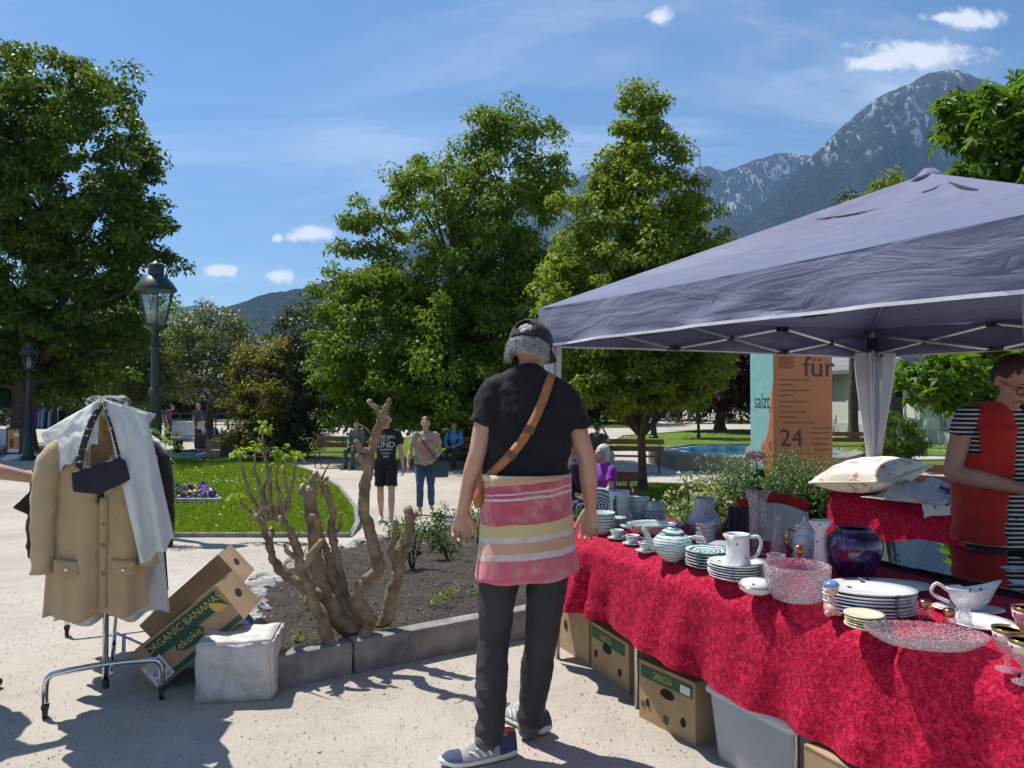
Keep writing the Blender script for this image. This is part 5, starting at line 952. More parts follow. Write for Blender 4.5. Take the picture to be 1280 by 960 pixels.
    if shoes:
        for sd in 'lr':
            an, to = j['an'+sd], j['to'+sd]; f = (to-an); f.z = 0; f = f.normalized() if f.length > 1e-6 else fw; x = f.cross(Vector((0, 0, 1))); zb = to.z-q(.03); S = Blob(); heel = an-f*q(.045); heel.z = zb; toe = to+f*q(.035); toe.z = zb; z_ = lambda p, h_: Vector((p.x, p.y, zb+q(h_)))
            S.cone(z_(heel, .045), q(.036), z_(an, .06), q(.042)); S.cone(z_(an, .055), q(.042), z_(toe, .030), (q(.036), q(.036), q(.026))); sh = link('shoe', S.mesh('shoe', max(voxel*.8, .008), 2), shoes, t)
            sl = MB(); sl.poly([(p.x, p.y) for p in [heel-x*q(.034), heel-f*q(.02), heel+x*q(.034), an.lerp(to, .5)+x*q(.042), toe+x*q(.036), toe+f*q(.022), toe-x*q(.036), an.lerp(to, .5)-x*q(.042)]], zb, zb+q(.022)); sl.build('sole', M_('shoe_sole', (.55, .54, .5), .7, .1), sh, bevel=.004)
    if hairm:
        S = Blob(); S.cone(hp(0, -.022, .045), (q(.084), q(.094), q(.084)), hp(0, -.04, .0), (q(.083), q(.072), q(.07)), HR)
        if hair in ('bob', 'long'): S.cone(hp(-.06, -.035, 0), q(.04), hp(-.062, -.03, -.07 if hair == 'bob' else -.14), q(.034)); S.cone(hp(.06, -.035, 0), q(.04), hp(.062, -.03, -.07 if hair == 'bob' else -.14), q(.034)); S.cone(hp(0, -.06, 0), (q(.07), q(.04), q(.05)), hp(0, -.06, -.08), (q(.06), q(.03), q(.04)))
        me = S.mesh('hair', max(.007, voxel*.7), 1, lambda c: .006*k*noise.noise(Vector((c.x*70, c.y*70, c.z*22)))+.004*k*noise.noise(c*150)); link('hair', me, hairm, t)
    if face:
        em = M_('eye_dark', (.02, .015, .012), .2, .1, bump=0)
        for s in (-1, 1): MB().ball(hp(s*.031, .079, .012), (q(.011), q(.008), q(.006)), 8, 6).build('eye', em, t, smooth=True); MB().tube([hp(s*.016, .088, .030), hp(s*.032, .087, .034), hp(s*.047, .078, .029)], q(.0035), 5).build('eyebrow', hairm or em, t)
        MB().tube([hp(-.022, .093, -.059), hp(0, .098, -.058), hp(.022, .093, -.059)], q(.0045), 5).build('mouth', M_('lips', (.36, .13, .11), .5, .1, bump=0), t)
    t['_j'] = 0; del t['_j']; return t, j, hp, HR
sk1 = skin('skin_tan', (.50, .29, .205)); sk2 = skin('skin_fair', (.56, .34, .25)); sk3 = skin('skin_red', (.48, .26, .19))
black_tee = cloth('black_tee', (.013, .0125, .015), .85, sheen=.05); jeans = cloth('jeans', (.045, .09, .17)); darkcl = cloth('dark_clothes', (.025, .027, .035)); greyhair = M_('grey_hair', (.22, .22, .22), .6, col2=(.55, .55, .54), scale=60, bump=.8, bscale=120); brownhair = M_('brown_hair', (.06, .032, .018), .55, .3, 40, .7, 120); blackhair = M_('black_hair', (.016, .012, .010), .5, .3, 40, .7, 120); whitehair = M_('white_hair', (.50, .50, .50), .6, .15, 40, .7, 100)
# ---------------------------------------------------------------- the man with the towel
MY = 3.33; ML = Vector((0, MY, 0))
def mp(px, py, dy=0.0): return P(px, py, MY+dy)-ML
MJ = dict(pelvis=mp(658, 655), waist=mp(658, 610), chest=mp(660, 545, .03), neck=mp(659, 470, .05), head=mp(664, 436, .10), shl=mp(614, 490, .03), shr=mp(706, 494, .04), ell=mp(597, 566, -.02), elr=mp(734, 574, .02), wrl=mp(579, 636, .03), wrr=mp(738, 634, .07),
          hil=mp(630, 672), hir=mp(688, 676), knl=mp(617, 792, -.01), knr=mp(677, 795, .05), anl=mp(612, 916, -.10), anr=mp(662, 893, .10), tol=mp(604, 928, -.12), tor=mp(660, 902, .13))
hand_pose = {'l': ((-.10, -.02, -1), (.25, -1, 0), (1, .25, 0)), 'r': ((-.04, .10, -1), (-.25, -1, 0), (-1, .25, 0))}
man, mj, mhp, MHR = figure('man in black tee and cap seen from behind, striped towel round his hips', ML, 0, 1.0, MJ, 1.02, sk1, None, 'short', None, 'long', None, None, voxel=.0058, yaw=-.42, nod=.38, curl=.5, fine=True, palm=hand_pose, face=False)
pants = M_('grey_trousers', (.022, .025, .028), .8, col2=(.040, .043, .046), scale=6, bump=.25, bscale=200)
S = Blob(); ux = Vector((1, 0, 0))
lv = [(mp(657, 625), (.196, .135)), (mp(658, 588, .01), (.190, .128)), (mp(660, 545, .03), (.192, .13)), (mp(661, 515, .04), (.192, .122)), (mp(660, 492, .045), (.185, .10))]
for i in range(4): S.frus(lv[i][0], lv[i][1], lv[i+1][0], lv[i+1][1], ux)
S.cone(mj['shl']+Vector((.01, 0, -.005)), .056, mj['shr']+Vector((-.01, 0, -.005)), .056); S.frus(lv[4][0], (.19, .10), mp(659, 466, .055), (.105, .08), ux); S.frus(mp(659, 468, .055), (.10, .08), mp(659, 459, .065), (.070, .068), ux)
[S.cone(mj['sh'+q_]+Vector((0, 0, .0)), .054, mp(659, 470, .055), .062) for q_ in 'lr']
for sd in 'lr':
    s_, e = mj['sh'+sd], mj['el'+sd]; S.cone(s_, .057, s_.lerp(e, .3), .063); S.cone(s_.lerp(e, .1), .060, s_.lerp(e, .4), .062); S.frus(s_.lerp(e, .12), .060, s_.lerp(e, .54), (.072, .066))
def tee_fold(c):
    a = .010*math.sin(26*(c.x*.9+c.z*1.2+.05*math.sin(c.z*9)))*sstep(1.50, 1.25, c.z)*.6
    return a+.009*noise.fractal(Vector((c.x*7, c.y*7, c.z*6)), .7, 2, 4)+.009*noise.noise(Vector((c.x*17+c.z*13, c.y*10, c.z*9)))
tee_me = S.mesh('shirt', .0085, 2, tee_fold); tee = link('tee_shirt', tee_me, black_tee, man)
S = Blob(); S.frus(mp(657, 625), (.18, .125), mp(657, 670), (.195, .135), ux)
for sd, w in (('l', 1), ('r', 1)):
    h, kn, an = mj['hi'+sd], mj['kn'+sd], mj['an'+sd]; S.cone(h, .098, h.lerp(kn, .5), .088); S.cone(h.lerp(kn, .5), .088, kn, .073); S.cone(kn, .071, kn.lerp(an, .4), .069); S.frus(kn.lerp(an, .3), .072, kn.lerp(an, .86), .060); S.frus(kn.lerp(an, .82), .062, an+Vector((0, 0, -.035)), (.058, .060))
def leg_fold(c): return .007*noise.fractal(Vector((c.x*9, c.y*9, c.z*9)), .7, 2, 3)+(.012*math.sin(c.z*70+8*c.x)*max(0, noise.noise(Vector((c.x*5, c.y*5, c.z*3)))+.2) if c.z < .3 else .008*math.sin(c.z*30+c.x*20)*max(0, noise.noise(Vector((c.x*6, 2, c.z*4)))))
trs = link('trousers', S.mesh('trousers', .0085, 2, leg_fold), pants, man)
[link('sock', Blob().cone(mj['an'+q_]+Vector((0, 0, .03)), .047, mj['an'+q_]+Vector((-.01, 0, -.055)), .044).cone(mj['an'+q_]+Vector((0, 0, -.05)), .04, mj['to'+q_]+Vector((0, 0, .01)), .037).mesh('sock', .008, 2), cloth('grey_sock', (.10, .10, .11)), man) for q_ in 'lr']
# towel
tw_m, n, b, out = mat_new('towel_stripes'); v = OBJ(n); sp = N(n, 'ShaderNodeSeparateXYZ'); L(n, v, sp.inputs[0]); zt = MA(n, 'ADD', MA(n, 'ADD', sp.outputs[2], MA(n, 'MULTIPLY', sp.outputs[0], -.10)), MA(n, 'MULTIPLY', MA(n, 'SUBTRACT', NOISE(n, v, 7, 4, .6), .5), .03))
zz0, zz1 = mp(0, 737)[2], mp(0, 590)[2]; pk_, ye, wh_, pe, ro = (.52, .07, .12), (.60, .50, .22), (.62, .60, .58), (.60, .36, .20), (.62, .11, .17)
fz = N(n, 'ShaderNodeMapRange'); L(n, zt, fz.inputs[0]); fz.inputs[1].default_value = zz0; fz.inputs[2].default_value = zz1
c = RAMP(n, fz.outputs[0], [(0, ro), (.31, pk_), (.315, wh_), (.365, pe), (.455, wh_), (.50, ye), (.60, pk_), (.795, wh_), (.815, pk_), (.84, wh_), (.855, pk_), (.915, pe), (.97, (.7, .6, .4))], 'CONSTANT')
c = MIX(n, MA(n, 'MULTIPLY', SSTEP(n, NOISE(n, v, 11, 5, .65), .42, .70), .72), c, (.64, .36, .29)); L(n, c, b.inputs['Base Color']); b.inputs['Roughness'].default_value = .95; b.inputs['Sheen Weight'].default_value = .4; BUMP(n, b, MA(n, 'ADD', NOISE(n, v, 190, 3), MA(n, 'MULTIPLY', NOISE(n, v, 16, 4), 1.5)), .6, .008)
def tow(u, t):
    a = 2*PI*u; py = 591+(716-591)*t+(6*math.cos(a)*-t); cx = 657+2*t; rx = (.192+.030*t**.7-.012*math.sin(PI*t))*(1+.02*math.sin(a*5)*t); ry = .145+.045*t+.012*math.sin(a*4+1)*t
    p = mp(cx, py); return Vector((p.x+rx*math.cos(a)*abs(math.cos(a))**-.12 if abs(math.cos(a)) > .02 else p.x, p.y+ry*math.sin(a)+.006*noise.noise((a*3, t*6, 0)), p.z+.004*math.sin(a*7)*t+.008*math.sin(a)*0))
m_ = MB(); m_.grid(tow, 96, 26); towel = m_.build('towel', tw_m, man, smooth=True, solid=.008)
# strap and bag
bvt = bvhtree.BVHTree.FromPolygons([v.co.copy() for v in tee_me.vertices], [tuple(p.vertices) for p in tee_me.polygons])
leather = M_('tan_leather', (.30, .105, .03), .5, col2=(.42, .16, .05), scale=20, bump=.3, bscale=120)
co = Vector((0, 0, CH))-ML; sp_ = []
for i in range(27):
    f = i/26; px, py = 691+(601-691)*f+(12*math.sin(PI*f)), 461+(604-461)*f+(10*math.sin(PI*f)); d = (mp(px, py)-co).normalized(); h = bvt.ray_cast(co, d)
    if h[0]: sp_.append((h[0], h[1]))
vv = []
for i, (q, nn_) in enumerate(sp_):
    tn = (sp_[min(i+1, len(sp_)-1)][0]-sp_[max(i-1, 0)][0]).normalized(); sd = nn_.cross(tn).normalized()*.0195; nn_ = Vector((nn_.x*.4, -1, nn_.z*.3)).normalized(); vv += [q+nn_*.010-sd, q+nn_*.010+sd]
m_ = MB(); m_.add(vv, [(2*i, 2*i+1, 2*i+3, 2*i+2) for i in range(len(sp_)-1)])
bag = thing('sling_bag', 'tan leather sling bag worn across the man\'s back', 'bag', ML)
m_.build('strap', leather, bag, smooth=True, solid=.004)
for f in (.46, .72):
    k = int(f*(len(sp_)-1)); q = sp_[k][0]; tn = (sp_[k+1][0]-sp_[k-1][0]).normalized(); MB().box(q+Vector((0, -.016, 0)), (.046, .008, .03), M=Matrix((tn.cross(Vector((0, -1, 0))), Vector((0, -1, 0)), tn)).transposed()).build('strap_slide', M_('dark_leather', (.12, .045, .018), .5, .2), bag)
S = Blob(); S.cone(mp(601, 600, -.02), (.020, .05, .03), mp(599, 622, -.03), (.028, .07, .045)); S.cone(mp(603, 585, 0), (.012, .03, .03), mp(601, 602, -.02), (.018, .05, .03)); link('pouch', S.mesh('pouch', .008, 2, lambda c: .003*noise.noise(c*30)), leather, bag)
# cap, hair
capm = cloth('cap_black', (.018, .017, .018), .8); S_ = MB(); nu, nv = 48, 14; vsx = []
for jv in range(nv+1):
    th = (PI/2+.16)*jv/nv
    for iu in range(nu):
        a = 2*PI*iu/nu; vsx.append(mhp(.094*math.sin(th)*math.cos(a), -.012+.112*math.sin(th)*math.sin(a), .028+.100*math.cos(th)))
fs = []
for jv in range(nv):
    for iu in range(nu):
        a = 2*PI*(iu+.5)/nu; th = (PI/2+.16)*(jv+.5)/nv
        if ((a-1.5*PI)/.52)**2+((th-1.22)/.34)**2 < 1: continue                       # opening at the back
        fs.append((jv*nu+iu, jv*nu+(iu+1) % nu, (jv+1)*nu+(iu+1) % nu, (jv+1)*nu+iu))
S_.add(vsx, fs); capo = S_.build('cap', capm, man, smooth=True, solid=.004)
m_ = MB(); m_.grid(lambda u, v: mhp(.085*math.sin((u-.5)*2.3)*(1+.1*v), .085*math.cos((u-.5)*2.3)+.075*v, .018-.02*v-.012*(2*u-1)**2*v), 14, 6); m_.build('visor', capm, capo, smooth=True, solid=.005)
MB().tube([mhp(.098*math.cos(a), -.012+.116*math.sin(a), .012) for a in [1.5*PI-.65+1.3*i/10 for i in range(11)]], (.003, .009), 6).build('cap_strap', capm, capo, smooth=True)
S = Blob(); S.cone(mhp(0, -.020, .035), (.078, .092, .078), mhp(0, -.036, .0), (.072, .056, .045), MHR); hr = link('hair', S.mesh('hair', .007, 1, lambda c: .006*noise.noise(Vector((c.x*80, c.y*80, c.z*20)))), greyhair, man)
m_ = MB(); r = random.Random(3)
for i in range(1500):
    a = r.uniform(PI*.95, 2.05*PI); z0 = r.uniform(-.04, .02); rad_ = 1.0; b0 = Vector((.084*math.cos(a), -.022+.100*math.sin(a), z0)); o = Vector((math.cos(a), math.sin(a), 0)); L_ = r.uniform(.02, .055)
    m_.tube([mhp(*b0), mhp(*(b0+o*.004+Vector((r.uniform(-.008, .008), 0, -L_*.5)))), mhp(*(b0+o*r.uniform(-.004, .014)+Vector((r.uniform(-.014, .014), r.uniform(-.006, .006), -L_))))], [.0016, .0013, .0004], 4)
m_.build('hair_strands', greyhair, hr, smooth=True)['kind'] = 'stuff'
MB().tube([mhp(.082, -.02, .0), mhp(.086, .04, .006), mhp(.066, .09, .006)], .0022, 6).build('glasses_arm', blackp, man)
# trainers
shoe_blue = M_('shoe_blue', (.04, .06, .125), .8, .2, 30, .4, 200); shoe_grey = M_('shoe_grey', (.34, .33, .30), .8, .12, 30, .3, 200); white_r = M_('white_rubber', (.70, .69, .64), .6, .06, bump=.1); orange_r = M_('orange_trim', (.60, .12, .06), .7, .1)
def trainer(heel, toe, side, tilt=0.0, label=None):
    heel, toe = Vector(heel), Vector(toe); f = (toe-heel); Ls = f.length; ang = math.atan2(f.y, f.x)-PI/2
    o = thing('shoe', None, None, heel, ang); o.parent = man; o.rotation_euler = (tilt, 0, ang)
    def outline(y): t_ = y/Ls; return .035+.013*math.sin(PI*min(1, t_*.9+.08))+.008*sstep(.45, .75, t_)-.030*sstep(.86, 1.02, t_)
    m_ = MB()
    ys_ = [Ls*i/22 for i in range(23)]; rows = []
    for y in ys_:
        t_ = y/Ls; w = outline(y); cx = .010*math.sin(PI*t_)*side; zb = .012*sstep(.72, 1, t_)**1.5+.010*(1-sstep(0, .12, t_)); zt = .034+.004*math.cos(t_*9)*0+.012*(1-sstep(.0, .5, t_))+.006*sstep(.8, 1, t_)
        rows.append([(cx-w*.9, y, zb), (cx-w*1.05, y, (zb+zt)/2), (cx-w, y, zt), (cx+w, y, zt), (cx+w*1.05, y, (zb+zt)/2), (cx+w*.9, y, zb)])
    m_.add([p for r_ in rows for p in r_], [(i*6+q, i*6+(q+1) % 6, (i+1)*6+(q+1) % 6, (i+1)*6+q) for i in range(22) for q in range(6)]+[(5, 4, 3, 2, 1, 0), tuple(22*6+q for q in range(6))]); m_.build('sole', white_r, o, smooth=True, sub=1)
    up_ = MB(); rows = []
    for i in range(25):
        t_ = i/24; y = .006+(Ls-.014)*t_; w = outline(y)-.003; cx = .010*math.sin(PI*t_)*side; h = .125*(1-sstep(.30, .80, t_))+.060*sstep(.30, .80, t_)-.024*sstep(.88, 1.0, t_)-.010*(1-sstep(0, .1, t_)); z0 = .032
        rows.append([(cx+w*math.cos(a)*(1-.35*(math.sin(a) if math.sin(a) > 0 else 0)**1.5), y, z0+(h-z0+.0)*math.sin(a)) for a in [PI*q/12 for q in range(13)]])
    up_.add([p for r_ in rows for p in r_], [(i*13+q, i*13+q+1, (i+1)*13+q+1, (i+1)*13+q) for i in range(24) for q in range(12)]+[tuple(range(12, -1, -1)), tuple(24*13+q for q in range(13))])
    ou = up_.build('upper', shoe_grey, o, smooth=True); ou.data.materials.append(shoe_blue); ou.data.materials.append(orange_r)
    for p in ou.data.polygons:
        t_ = p.center.y/Ls
        if t_ > .74 or (t_ < .26 and p.center.z < .105): p.material_index = 1
        elif t_ < .3 and p.center.z > .105: p.material_index = 2
    for s in (-1, 1):
        for k_ in range(3):
            y0 = Ls*(.36+.085*k_); pts = []
            for q in range(7):
                f_ = q/6; y = y0+.035*f_; t_ = y/Ls; i_ = (y-.006)/(Ls-.014); w = outline(y)-.003; cx = .010*math.sin(PI*i_)*side; h = .125*(1-sstep(.30, .80, i_))+.060*sstep(.30, .80, i_); a = (.08+.62*f_) if s > 0 else PI-(.08+.62*f_); sn = math.sin(a)
                pts.append(Vector((cx+(w+.0025)*math.cos(a)*(1-.35*sn**1.5), y, .033+(h-.032)*sn)))
            st = MB(); vv = []
            for q in pts: vv += [q+Vector((0, -.0065, 0)), q+Vector((0, .0065, 0))]
            st.add(vv, [(2*q, 2*q+1, 2*q+3, 2*q+2) for q in range(6)]); st.build('stripe', whitep, o, smooth=True, solid=.002)
    for k_ in range(5):
        y = Ls*(.42+.075*k_); h = .125*(1-sstep(.30, .80, y/Ls))+.060*sstep(.30, .80, y/Ls); MB().tube([(-.022, y+.006, h-.012), (0, y, h+.002), (.022, y-.006, h-.012)], .0035, 6).build('lace', whitep, o, smooth=True)
trainer(G(645, 940)-ML, G(549, 955)-ML, -1); trainer(G(684, 917)-ML, G(632, 900)-ML+Vector((-.03, .12, 0)), -1)
# ---------------------------------------------------------------- seller
stripe_sh, n, b, out = mat_new('striped_shirt'); v = OBJ(n); sp = N(n, 'ShaderNodeSeparateXYZ'); L(n, v, sp.inputs[0]); s_ = MA(n, 'FRACT', MA(n, 'MULTIPLY', sp.outputs[2], 46)); L(n, MIX(n, MA(n, 'GREATER_THAN', s_, .66), (.014, .014, .018), (.62, .62, .62)), b.inputs['Base Color']); b.inputs['Roughness'].default_value = .85; BUMP(n, b, NOISE(n, v, 14, 4), .3, .01)
sl = Vector((2.43, 3.82, 0)); SJ = dict(head=(0, .085, 1.60), neck=(0, .01, 1.47), ell=(-.27, .0, 1.15), elr=(.27, .0, 1.15), wrl=(-.075, .25, 1.09), wrr=(.075, .25, 1.09))
hp_ = {'l': ((.85, .5, -.1), (0, -.3, 1), (0, .8, .4)), 'r': ((-.85, .5, -.1), (0, -.3, 1), (0, .8, .4))}
se, sj, shp, SHR = figure('woman in red quilted vest and striped top looking down behind the stall', sl, PI+.12, .995, SJ, 1.22, sk3, stripe_sh, 'cap', darkcl, 'long', blackp, M_('auburn_hair', (.035, .014, .012), .5, .3, 40, .7, 110), 'short', voxel=.009, nod=.55, curl=.7, fine=True, palm=hp_, hem=-.16)
vest = cloth('red_vest', (.50, .025, .02), .7); S = Blob(); wv = .995
for i, (z0, z1, a0, b0, a1, b1) in enumerate(((.80, 1.0, .225, .19, .222, .185), (1.0, 1.2, .222, .19, .218, .185), (1.2, 1.36, .218, .185, .210, .165), (1.36, 1.44, .210, .165, .17, .125), (1.44, 1.50, .16, .11, .095, .088))): S.frus((0, -.015, z0), (a0, b0), (0, -.015, z1), (a1, b1), (1, 0, 0))
vme = S.mesh('vest', .011, 2, lambda c: .008*math.sin(c.z*62)*.5+.007*noise.fractal(c*9, .7, 2, 3)); bm = bmesh.new(); bm.from_mesh(vme)
bmesh.ops.delete(bm, geom=[f for f in bm.faces if (lambda c: (c.y > .03 and abs(c.x+.03) < .06+.07*sstep(1.42, .9, c.z)) or (abs(c.x) > .178 and 1.24 < c.z < 1.47) or c.z > 1.49 or c.z < .805)(f.calc_center_median())], context='FACES'); bm.to_mesh(vme); bm.free(); vo = link('vest', vme, vest, se); md = vo.modifiers.new('s', 'SOLIDIFY'); md.thickness = .012
for s in (-1, 1):
    MB().tube([shp(s*.033+.028*math.cos(a), .103, .004+.02*math.sin(a)) for a in [2*PI*i/16 for i in range(16)]], .0022, 6, closed=True).build('glasses_rim', blackp, se); MB().tube([shp(s*.06, .098, .008), shp(s*.082, .03, .01), shp(s*.08, -.02, .005)], .002, 5).build('glasses_arm', blackp, se)
MB().box(se.matrix_basis.inverted() @ Vector((0, 0, 0)), (.001, .001, .001)) 
tag(MB().box((0, 0, 0), (.05, .012, .03)).build('small_trinket', gold, None, bevel=.004, loc=sl+Matrix.Rotation(PI+.12, 3, 'Z')@Vector((0, .30, 1.11))), 'small shiny trinket held in the seller\'s fingers', 'trinket')
# ---------------------------------------------------------------- the strolling couple
def shirt_text(t, lines, mat, y0=.2):
    sh = [o for o in t.children if o.name.startswith('shirt')][0]; bvs = bvhtree.BVHTree.FromPolygons([v.co.copy() for v in sh.data.vertices], [tuple(p.vertices) for p in sh.data.polygons])
    for (txt, x, z, size) in lines:
        me = text_mesh(txt, size); me.materials.clear(); bm = bmesh.new(); bm.from_mesh(me); bmesh.ops.triangulate(bm, faces=bm.faces)
        for w in bm.verts:
            lx, lz = x-w.co.x, z+w.co.y; h = bvs.ray_cast(Vector((lx, 1, lz)), Vector((0, -1, 0))); w.co = Vector((lx, (h[0].y if h[0] else y0)+.006, lz))
        bm.to_mesh(me); bm.free(); link('lettering', me, mat, sh)
YB = 12.0; kb = 1.0
bl = Vector(((483-640)/F*YB, YB, g(0, YB)))
BJ = dict(ell=(-.23, .0, 1.13), wrl=(-.27, .08, .89), elr=(.22, -.06, 1.14), wrr=(.23, .0, .89), knl=(-.09, .10, .50), anl=(-.09, .14, .085), tol=(-.09, .33, .03), knr=(.09, -.02, .50), anr=(.09, -.20, .11), tor=(.09, -.02, .03))
boy, bj, _, _ = figure('teenager in black printed tee and black shorts walking', bl, PI+.1, .985, BJ, .98, sk2, cloth('boy_tee', (.018, .018, .020)), 'short', cloth('boy_shorts', (.016, .016, .019)), 'shorts', M_('white_sneaker', (.6, .6, .58), .6), brownhair, 'short', voxel=.011, hem=-.08)
wprint = M_('white_print', (.70, .70, .68), .8, .05, bump=0); shirt_text(boy, [('ICH BIN', -.0, 1.335, .075), ('NICHT', 0, 1.285, .04), ('UND', 0, 1.215, .125), ('unpolitisch', 0, 1.145, .05), ('sondern', 0, 1.09, .045), ('laut', 0, 1.04, .06)], wprint)
for i in range(3): MB().box((-.135-.012*i, .05, .60+.0*i), (.006, .10, .05)).build('stripe', wprint, boy)
YW = 13.0; wl = Vector(((532-640)/F*YW, YW, g(0, YW)))
WJ = dict(ell=(-.26, -.02, 1.13), wrl=(-.17, .16, .99), elr=(.27, .02, 1.13), wrr=(.30, .14, .91), knl=(-.10, .02, .5), anl=(-.10, -.16, .10), tol=(-.11, .0, .03), knr=(.09, .10, .5), anr=(.09, .10, .085), tor=(.09, .28, .03))
wm, wj, whp, _ = figure('woman in beige tee with pink lettering and cropped jeans walking', wl, PI+.04, .94, WJ, 1.22, sk2, cloth('beige_tee', (.42, .33, .25)), 'short', jeans, 'cropped', M_('sandal', (.5, .35, .25), .6), M_('copper_hair', (.13, .035, .02), .5, .3, 40, .7, 100), 'short', voxel=.011, hem=-.05)
pink = M_('pink_print', (.80, .08, .14), .7, .05, bump=0); shirt_text(wm, [('amore', -.0, 1.235, .11), ('è', .0, 1.165, .09), ('bella', 0, 1.105, .11), ('vita', 0, 1.035, .11)], pink)
hb = thing('shoulder_bag', 'dark teal shoulder bag carried by the woman in beige', 'bag', wl, PI+.04); dk = M_('teal_leather', (.03, .06, .08), .5, .2)
MB().box((-.24, .10, .76), (.30, .10, .27)).build('pouch', dk, hb, bevel=.025); MB().tube(spline([(.14, .075, 1.40), (.08, .165, 1.30), (-.02, .185, 1.16), (-.12, .185, 1.02), (-.19, .15, .90)], 6), (.004, .02), 6).build('strap', dk, hb, smooth=True); MB().tube([wj['wrl']+Vector((.03*math.cos(a), .0, .03*math.sin(a)))+Vector((-.015, -.03, .02)) for a in [2*PI*i/12 for i in range(12)]], .009, 6, closed=True).build('watch', blackp, wm)
# ---------------------------------------------------------------- seated people
SIT = dict(pelvis=(0, 0, .52), waist=(0, -.02, .66), chest=(0, .0, .85), neck=(0, .02, 1.05), head=(0, .06, 1.19), shl=(-.17, .01, .99), shr=(.17, .01, .99), ell=(-.23, .08, .74), elr=(.23, .08, .74), wrl=(-.12, .30, .64), wrr=(.12, .30, .64), hil=(-.09, .03, .50), hir=(.09, .03, .50), knl=(-.11, .46, .50), knr=(.11, .46, .50), anl=(-.11, .46, .085), anr=(.11, .46, .085), tol=(-.12, .63, .03), tor=(.12, .63, .03))
def gl(px, Y): return Vector(((px-640)/F*Y, Y, g(0, Y)))
woodb = M_('bench_wood', (.16, .075, .035), .6, .25, 12, .3, 60)
def bench(label, loc, rz, w=1.7):
    t = thing('park_bench', label, 'bench', loc, rz, 'park benches')
    for i in range(3): MB().box((0, .02+.13*i, .44), (w, .10, .03)).build('seat_slat', woodb, t)
    for i in range(2): MB().box((0, -.06-.03*i, .62+.18*i), (w, .025, .13)).build('back_slat', woodb, t)
    for s in (-1, 1):
        x_ = s*(w/2-.12); MB().tube(spline([(x_, .32, 0), (x_, .30, .22), (x_, .33, .42), (x_, .02, .42), (x_, -.06, .60), (x_, -.11, .86)], 5), .016, 6).build('frame', iron, t, smooth=True); MB().tube(spline([(x_, -.16, 0), (x_, -.06, .2), (x_, .0, .42)], 5), .016, 6).build('frame', iron, t, smooth=True)
        MB().tube(spline([(x_, -.08, .66), (x_, .15, .70), (x_, .33, .66), (x_, .36, .58), (x_, .30, .55), (x_, .27, .60)], 6), .014, 6).build('armrest', iron, t, smooth=True)
    return t
def sitter(label, px, Y, rz, **kw):
    kw.setdefault('voxel', .015); J = dict(SIT); J.update(kw.pop('J', {})); return figure(label, gl(px, Y), rz, kw.pop('k', 1.0), J, **kw)
bench('bench behind the strolling couple with a man in a blue shirt', gl(585, 21)+Vector((0, .12, 0)), PI)
sitter('seated man in dark jacket over blue shirt behind the woman in beige', 568, 21, PI-.2, skinm=sk1, shirt=cloth('blue_shirt', (.05, .22, .48)), sleeve='long', trousers=darkcl, shoes=blackp, hairm=blackhair); 
S = Blob(); [S.frus((sx*.10, -.03, .60), (.10, .14), (sx*.11, -.03, 1.02), (.085, .12), (1, 0, 0)) for sx in (-1, 1)]; S.frus((0, -.10, .55), (.18, .06), (0, -.07, 1.04), (.19, .07), (1, 0, 0)); jo = link('jacket', S.mesh('jacket', .015, 2, lambda c: .006*noise.noise(c*12)), darkcl); tp = [o for o in COL.objects if o.get('label', '').startswith('seated man in dark jacket')][0]; jo.parent = tp
bm = bmesh.new(); bm.from_mesh(jo.data); bmesh.ops.delete(bm, geom=[f for f in bm.faces if abs(f.calc_center_median().x) < .05 and f.calc_center_median().y > .0], context='FACES'); bm.to_mesh(jo.data); bm.free()
bench('bench half hidden by the teenager with someone in green trousers', gl(430, 21.3)+Vector((0, .12, 0)), PI-.1)
sitter('person in grey green clothes sitting beyond the teenager', 447, 21.2, PI-.3, skinm=sk2, shirt=cloth('grey_green', (.10, .13, .11)), sleeve='long', trousers=cloth('green_trousers', (.05, .08, .065)), shoes=blackp, hairm=brownhair)
bench('bench by the fountain with a man in a black cap at its end', gl(787, 20), PI*.93, 1.75)
ct, _, chp, _ = sitter('man in black cap and black tee sitting at the bench end', 745, 19.6, -.9, skinm=sk1, shirt=darkcl, trousers=cloth('stone_trousers', (.30, .29, .26)), shoes=blackp, hairm=blackhair, J=dict(wrr=(.03, .26, 1.10), elr=(.2, .26, .86)))
MB().lathe([(.098, 0), (.096, .03), (.08, .07), (.045, .095), (.0001, .105)], 20, chp(0, -.01, .02), 1, 1.1).build('cap', capm, ct, smooth=True); MB().box(chp(0, .13, .03), (.15, .10, .01)).build('cap_visor', capm, ct, bevel=.004)
sitter('elderly woman with white hair and purple top sitting low', 757, 9.6, PI/2+.45, k=.93, skinm=sk2, shirt=cloth('violet_top', (.26, .03, .34)), trousers=cloth('slate_skirt', (.05, .07, .10)), shoes=blackp, hairm=whitehair, hair='bob', voxel=.013, sleeve='short')
sitter('bald man in dark clothes sitting beside the white haired woman', 712, 9.8, -PI/2+.2, k=.97, skinm=sk3, shirt=darkcl, sleeve='long', trousers=cloth('grey_trs', (.10, .10, .11)), shoes=blackp, voxel=.013)
lb_ = bench('low bench under the white haired woman and bald man', gl(735, 9.75)+Vector((0, .05, 0)), PI, 1.3)
bs = thing('basket', 'wicker basket with folded cream cloth beside the white haired woman', 'basket', gl(777, 9.6), .3); MB().lathe([(.16, .02), (.2, .3), (.205, .32), (.19, .32), (.15, .04)], 24, (0, 0, 0), 1.2, .8).build('basket_body', M_('wicker', (.20, .10, .04), .8, .3, 60, .9, 90, .02), bs, smooth=True)
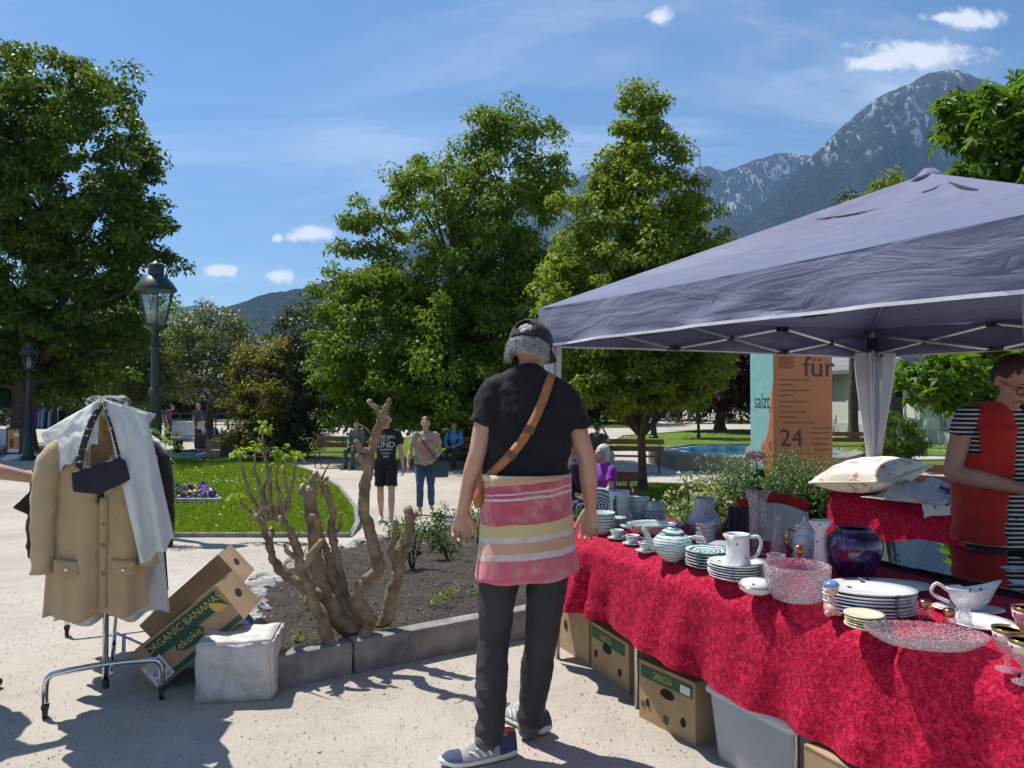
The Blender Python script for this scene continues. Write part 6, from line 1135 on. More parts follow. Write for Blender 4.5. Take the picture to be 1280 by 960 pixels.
MB().lathe([(.0001, .0), (.19, .0), (.2, .02), (.1, .09), (.0001, .11)], 24, (0, 0, .315), 1.25, .85, wob=lambda a, i: 1+.08*math.sin(5*a)).build('cloth_cover', linenb, bs, smooth=True)
MB().tube([(-.2, 0, .3), (-.18, 0, .0)], .01, 6).build('basket_leg', woodb, bs); MB().tube([(.2, 0, .3), (.18, 0, .0)], .01, 6).build('basket_leg', woodb, bs)
# ================================================================ clothes rail
RF = Vector((-1.93, 3.66, 0)); BD = Vector((-.445, .896, 0)).normalized(); RA = math.atan2(-BD.x, BD.y)     # local y runs along the rail
rack = thing('clothes_rail', 'chrome clothes rail on castors at the edge of the gravel square', 'clothes rail', RF, RA)
for yy in (.11, 1.5):
    f = MB(); f.tube(spline([(-.25, yy, .065), (-.25, yy, .15), (-.235, yy, .19), (-.19, yy, .205), (0, yy, .215), (.19, yy, .205), (.235, yy, .19), (.25, yy, .15), (.25, yy, .065)], 5), .0145, 12); f.build('foot_bar', chrome, rack, smooth=True)
    for s in (-.25, .25):
        c = MB(); c.tube([(s-.011, yy, .028), (s+.011, yy, .028)], .028, 16); cw = c.build('castor', blackp, rack, smooth=True, edge=40); MB().box((s, yy, .055), (.034, .04, .03)).build('castor_hood', blackp, cw, bevel=.008)
    MB().tube([(0, yy, .12), (0, yy, 1.47)], .0135, 12).build('upright', chrome, rack, smooth=True); MB().tube([(0, yy, .10), (0, yy, .14)], .018, 12).build('upright_cap', blackp, rack)
MB().tube([(0, -.09, 1.475), (0, 1.56, 1.475)], .0135, 12).build('hanging_bar', chrome, rack, smooth=True)
MB().tube([(.03, 0, .20), (.03, 1.5, .20)], .011, 10).build('lower_rail', chrome, rack, smooth=True)
def gn(m_, amp, sc):
    for i, q in enumerate(m_.v):
        w = Vector(q)*sc; m_.v[i] = (q[0]+amp*noise.fractal(w, .8, 2, 3), q[1]+amp*noise.fractal(w+Vector((9, 0, 0)), .8, 2, 3), q[2])
def garment(name, label, cat, y, w, zt, zb, mat, d=.05, seed=0, hemw=1.25, sleeve=.0, x0=0.0, cut=False, rough_hem=.015, twist=0.0):
    t = thing(name, label, cat, RF, RA); m_ = MB(); nu, nv = 72, 40
    def fn(u, v):
        a = 2*PI*u; cx = math.copysign(abs(math.cos(a))**.75, math.cos(a)); ww = w*(.93+(hemw-.93)*v**1.2)*(1-.55*max(0, 1-v/.035)); dd = d*(.55+.75*min(1, v*2.2))
        x_ = cx*ww; z_ = zt-(zt-zb)*v-(.30*abs(cx)**1.6*w*max(0, 1-v*5)); fold = v**1.2*(.020*math.sin(x_*38+seed)+.012*math.sin(x_*71+seed*2))
        y_ = dd*math.sin(a)+fold+.011*noise.fractal(Vector((x_*8+seed, v*4, a*.5)), .8, 2, 4)+.008*noise.noise((x_*26+v*9, v*3, seed)); return Vector((x0+x_+twist*v, y_, z_+(rough_hem*math.sin(x_*30+seed) if v > .98 else 0)))
    m_.grid(fn, nu, nv); me = m_.mesh('cloth_body', True)
    if cut:
        bm = bmesh.new(); bm.from_mesh(me); bmesh.ops.delete(bm, geom=[f for f in bm.faces if (lambda c: c.y < 0 and abs(c.x-x0-.015) < .062*max(0, (c.z-(zt-.36))/.36)+.0)(f.calc_center_median())], context='FACES'); bm.to_mesh(me); bm.free()
    o = link('cloth_body', me, mat, t); o.location = (0, y, 0); md = o.modifiers.new('s', 'SOLIDIFY'); md.thickness = .004
    if sleeve:
        for s in (-1, 1):
            S = MB(); q = spline([(x0+s*w*.80, y+.01, zt-.085), (x0+s*w*1.10, y, zt-.17), (x0+s*w*1.22, y-.02, zt-.42), (x0+s*w*1.20, y-.035, zt-sleeve)], 8); rr_ = lerpl([.055, .07, .064, .058], len(q)); S.tube(q, [(r_*(1+.07*math.sin(i*1.3+seed)), r_*.8*(1+.06*math.sin(i*1.9))) for i, r_ in enumerate(rr_)], 18); gn(S, .008, 16.0); S.build('sleeve', mat, t, smooth=True)
    MB().tube(spline([(x0, y, 1.475+.016), (x0+.018, y, 1.46+.04), (x0+.02, y, 1.50), (x0, y, 1.455), (x0, y, zt+.02)], 5), .0025, 6).build('hanger_hook', chrome, t)
    return t
beige = cloth('beige_cotton', (.46, .34, .20), .85, 300, .08); CY, CX = -.015, -.035
coat = garment('beige_coat', 'beige cotton coat hanging at the front of the clothes rail', 'coat', CY, .180, 1.375, .50, beige, .062, 1.0, 1.20, .66, CX, True)
lapel = cloth('beige_lapel', (.42, .305, .175), .85, 300, .08)
for s in (-1, 1):
    m_ = MB(); m_.grid(lambda u, v: Vector((CX+.015+s*(.022+.050*(1-v)*(1)+.045*u*math.sin(PI*min(1, v*1.15+.08))), CY-.052-.022*math.sin(PI*v)-.010*u-.012*(1-v)*0, 1.335-.33*v-.02*u)), 6, 14); m_.build('lapel', lapel, coat, smooth=True, solid=.005)
    m_ = MB(); m_.grid(lambda u, v: Vector((CX+s*(.065+.10*u*1.0)-.005, CY-.089-.006*math.sin(PI*u)-.007*v, .765-.06*v-.016*v*(1-abs(2*u-1))-.02*s*u)), 8, 4); fl = m_.build('pocket_flap', lapel, coat, smooth=True, solid=.008); MB().ball((CX+s*.115-.005, CY-.104, .722-.012*s), (.010, .005, .010), 12, 8).build('snap_button', chrome, fl, smooth=True)
m_ = MB(); m_.grid(lambda u, v: Vector((CX+.012+.03*u, CY-.088-.008*math.sin(PI*u)-.012*math.sin(v*9)*.3, 1.05-.51*v)), 4, 20); m_.build('placket', lapel, coat, smooth=True, solid=.006)
for z_ in (.93, .83, .70): MB().ball((CX+.027, CY-.100, z_), (.009, .004, .009), 10, 8).build('button', M_('horn_button', (.22, .15, .08), .35, .2), coat, smooth=True)
m_ = MB(); m_.tube(spline([(CX-.075, CY+.03, 1.345), (CX-.04, CY+.05, 1.385), (CX+.04, CY+.05, 1.385), (CX+.085, CY+.03, 1.345)], 6), (.008, .03), 8); m_.build('collar', lapel, coat, smooth=True)
hg = MB(); hg.tube(spline([(-.18, 0, 1.28), (-.06, 0, 1.345), (0, 0, 1.375), (.06, 0, 1.345), (.18, 0, 1.28)], 6), (.010, .017), 8); o = thing('wooden_hanger', 'orange brown wooden hanger inside the beige coat', 'hanger', RF, RA); hg.build('shoulder_bar', M_('hanger_wood', (.40, .18, .04), .4, .2, 20), o, smooth=True, loc=(CX, CY+.01, .005)); MB().box((CX, CY-.035, 1.375), (.04, .004, .11)).build('tag_board', M_('hanger_board', (.45, .21, .03), .5, .15), o)
for (nm, lab, cat, y, w, zt, zb, cc, sl, hw, x0) in (('white_lace_dress', 'white dress with lace hem showing below the beige coat', 'dress', .24, .19, 1.33, .41, (.62, .60, .60), 0, 1.35, .03), ('dark_brown_jacket', 'dark brown jacket hanging behind the beige coat', 'jacket', .38, .235, 1.34, .66, (.028, .018, .014), .62, 1.05, -.02), ('cream_skirt', 'cream pleated skirt hanging in the middle of the rail', 'skirt', .52, .18, 1.2, .47, (.60, .55, .50), 0, 1.4, .02), ('black_dress', 'black dress hanging between cream skirt and brown shawl', 'dress', .68, .20, 1.34, .40, (.015, .014, .016), 0, 1.2, .06),
      ('brown_shawl', 'brown patterned shawl hanging deeper on the rail', 'shawl', .84, .20, 1.3, .55, (.16, .07, .05), 0, 1.1, .05), ('white_blouse', 'white blouse near the far end of the rail', 'blouse', 1.0, .2, 1.33, .60, (.66, .66, .66), .5, 1.1, .03), ('tan_jacket', 'tan jacket at the far end of the rail', 'jacket', 1.2, .2, 1.33, .55, (.34, .24, .14), .55, 1.1, .03)):
    garment(nm, lab, cat, y, w, zt, zb, cloth('g_'+nm, cc), .045, y*9, hw, sl, x0, rough_hem=.02)
red = cloth('red_fringe', (.50, .03, .05)); t = thing('red_scarf', 'red fringed scarf trailing from under the pale cloth', 'scarf', RF, RA); m_ = MB(); m_.grid(lambda u, v: Vector((.21+.03*u+.02*v, .55+.06*u+.01*math.sin(v*9), 1.15-.42*v)), 6, 16); m_.build('scarf_body', red, t, smooth=True, solid=.004)
for i in range(14): m_ = MB(); x_ = .212+.05*i/13; m_.tube([(x_+.02, .55+.06*i/13, .735), (x_+.025+.004*math.sin(i*3), .55+.06*i/13, .69), (x_+.02+.008*math.sin(i*5), .56+.06*i/13, .645)], .0018, 5); m_.build('fringe', red, t)
# pale cloth thrown over the rail
pcl = cloth('pale_cloth', (.60, .63, .61), .8, 320, .05)
pt = thing('pale_drape', 'pale grey white jacket thrown over the front of the rail', 'jacket', RF, RA); inv = pt.matrix_basis.inverted() if False else (Matrix.Translation(RF) @ Matrix.Rotation(RA, 4, 'Z')).inverted()
def quad_sheet(c4, bulge, fold, seed, nu=30, nv=34, tail=0.0):
    A, B_, C_, D_ = [inv @ P(*c) for c in c4]                   # top-left, top-right, bottom-right, bottom-left
    def fn(u, v):
        p = A.lerp(B_, u).lerp(D_.lerp(C_, u), v); s = math.sin(PI*u)
        p.y -= bulge*s*(.4+.6*math.sin(PI*min(1, v*.9+.1))); p.y += fold*math.sin(u*15+v*3+seed)*(.25+v)*.6+.014*noise.fractal(Vector((u*4+seed, v*4, seed)), .7, 2, 4); p.z += .010*math.sin(u*19+seed)*v
        if tail and u > .72: p.y += tail*((u-.72)/.28)**1.6; p.x -= .25*tail*((u-.72)/.28)**2
        return p
    m_ = MB(); m_.grid(fn, nu, nv); return m_
quad_sheet(((128, 499, 3.50), (200, 522, 3.60), (232, 664, 3.60), (178, 706, 3.42)), .055, .036, 1.0, 44, 50, .42).build('long_panel', pcl, pt, smooth=True, solid=.005)
quad_sheet(((52, 541, 3.64), (126, 499, 3.48), (122, 553, 3.42), (72, 590, 3.52)), .06, .026, 4.0, 36, 28, 0).build('sleeve_flap', pcl, pt, smooth=True, solid=.005)
quad_sheet(((60, 540, 4.05), (126, 498, 3.58), (195, 520, 4.1), (110, 600, 4.2)), -.05, .016, 7.0, 30, 24).build('back_panel', pcl, pt, smooth=True, solid=.005)
S = Blob(); S.cone(inv@P(118, 503, 3.85), (.05, .05, .03), inv@P(150, 503, 3.95), (.055, .06, .034)); scarf_m, n, b, out = mat_new('head_scarf'); v = OBJ(n); L(n, RAMP(n, NOISE(n, v, 34, 4, .6, 1), [(.38, (.06, .04, .035)), (.48, (.22, .17, .15)), (.55, (.18, .42, .46)), (.64, (.62, .62, .6))], 'CONSTANT'), b.inputs['Base Color']); b.inputs['Roughness'].default_value = .85
tag(link('patterned_scarf', S.mesh('patterned_scarf', .008, 1, lambda c: .010*noise.fractal(c*22, .7, 2, 3)), scarf_m, None, RF, (0, 0, RA)), 'rolled brown and turquoise patterned scarf on top of the rail', 'scarf')
navy = cloth('navy_nylon', (.012, .015, .032), .55); bg_ = thing('navy_pouch', 'navy crossbody pouch with printed strap hung over the coat', 'bag', RF, RA)
pm_ = (inv @ P(126, 598, 3.40)); S = Blob(); cs = [(-.105, -.055), (-.11, .035), (-.02, .065), (.07, .095), (.10, .08), (.12, -.01), (.0, -.075)]
S.h.append([pm_+Vector((x_, y_, z_)) for x_, z_ in [(c_[0]*1.0, c_[1]*.95) for c_ in cs] for y_ in (-.016, .016)]); link('pouch', S.mesh('pouch', .006, 6, lambda c: .004*noise.noise(c*25)), navy, bg_)
st_m, n, b, out = mat_new('printed_strap'); v = OBJ(n); sp = N(n, 'ShaderNodeSeparateXYZ'); L(n, v, sp.inputs[0]); k_ = MA(n, 'MULTIPLY', MA(n, 'GREATER_THAN', MA(n, 'FRACT', MA(n, 'MULTIPLY', sp.outputs[2], 34)), .70), MA(n, 'GREATER_THAN', NOISE(n, v, 110, 2), .56)); L(n, MIX(n, k_, (.012, .012, .015), (.6, .6, .6)), b.inputs['Base Color']); b.inputs['Roughness'].default_value = .7
for pts in (((99, 586, 3.38), (104, 560, 3.38), (114, 530, 3.38), (125, 508, 3.42), (128, 500, 3.52)), ((151, 575, 3.38), (145, 552, 3.38), (138, 528, 3.38), (131, 508, 3.42), (129, 500, 3.52))):
    q = spline([inv@P(*c) for c in pts], 6); MB().tube(q, (.0135, .003), 6).build('strap', st_m, bg_, smooth=True)
dl = cloth('dark_leather_piece', (.025, .02, .015), .5); m_ = MB(); A_ = [(47, 604, 3.80), (64, 600, 3.82), (62, 662, 3.86), (20, 634, 3.74)]; q4 = [P(*a) for a in A_]
m_.grid(lambda u, v: q4[0].lerp(q4[1], u).lerp(q4[3].lerp(q4[2], u), v)+Vector((0, .012*math.sin(u*9+v*5), 0)), 12, 12); tag(m_.build('leather_sleeve', dl, None, smooth=True, solid=.012), 'dark leather garment gripped by the outstretched hand', 'jacket')
# the shopper whose arm reaches in
sh_l = Vector((-2.87, 3.90, 0)); figure('shopper reaching out a bare arm to the clothes rail', sh_l, -PI/2, .99, dict(ell=(-.23, -.10, 1.14), wrl=(-.22, -.12, .90), elr=(.20, .23, 1.20), wrr=(.085, .50, 1.125), shr=(.17, .03, 1.41)), 1.1, sk3, cloth('shopper_shirt', (.12, .16, .22)), 'short', jeans, 'long', blackp, brownhair, voxel=.009, fine=True, curl=.75, palm={'r': ((-.25, .95, -.2), (-.3, -.15, -1), (-1, -.1, .1))})
# ================================================================ banana cartons and stone block
bx_panel = M_('carton_side', (.42, .28, .14), .8, .1, 6, .15); cgreen = M_('carton_green', (.015, .085, .05), .65, .15, bump=0); cyel = M_('carton_yellow', (.62, .45, .09), .65, .12, bump=0)
def tilted_carton(label, corner, dims, tilt, yaw, side='ORGANIC BANANAS', extra=True, blue=False):
    t = thing('banana_carton', label, 'box', corner); w, d, h = dims; t.rotation_euler = (0, 0, 0)
    Mx = Matrix.Rotation(yaw, 4, 'Z') @ Matrix.Rotation(-tilt, 4, 'Y'); t.rotation_euler = Mx.to_euler(); th = .006
    for (cc, dd) in (((w/2, th/2, h/2), (w, th, h)), ((w/2, d-th/2, h/2), (w, th, h)), ((th/2, d/2, h/2), (th, d-2*th-.001, h)), ((w-th/2, d/2, h/2), (th, d-2*th-.001, h)), ((w/2, d/2, th/2), (w-2*th-.002, d-2*th-.002, th))): MB().box(cc, dd).build('panel', kraft, t)
    for i, (y0, y1) in enumerate(((.0, .34), (.66, 1.0))): MB().box((w/2, d*(y0+y1)/2, h+.003+.001*i), (w-.003, d*(y1-y0), .005)).build('flap', bx_panel, t)
    MB().box((w/2, d*.17, h+.0075), (w*.9, .05, .002)).build('green_print', cgreen, t); MB().box((w/2, d*.82, h+.0085), (w*.9, .05, .002)).build('green_print', cgreen, t)
    MB().box((w/2, d*.5, h-.02), (w-.02, d*.30, .004)).build('inner_shade_sheet', kraft_d, t)  # darker sheet between the flaps: shade of the carton inside put into colour
    o = MB(); o.add([(w+.002, d*.5+.05*math.cos(2*PI*i/16), h*.55+.022*math.sin(2*PI*i/16)) for i in range(16)], [tuple(range(16))]); o.build('hand_hole_shade', holeshade, t)  # flat dark oval for the hole, its inner shade painted
    if side:
        MB().box((w*.56, -.0015, h*.76), (w*.80, .002, h*.40)).build('green_print', cgreen, t); MB().box((w*.56, -.0015, h*.10), (w*.86, .002, h*.13)).build('green_print', cgreen, t)
        text('lettering', side, h*.24, cyel, t, facing((w*.56, -.0045, h*.80), (0, -1, 0)), 0, .92)
        el = MB(); el.add([(w*.52+.085*math.cos(2*PI*i/28), -.004, h*.46+.042*math.sin(2*PI*i/28)) for i in range(28)], [tuple(range(28))]); el.build('logo_oval', cgreen, t); text('lettering', 'ekoke', h*.26, cyel, t, facing((w*.52, -.0065, h*.46), (0, -1, 0)))
        for k_ in range(4): MB().tube(spline([(w*.88-.02, -.006, h*.80), (w*.86+.012*k_, -.007, h*.62), (w*.90+.014*k_, -.006, h*.46)], 5), lerpl([.004, .011, .003], 11), 8).build('banana_print', cyel, t, smooth=True)
    if extra:
        lb = MB().box((.07, -.004, h*.34), (.115, .002, h*.55)).build('white_label', card, t); text('lettering', '40317', .042, ink, t, facing((.075, -.0065, h*.30), (0, -1, 0)), 0, .8); text('lettering', 'ERDORE', .026, ink, t, facing((.075, -.0065, h*.14), (0, -1, 0)), 0, .9)
        for k_ in range(5): MB().box((.06, -.0065, h*.42+.011*k_), (.085-.012*(k_ % 3), .001, .003)).build('print_line', ink, t)
    return t
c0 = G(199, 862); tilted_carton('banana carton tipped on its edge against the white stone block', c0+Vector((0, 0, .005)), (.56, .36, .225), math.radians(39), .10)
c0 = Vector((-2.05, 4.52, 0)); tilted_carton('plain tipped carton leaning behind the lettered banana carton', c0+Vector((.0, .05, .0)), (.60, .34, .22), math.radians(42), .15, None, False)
MB_b = MB(); MB_b.box((0, 0, .07), (.26, .30, .14)); tag(MB_b.build('blue_box', M_('blue_card', (.03, .10, .19), .6, .2), None, bevel=.006, loc=(-1.62, 4.50, .08), rot=(.1, -.68, .2)), 'small dark blue carton wedged between the tipped cartons', 'box')
def stone_block():
    bm = bmesh.new(); bmesh.ops.create_cube(bm, size=1); bmesh.ops.bevel(bm, geom=bm.edges[:], offset=.03, segments=2, affect='EDGES'); bmesh.ops.subdivide_edges(bm, edges=bm.edges[:], cuts=7, use_grid_fill=True)
    for v in bm.verts:
        c = Vector((v.co.x*.375, v.co.y*.32, v.co.z*.305)); c.x *= 1+.03*v.co.z*0-.04*v.co.z; v.co = c+Vector((noise.noise(c*9), noise.noise(c*9+Vector((5, 0, 0))), noise.noise(c*9+Vector((0, 7, 0)))))*.008+c.normalized()*.010*noise.fractal(c*22, .8, 2, 4)
    me = bpy.data.meshes.new('stone_block'); bm.to_mesh(me); bm.free(); me.polygons.foreach_set('use_smooth', [True]*len(me.polygons))
    m, n, b, out = mat_new('white_concrete'); v = OBJ(n); f = NOISE(n, v, 9, 6, .65, .5); f2 = NOISE(n, v, 45, 5, .7); c = RAMP(n, f, [(.28, (.42, .38, .34)), (.5, (.64, .61, .57)), (.8, (.72, .70, .66))]); c = MIX(n, MA(n, 'MULTIPLY', SSTEP(n, f2, .58, .72), .5), c, (.22, .19, .165)); L(n, c, b.inputs['Base Color']); b.inputs['Roughness'].default_value = .95; BUMP(n, b, MA(n, 'ADD', f2, f), .6, .015)
    p = G(289, 877); tag(link('stone_block', me, m, None, p+Vector((0, .165, .148)), (0, 0, .13)), 'rough whitewashed concrete block beside the bed corner', 'block')
stone_block()
# ================================================================ pruned shrubs
def knobby(pts, Y, r0, r1, seed, org, k=7):
    q = spline([P(px, py, Y+dy)-org for (px, py, dy) in pts], k); n_ = len(q); r = lerpl([r0, r1], n_); rr_ = []
    for i, p in enumerate(q): rr_.append(r[i]*(1+.22*noise.noise(Vector((i*.35, seed, 0)))+.20*max(0, noise.noise(Vector((i*.9, seed*3, 1)))))) ; q[i] = p+Vector((noise.noise((i*.3, seed, 5)), noise.noise((i*.3, seed, 9)), 0))*.016
    return q, rr_
org = G(432, 792); org.z = .08; shrub = thing('pruned_shrub', 'heavily pruned knobby shrub with bare forked branches in the bed', 'shrub', org)
px_r = 4.35/F*.78
def gnarl(m_, amp, sc=26.0):
    for i, q in enumerate(m_.v):
        w = Vector(q)*sc; m_.v[i] = (q[0]+amp*noise.fractal(w, .8, 2, 3), q[1]+amp*noise.fractal(w+Vector((9, 0, 0)), .8, 2, 3), q[2]+amp*.6*noise.fractal(w+Vector((0, 9, 0)), .8, 2, 3))
    return m_
BR = [([(455, 796, 0), (462, 770, 0), (446, 742, -.02), (472, 712, 0), (467, 680, .02), (456, 640, 0), (457, 605, 0), (461, 575, 0), (470, 548, 0), (478, 520, 0)], 11.5, 7, [([(478, 522, 0), (471, 512, 0), (462, 501, 0)], 5, 4), ([(478, 522, 0), (483, 510, 0), (486, 499, 0)], 5, 4), ([(462, 566, 0), (452, 562, -.02), (444, 551, -.03)], 8, 3), ([(462, 570, 0), (455, 575, -.03), (447, 570, -.04)], 9, 5)]),
      ([(440, 792, 0), (418, 762, .02), (402, 735, .03), (396, 700, .05), (394, 660, .05), (388, 632, .05), (390, 612, .05)], 15, 9, [([(390, 616, .05), (393, 600, .05), (394, 590, .05)], 6, 4.5), ([(390, 616, .05), (400, 606, .05), (410, 596, .05)], 5, 2), ([(390, 620, .05), (381, 615, .05), (376, 606, .05)], 7, 4), ([(392, 660, .05), (398, 648, .0), (389, 645, -.02)], 6, 5)]),
      ([(416, 806, -.15), (402, 770, -.13), (388, 740, -.12), (376, 705, -.12), (370, 680, -.12), (362, 660, -.12), (352, 647, -.12)], 10, 5, [([(376, 700, -.12), (364, 690, -.15), (354, 680, -.15)], 5, 3), ([(380, 708, -.12), (392, 690, -.12), (402, 675, -.1)], 6, 5)]),
      ([(402, 745, -.05), (378, 730, -.05), (352, 712, -.06), (340, 690, -.08), (334, 668, -.08), (322, 645, -.08)], 9, 4, [([(336, 678, -.08), (342, 668, -.08), (340, 660, -.1)], 4, 3)]),
      ([(450, 778, .1), (434, 745, .1), (424, 705, .12), (416, 672, .12), (415, 640, .12), (408, 612, .1), (400, 605, .1)], 8, 5, [([(416, 672, .12), (424, 660, .1), (428, 640, .1)], 4, 2)]),
      ([(480, 782, .1), (488, 755, .1), (496, 720, .1), (500, 695, .1), (508, 668, .1), (512, 645, .1), (510, 636, .1)], 11, 7, [([(497, 705, .1), (490, 688, .08), (492, 665, .08), (497, 650, .08)], 6, 4), ([(510, 655, .1), (518, 646, .1), (520, 638, .1)], 4, 2.5), ([(502, 695, .1), (512, 685, .08), (518, 672, .08)], 5, 2)]),
      ([(446, 788, .05), (430, 755, .06), (416, 725, .1), (408, 690, .1)], 9, 6, [([(408, 690, .1), (404, 668, .1), (400, 655, .1)], 6, 4)])]
cutw = M_('cut_wood', (.42, .34, .22), .8, .12, 60, .2)
for i, (pts, r0, r1, subs) in enumerate(BR):
    q, rr_ = knobby(pts, 4.35, r0*px_r, r1*px_r, i*2.7, org); m_ = MB(); m_.tube(q, rr_, 14); gnarl(m_, .008, 38.0); br = m_.build('branch', bark_light, shrub, smooth=True); MB().ball(q[-1], rr_[-1]*1.02, 10, 6).build('cut_end', cutw, br)
    for j_, (sp2, a_, b_) in enumerate(subs): q2, r2 = knobby(sp2, 4.35, a_*px_r, b_*px_r, i*3.1+j_*1.7, org, 5); m_ = MB(); m_.tube(q2, r2, 12); gnarl(m_, .005); m_.build('twig', bark_light, br, smooth=True); m_ = MB(); m_.lathe([(r2[-1]*1.04, -.002), (r2[-1]*.98, .003)], 10); o_ = m_.build('cut_face', cutw, br); o_.matrix_local = facing(q2[-1], (q2[-1]-q2[-2]))
r_ = random.Random(12)
for i in range(26):
    pts, r0, r1, _s = BR[i % len(BR)]; k_ = r_.randrange(2, len(pts)); a_ = P(pts[k_][0], pts[k_][1], 4.35+pts[k_][2])-org; d_ = Vector((r_.uniform(-1, 1), r_.uniform(-.8, .8), r_.uniform(.3, 1.2))).normalized()*r_.uniform(.05, .17); q = [a_, a_+d_*.5+Vector((0, 0, .012)), a_+d_]; m_ = MB(); m_.tube(q, [.007, .005, .003], 6); m_.build('twig', bark_light, shrub, smooth=True)
YS = 9.75; org2 = Vector(((336-640)/F*YS, YS, g(0, YS))); sh2 = thing('leafing_shrub', 'pruned grey shrub with fresh green leaf tufts on the lawn edge', 'shrub', org2); r_ = random.Random(8); tips = []
for i, pts in enumerate(([(330, 650, 0), (315, 620, 0), (304, 590, 0), (300, 566, 0)], [(335, 650, 0), (325, 610, 0), (318, 580, 0), (322, 560, 0)], [(340, 650, 0), (338, 610, 0), (334, 580, 0), (328, 548, 0), (330, 536, 0)], [(345, 650, 0), (350, 620, 0), (345, 595, 0), (352, 565, 0)], [(350, 650, 0), (360, 620, 0), (368, 595, 0), (372, 572, 0)], [(332, 650, 0), (308, 635, 0), (298, 622, 0)], [(346, 650, 0), (362, 632, 0), (356, 600, 0), (358, 575, 0)], [(338, 640, 0), (330, 615, .1), (340, 585, .1)])):
    q, rr_ = knobby(pts, YS, .034, .011, i*1.9, org2); m_ = MB(); m_.tube(q, rr_, 8); m_.build('branch', bark_light, sh2, smooth=True); tips.append(q[-1])
leaves('leaf_tufts', np.array([tuple(t_+Vector((0, 0, .03))) for t_ in tips for _ in range(2)]), 16, .09, .085, leafmat('fresh_leaf', (.14, .25, .03), (.30, .42, .06), .5), sh2, .7, 1, 5, .8, .5)
# ---- low roses, weeds and herbs in the bed
lf_rose = leafmat('rose_bush_leaf', (.035, .085, .02), (.12, .19, .05), .3); lf_lav = leafmat('rosemary_leaf', (.04, .10, .025), (.10, .19, .05), .3); lf_new = leafmat('weed_leaf', (.10, .20, .03), (.22, .33, .06), .45)
def rosebush(label, p, h, r, seed, mat=None, n_=26, per=14, sz=.035, stemn=7):
    t = thing('rose_bush', label, 'bush', p); rr_ = random.Random(seed); C = []; m_ = MB()
    for i in range(stemn):
        a = rr_.uniform(0, 6.28); e = Vector((math.cos(a)*r*rr_.uniform(.4, 1), math.sin(a)*r*rr_.uniform(.4, 1), h*rr_.uniform(.65, 1.05))); q = spline([(0, 0, -.02), e*.5+Vector((0, 0, .12*h)), e], 5); m_.tube(q, lerpl([.007, .003], len(q)), 5)
        C += [tuple(q[k_]) for k_ in (4, 6, 8, 10)]
    m_.build('stems', M_('rose_stem', (.05, .045, .02), .8), t); leaves('foliage', np.array(C), per, .075*max(1, h), sz, mat or lf_rose, t, .8, 1, seed, .7, .6); return t
for i, (px, py, h, r, mt, lab) in enumerate(((516, 712, .42, .22, None, 'low rose bush beside the forked shrub stem'), (540, 690, .42, .25, None, 'low rose bush near the rough edging stones'), (575, 672, .50, .25, lf_new, 'light green rose bush behind the man\'s left hand'), (560, 700, .32, .2, None, 'small rose bush in the middle of the bed'), (600, 690, .5, .2, lf_new, 'rose bush hidden behind the man\'s arm'), (500, 690, .34, .2, lf_new, 'light green weed by the twin stem'), (625, 700, .4, .2, None, 'rose bush behind the striped towel'))):
    p = G(px, py, .06); rosebush(lab, p, h, r, 30+i, mt)
for i, (px, py, lab) in enumerate(((384, 758, 'tiny green weed beside the shrub base'), (378, 800, 'small grassy weed near the kerb corner'), (346, 812, 'fresh weed sprouting beside the stone block'), (565, 745, 'pale weed in the bare soil'), (545, 756, 'tiny seedling in the bare soil'), (600, 742, 'weed tuft near the trouser leg'))):
    p = G(px, py, .08); t = thing('weed', lab, 'weed', p); leaves('foliage', np.array([(0, 0, .03), (.03, .01, .05), (-.03, 0, .04)]), 12, .05, .035, lf_new, t, .8, 1, 60+i, .8, .4)
def herb(label, p, w, h, n_, seed, mat, name='rosemary_bush'):
    t = thing(name, label, 'bush', p); r = np.random.default_rng(seed); x = r.uniform(-w, w, n_); y = r.normal(0, .16, n_); hh_ = h*(.65+.5*r.random(n_))*(1-.35*(x/w)**2); lean = r.normal(0, .16, (n_, 2)); V = []; 
    for lv_ in range(14):
        f = lv_/14+.07; cx = x+lean[:, 0]*hh_*f; cyy = y+lean[:, 1]*hh_*f; cz = hh_*f
        for k_ in range(3):
            a = r.uniform(0, 2*PI, n_); ln = .034*(1.1-.5*f)*r.uniform(.7, 1.3, n_); dx, dy, dz = np.cos(a)*ln, np.sin(a)*ln, ln*.9; b = np.c_[cx, cyy, cz]; e = b+np.c_[dx, dy, dz]; s = np.c_[-np.sin(a), np.cos(a), 0*a]*.0062; V.append(np.stack([b, b*.5+e*.5+s, e, b*.5+e*.5-s], 1))
    V = np.concatenate(V, 0).reshape(-1, 3); o = raw('foliage', V, np.arange(len(V)).reshape(-1, 4), mat, t); o['kind'] = 'stuff'; m_ = MB(); [m_.tube([(0+.04*i-.1, 0, -.03), (.06*i-.15, 0, h*.4)], .008, 5) for i in range(6)]; m_.build('stems', bark, t)
for i, (px, Y, w, h, lab) in enumerate(((925, 7.1, .36, .62, 'dense rosemary bush behind the spotted vase'), (985, 7.3, .42, .66, 'dense rosemary bush before the orange banner'), (1045, 7.5, .3, .55, 'rosemary bush beside the red cloth table'), (905, 6.9, .24, .5, 'smaller rosemary bush next to the variegated shrub'))):
    herb(lab, Vector((*((P(px, 600, Y))[:2]), g(0, Y)+.05)), w, h*1.48, 1000, 90+i, lf_lav)
p = Vector((*P(868, 600, 6.7)[:2], g(0, 6.7)+.05)); t = rosebush('pale variegated shrub behind the stacked crockery', p, .78, .36, 97, leafmat('variegated', (.16, .22, .08), (.50, .52, .30), .35), 40, 26, .045, 14)
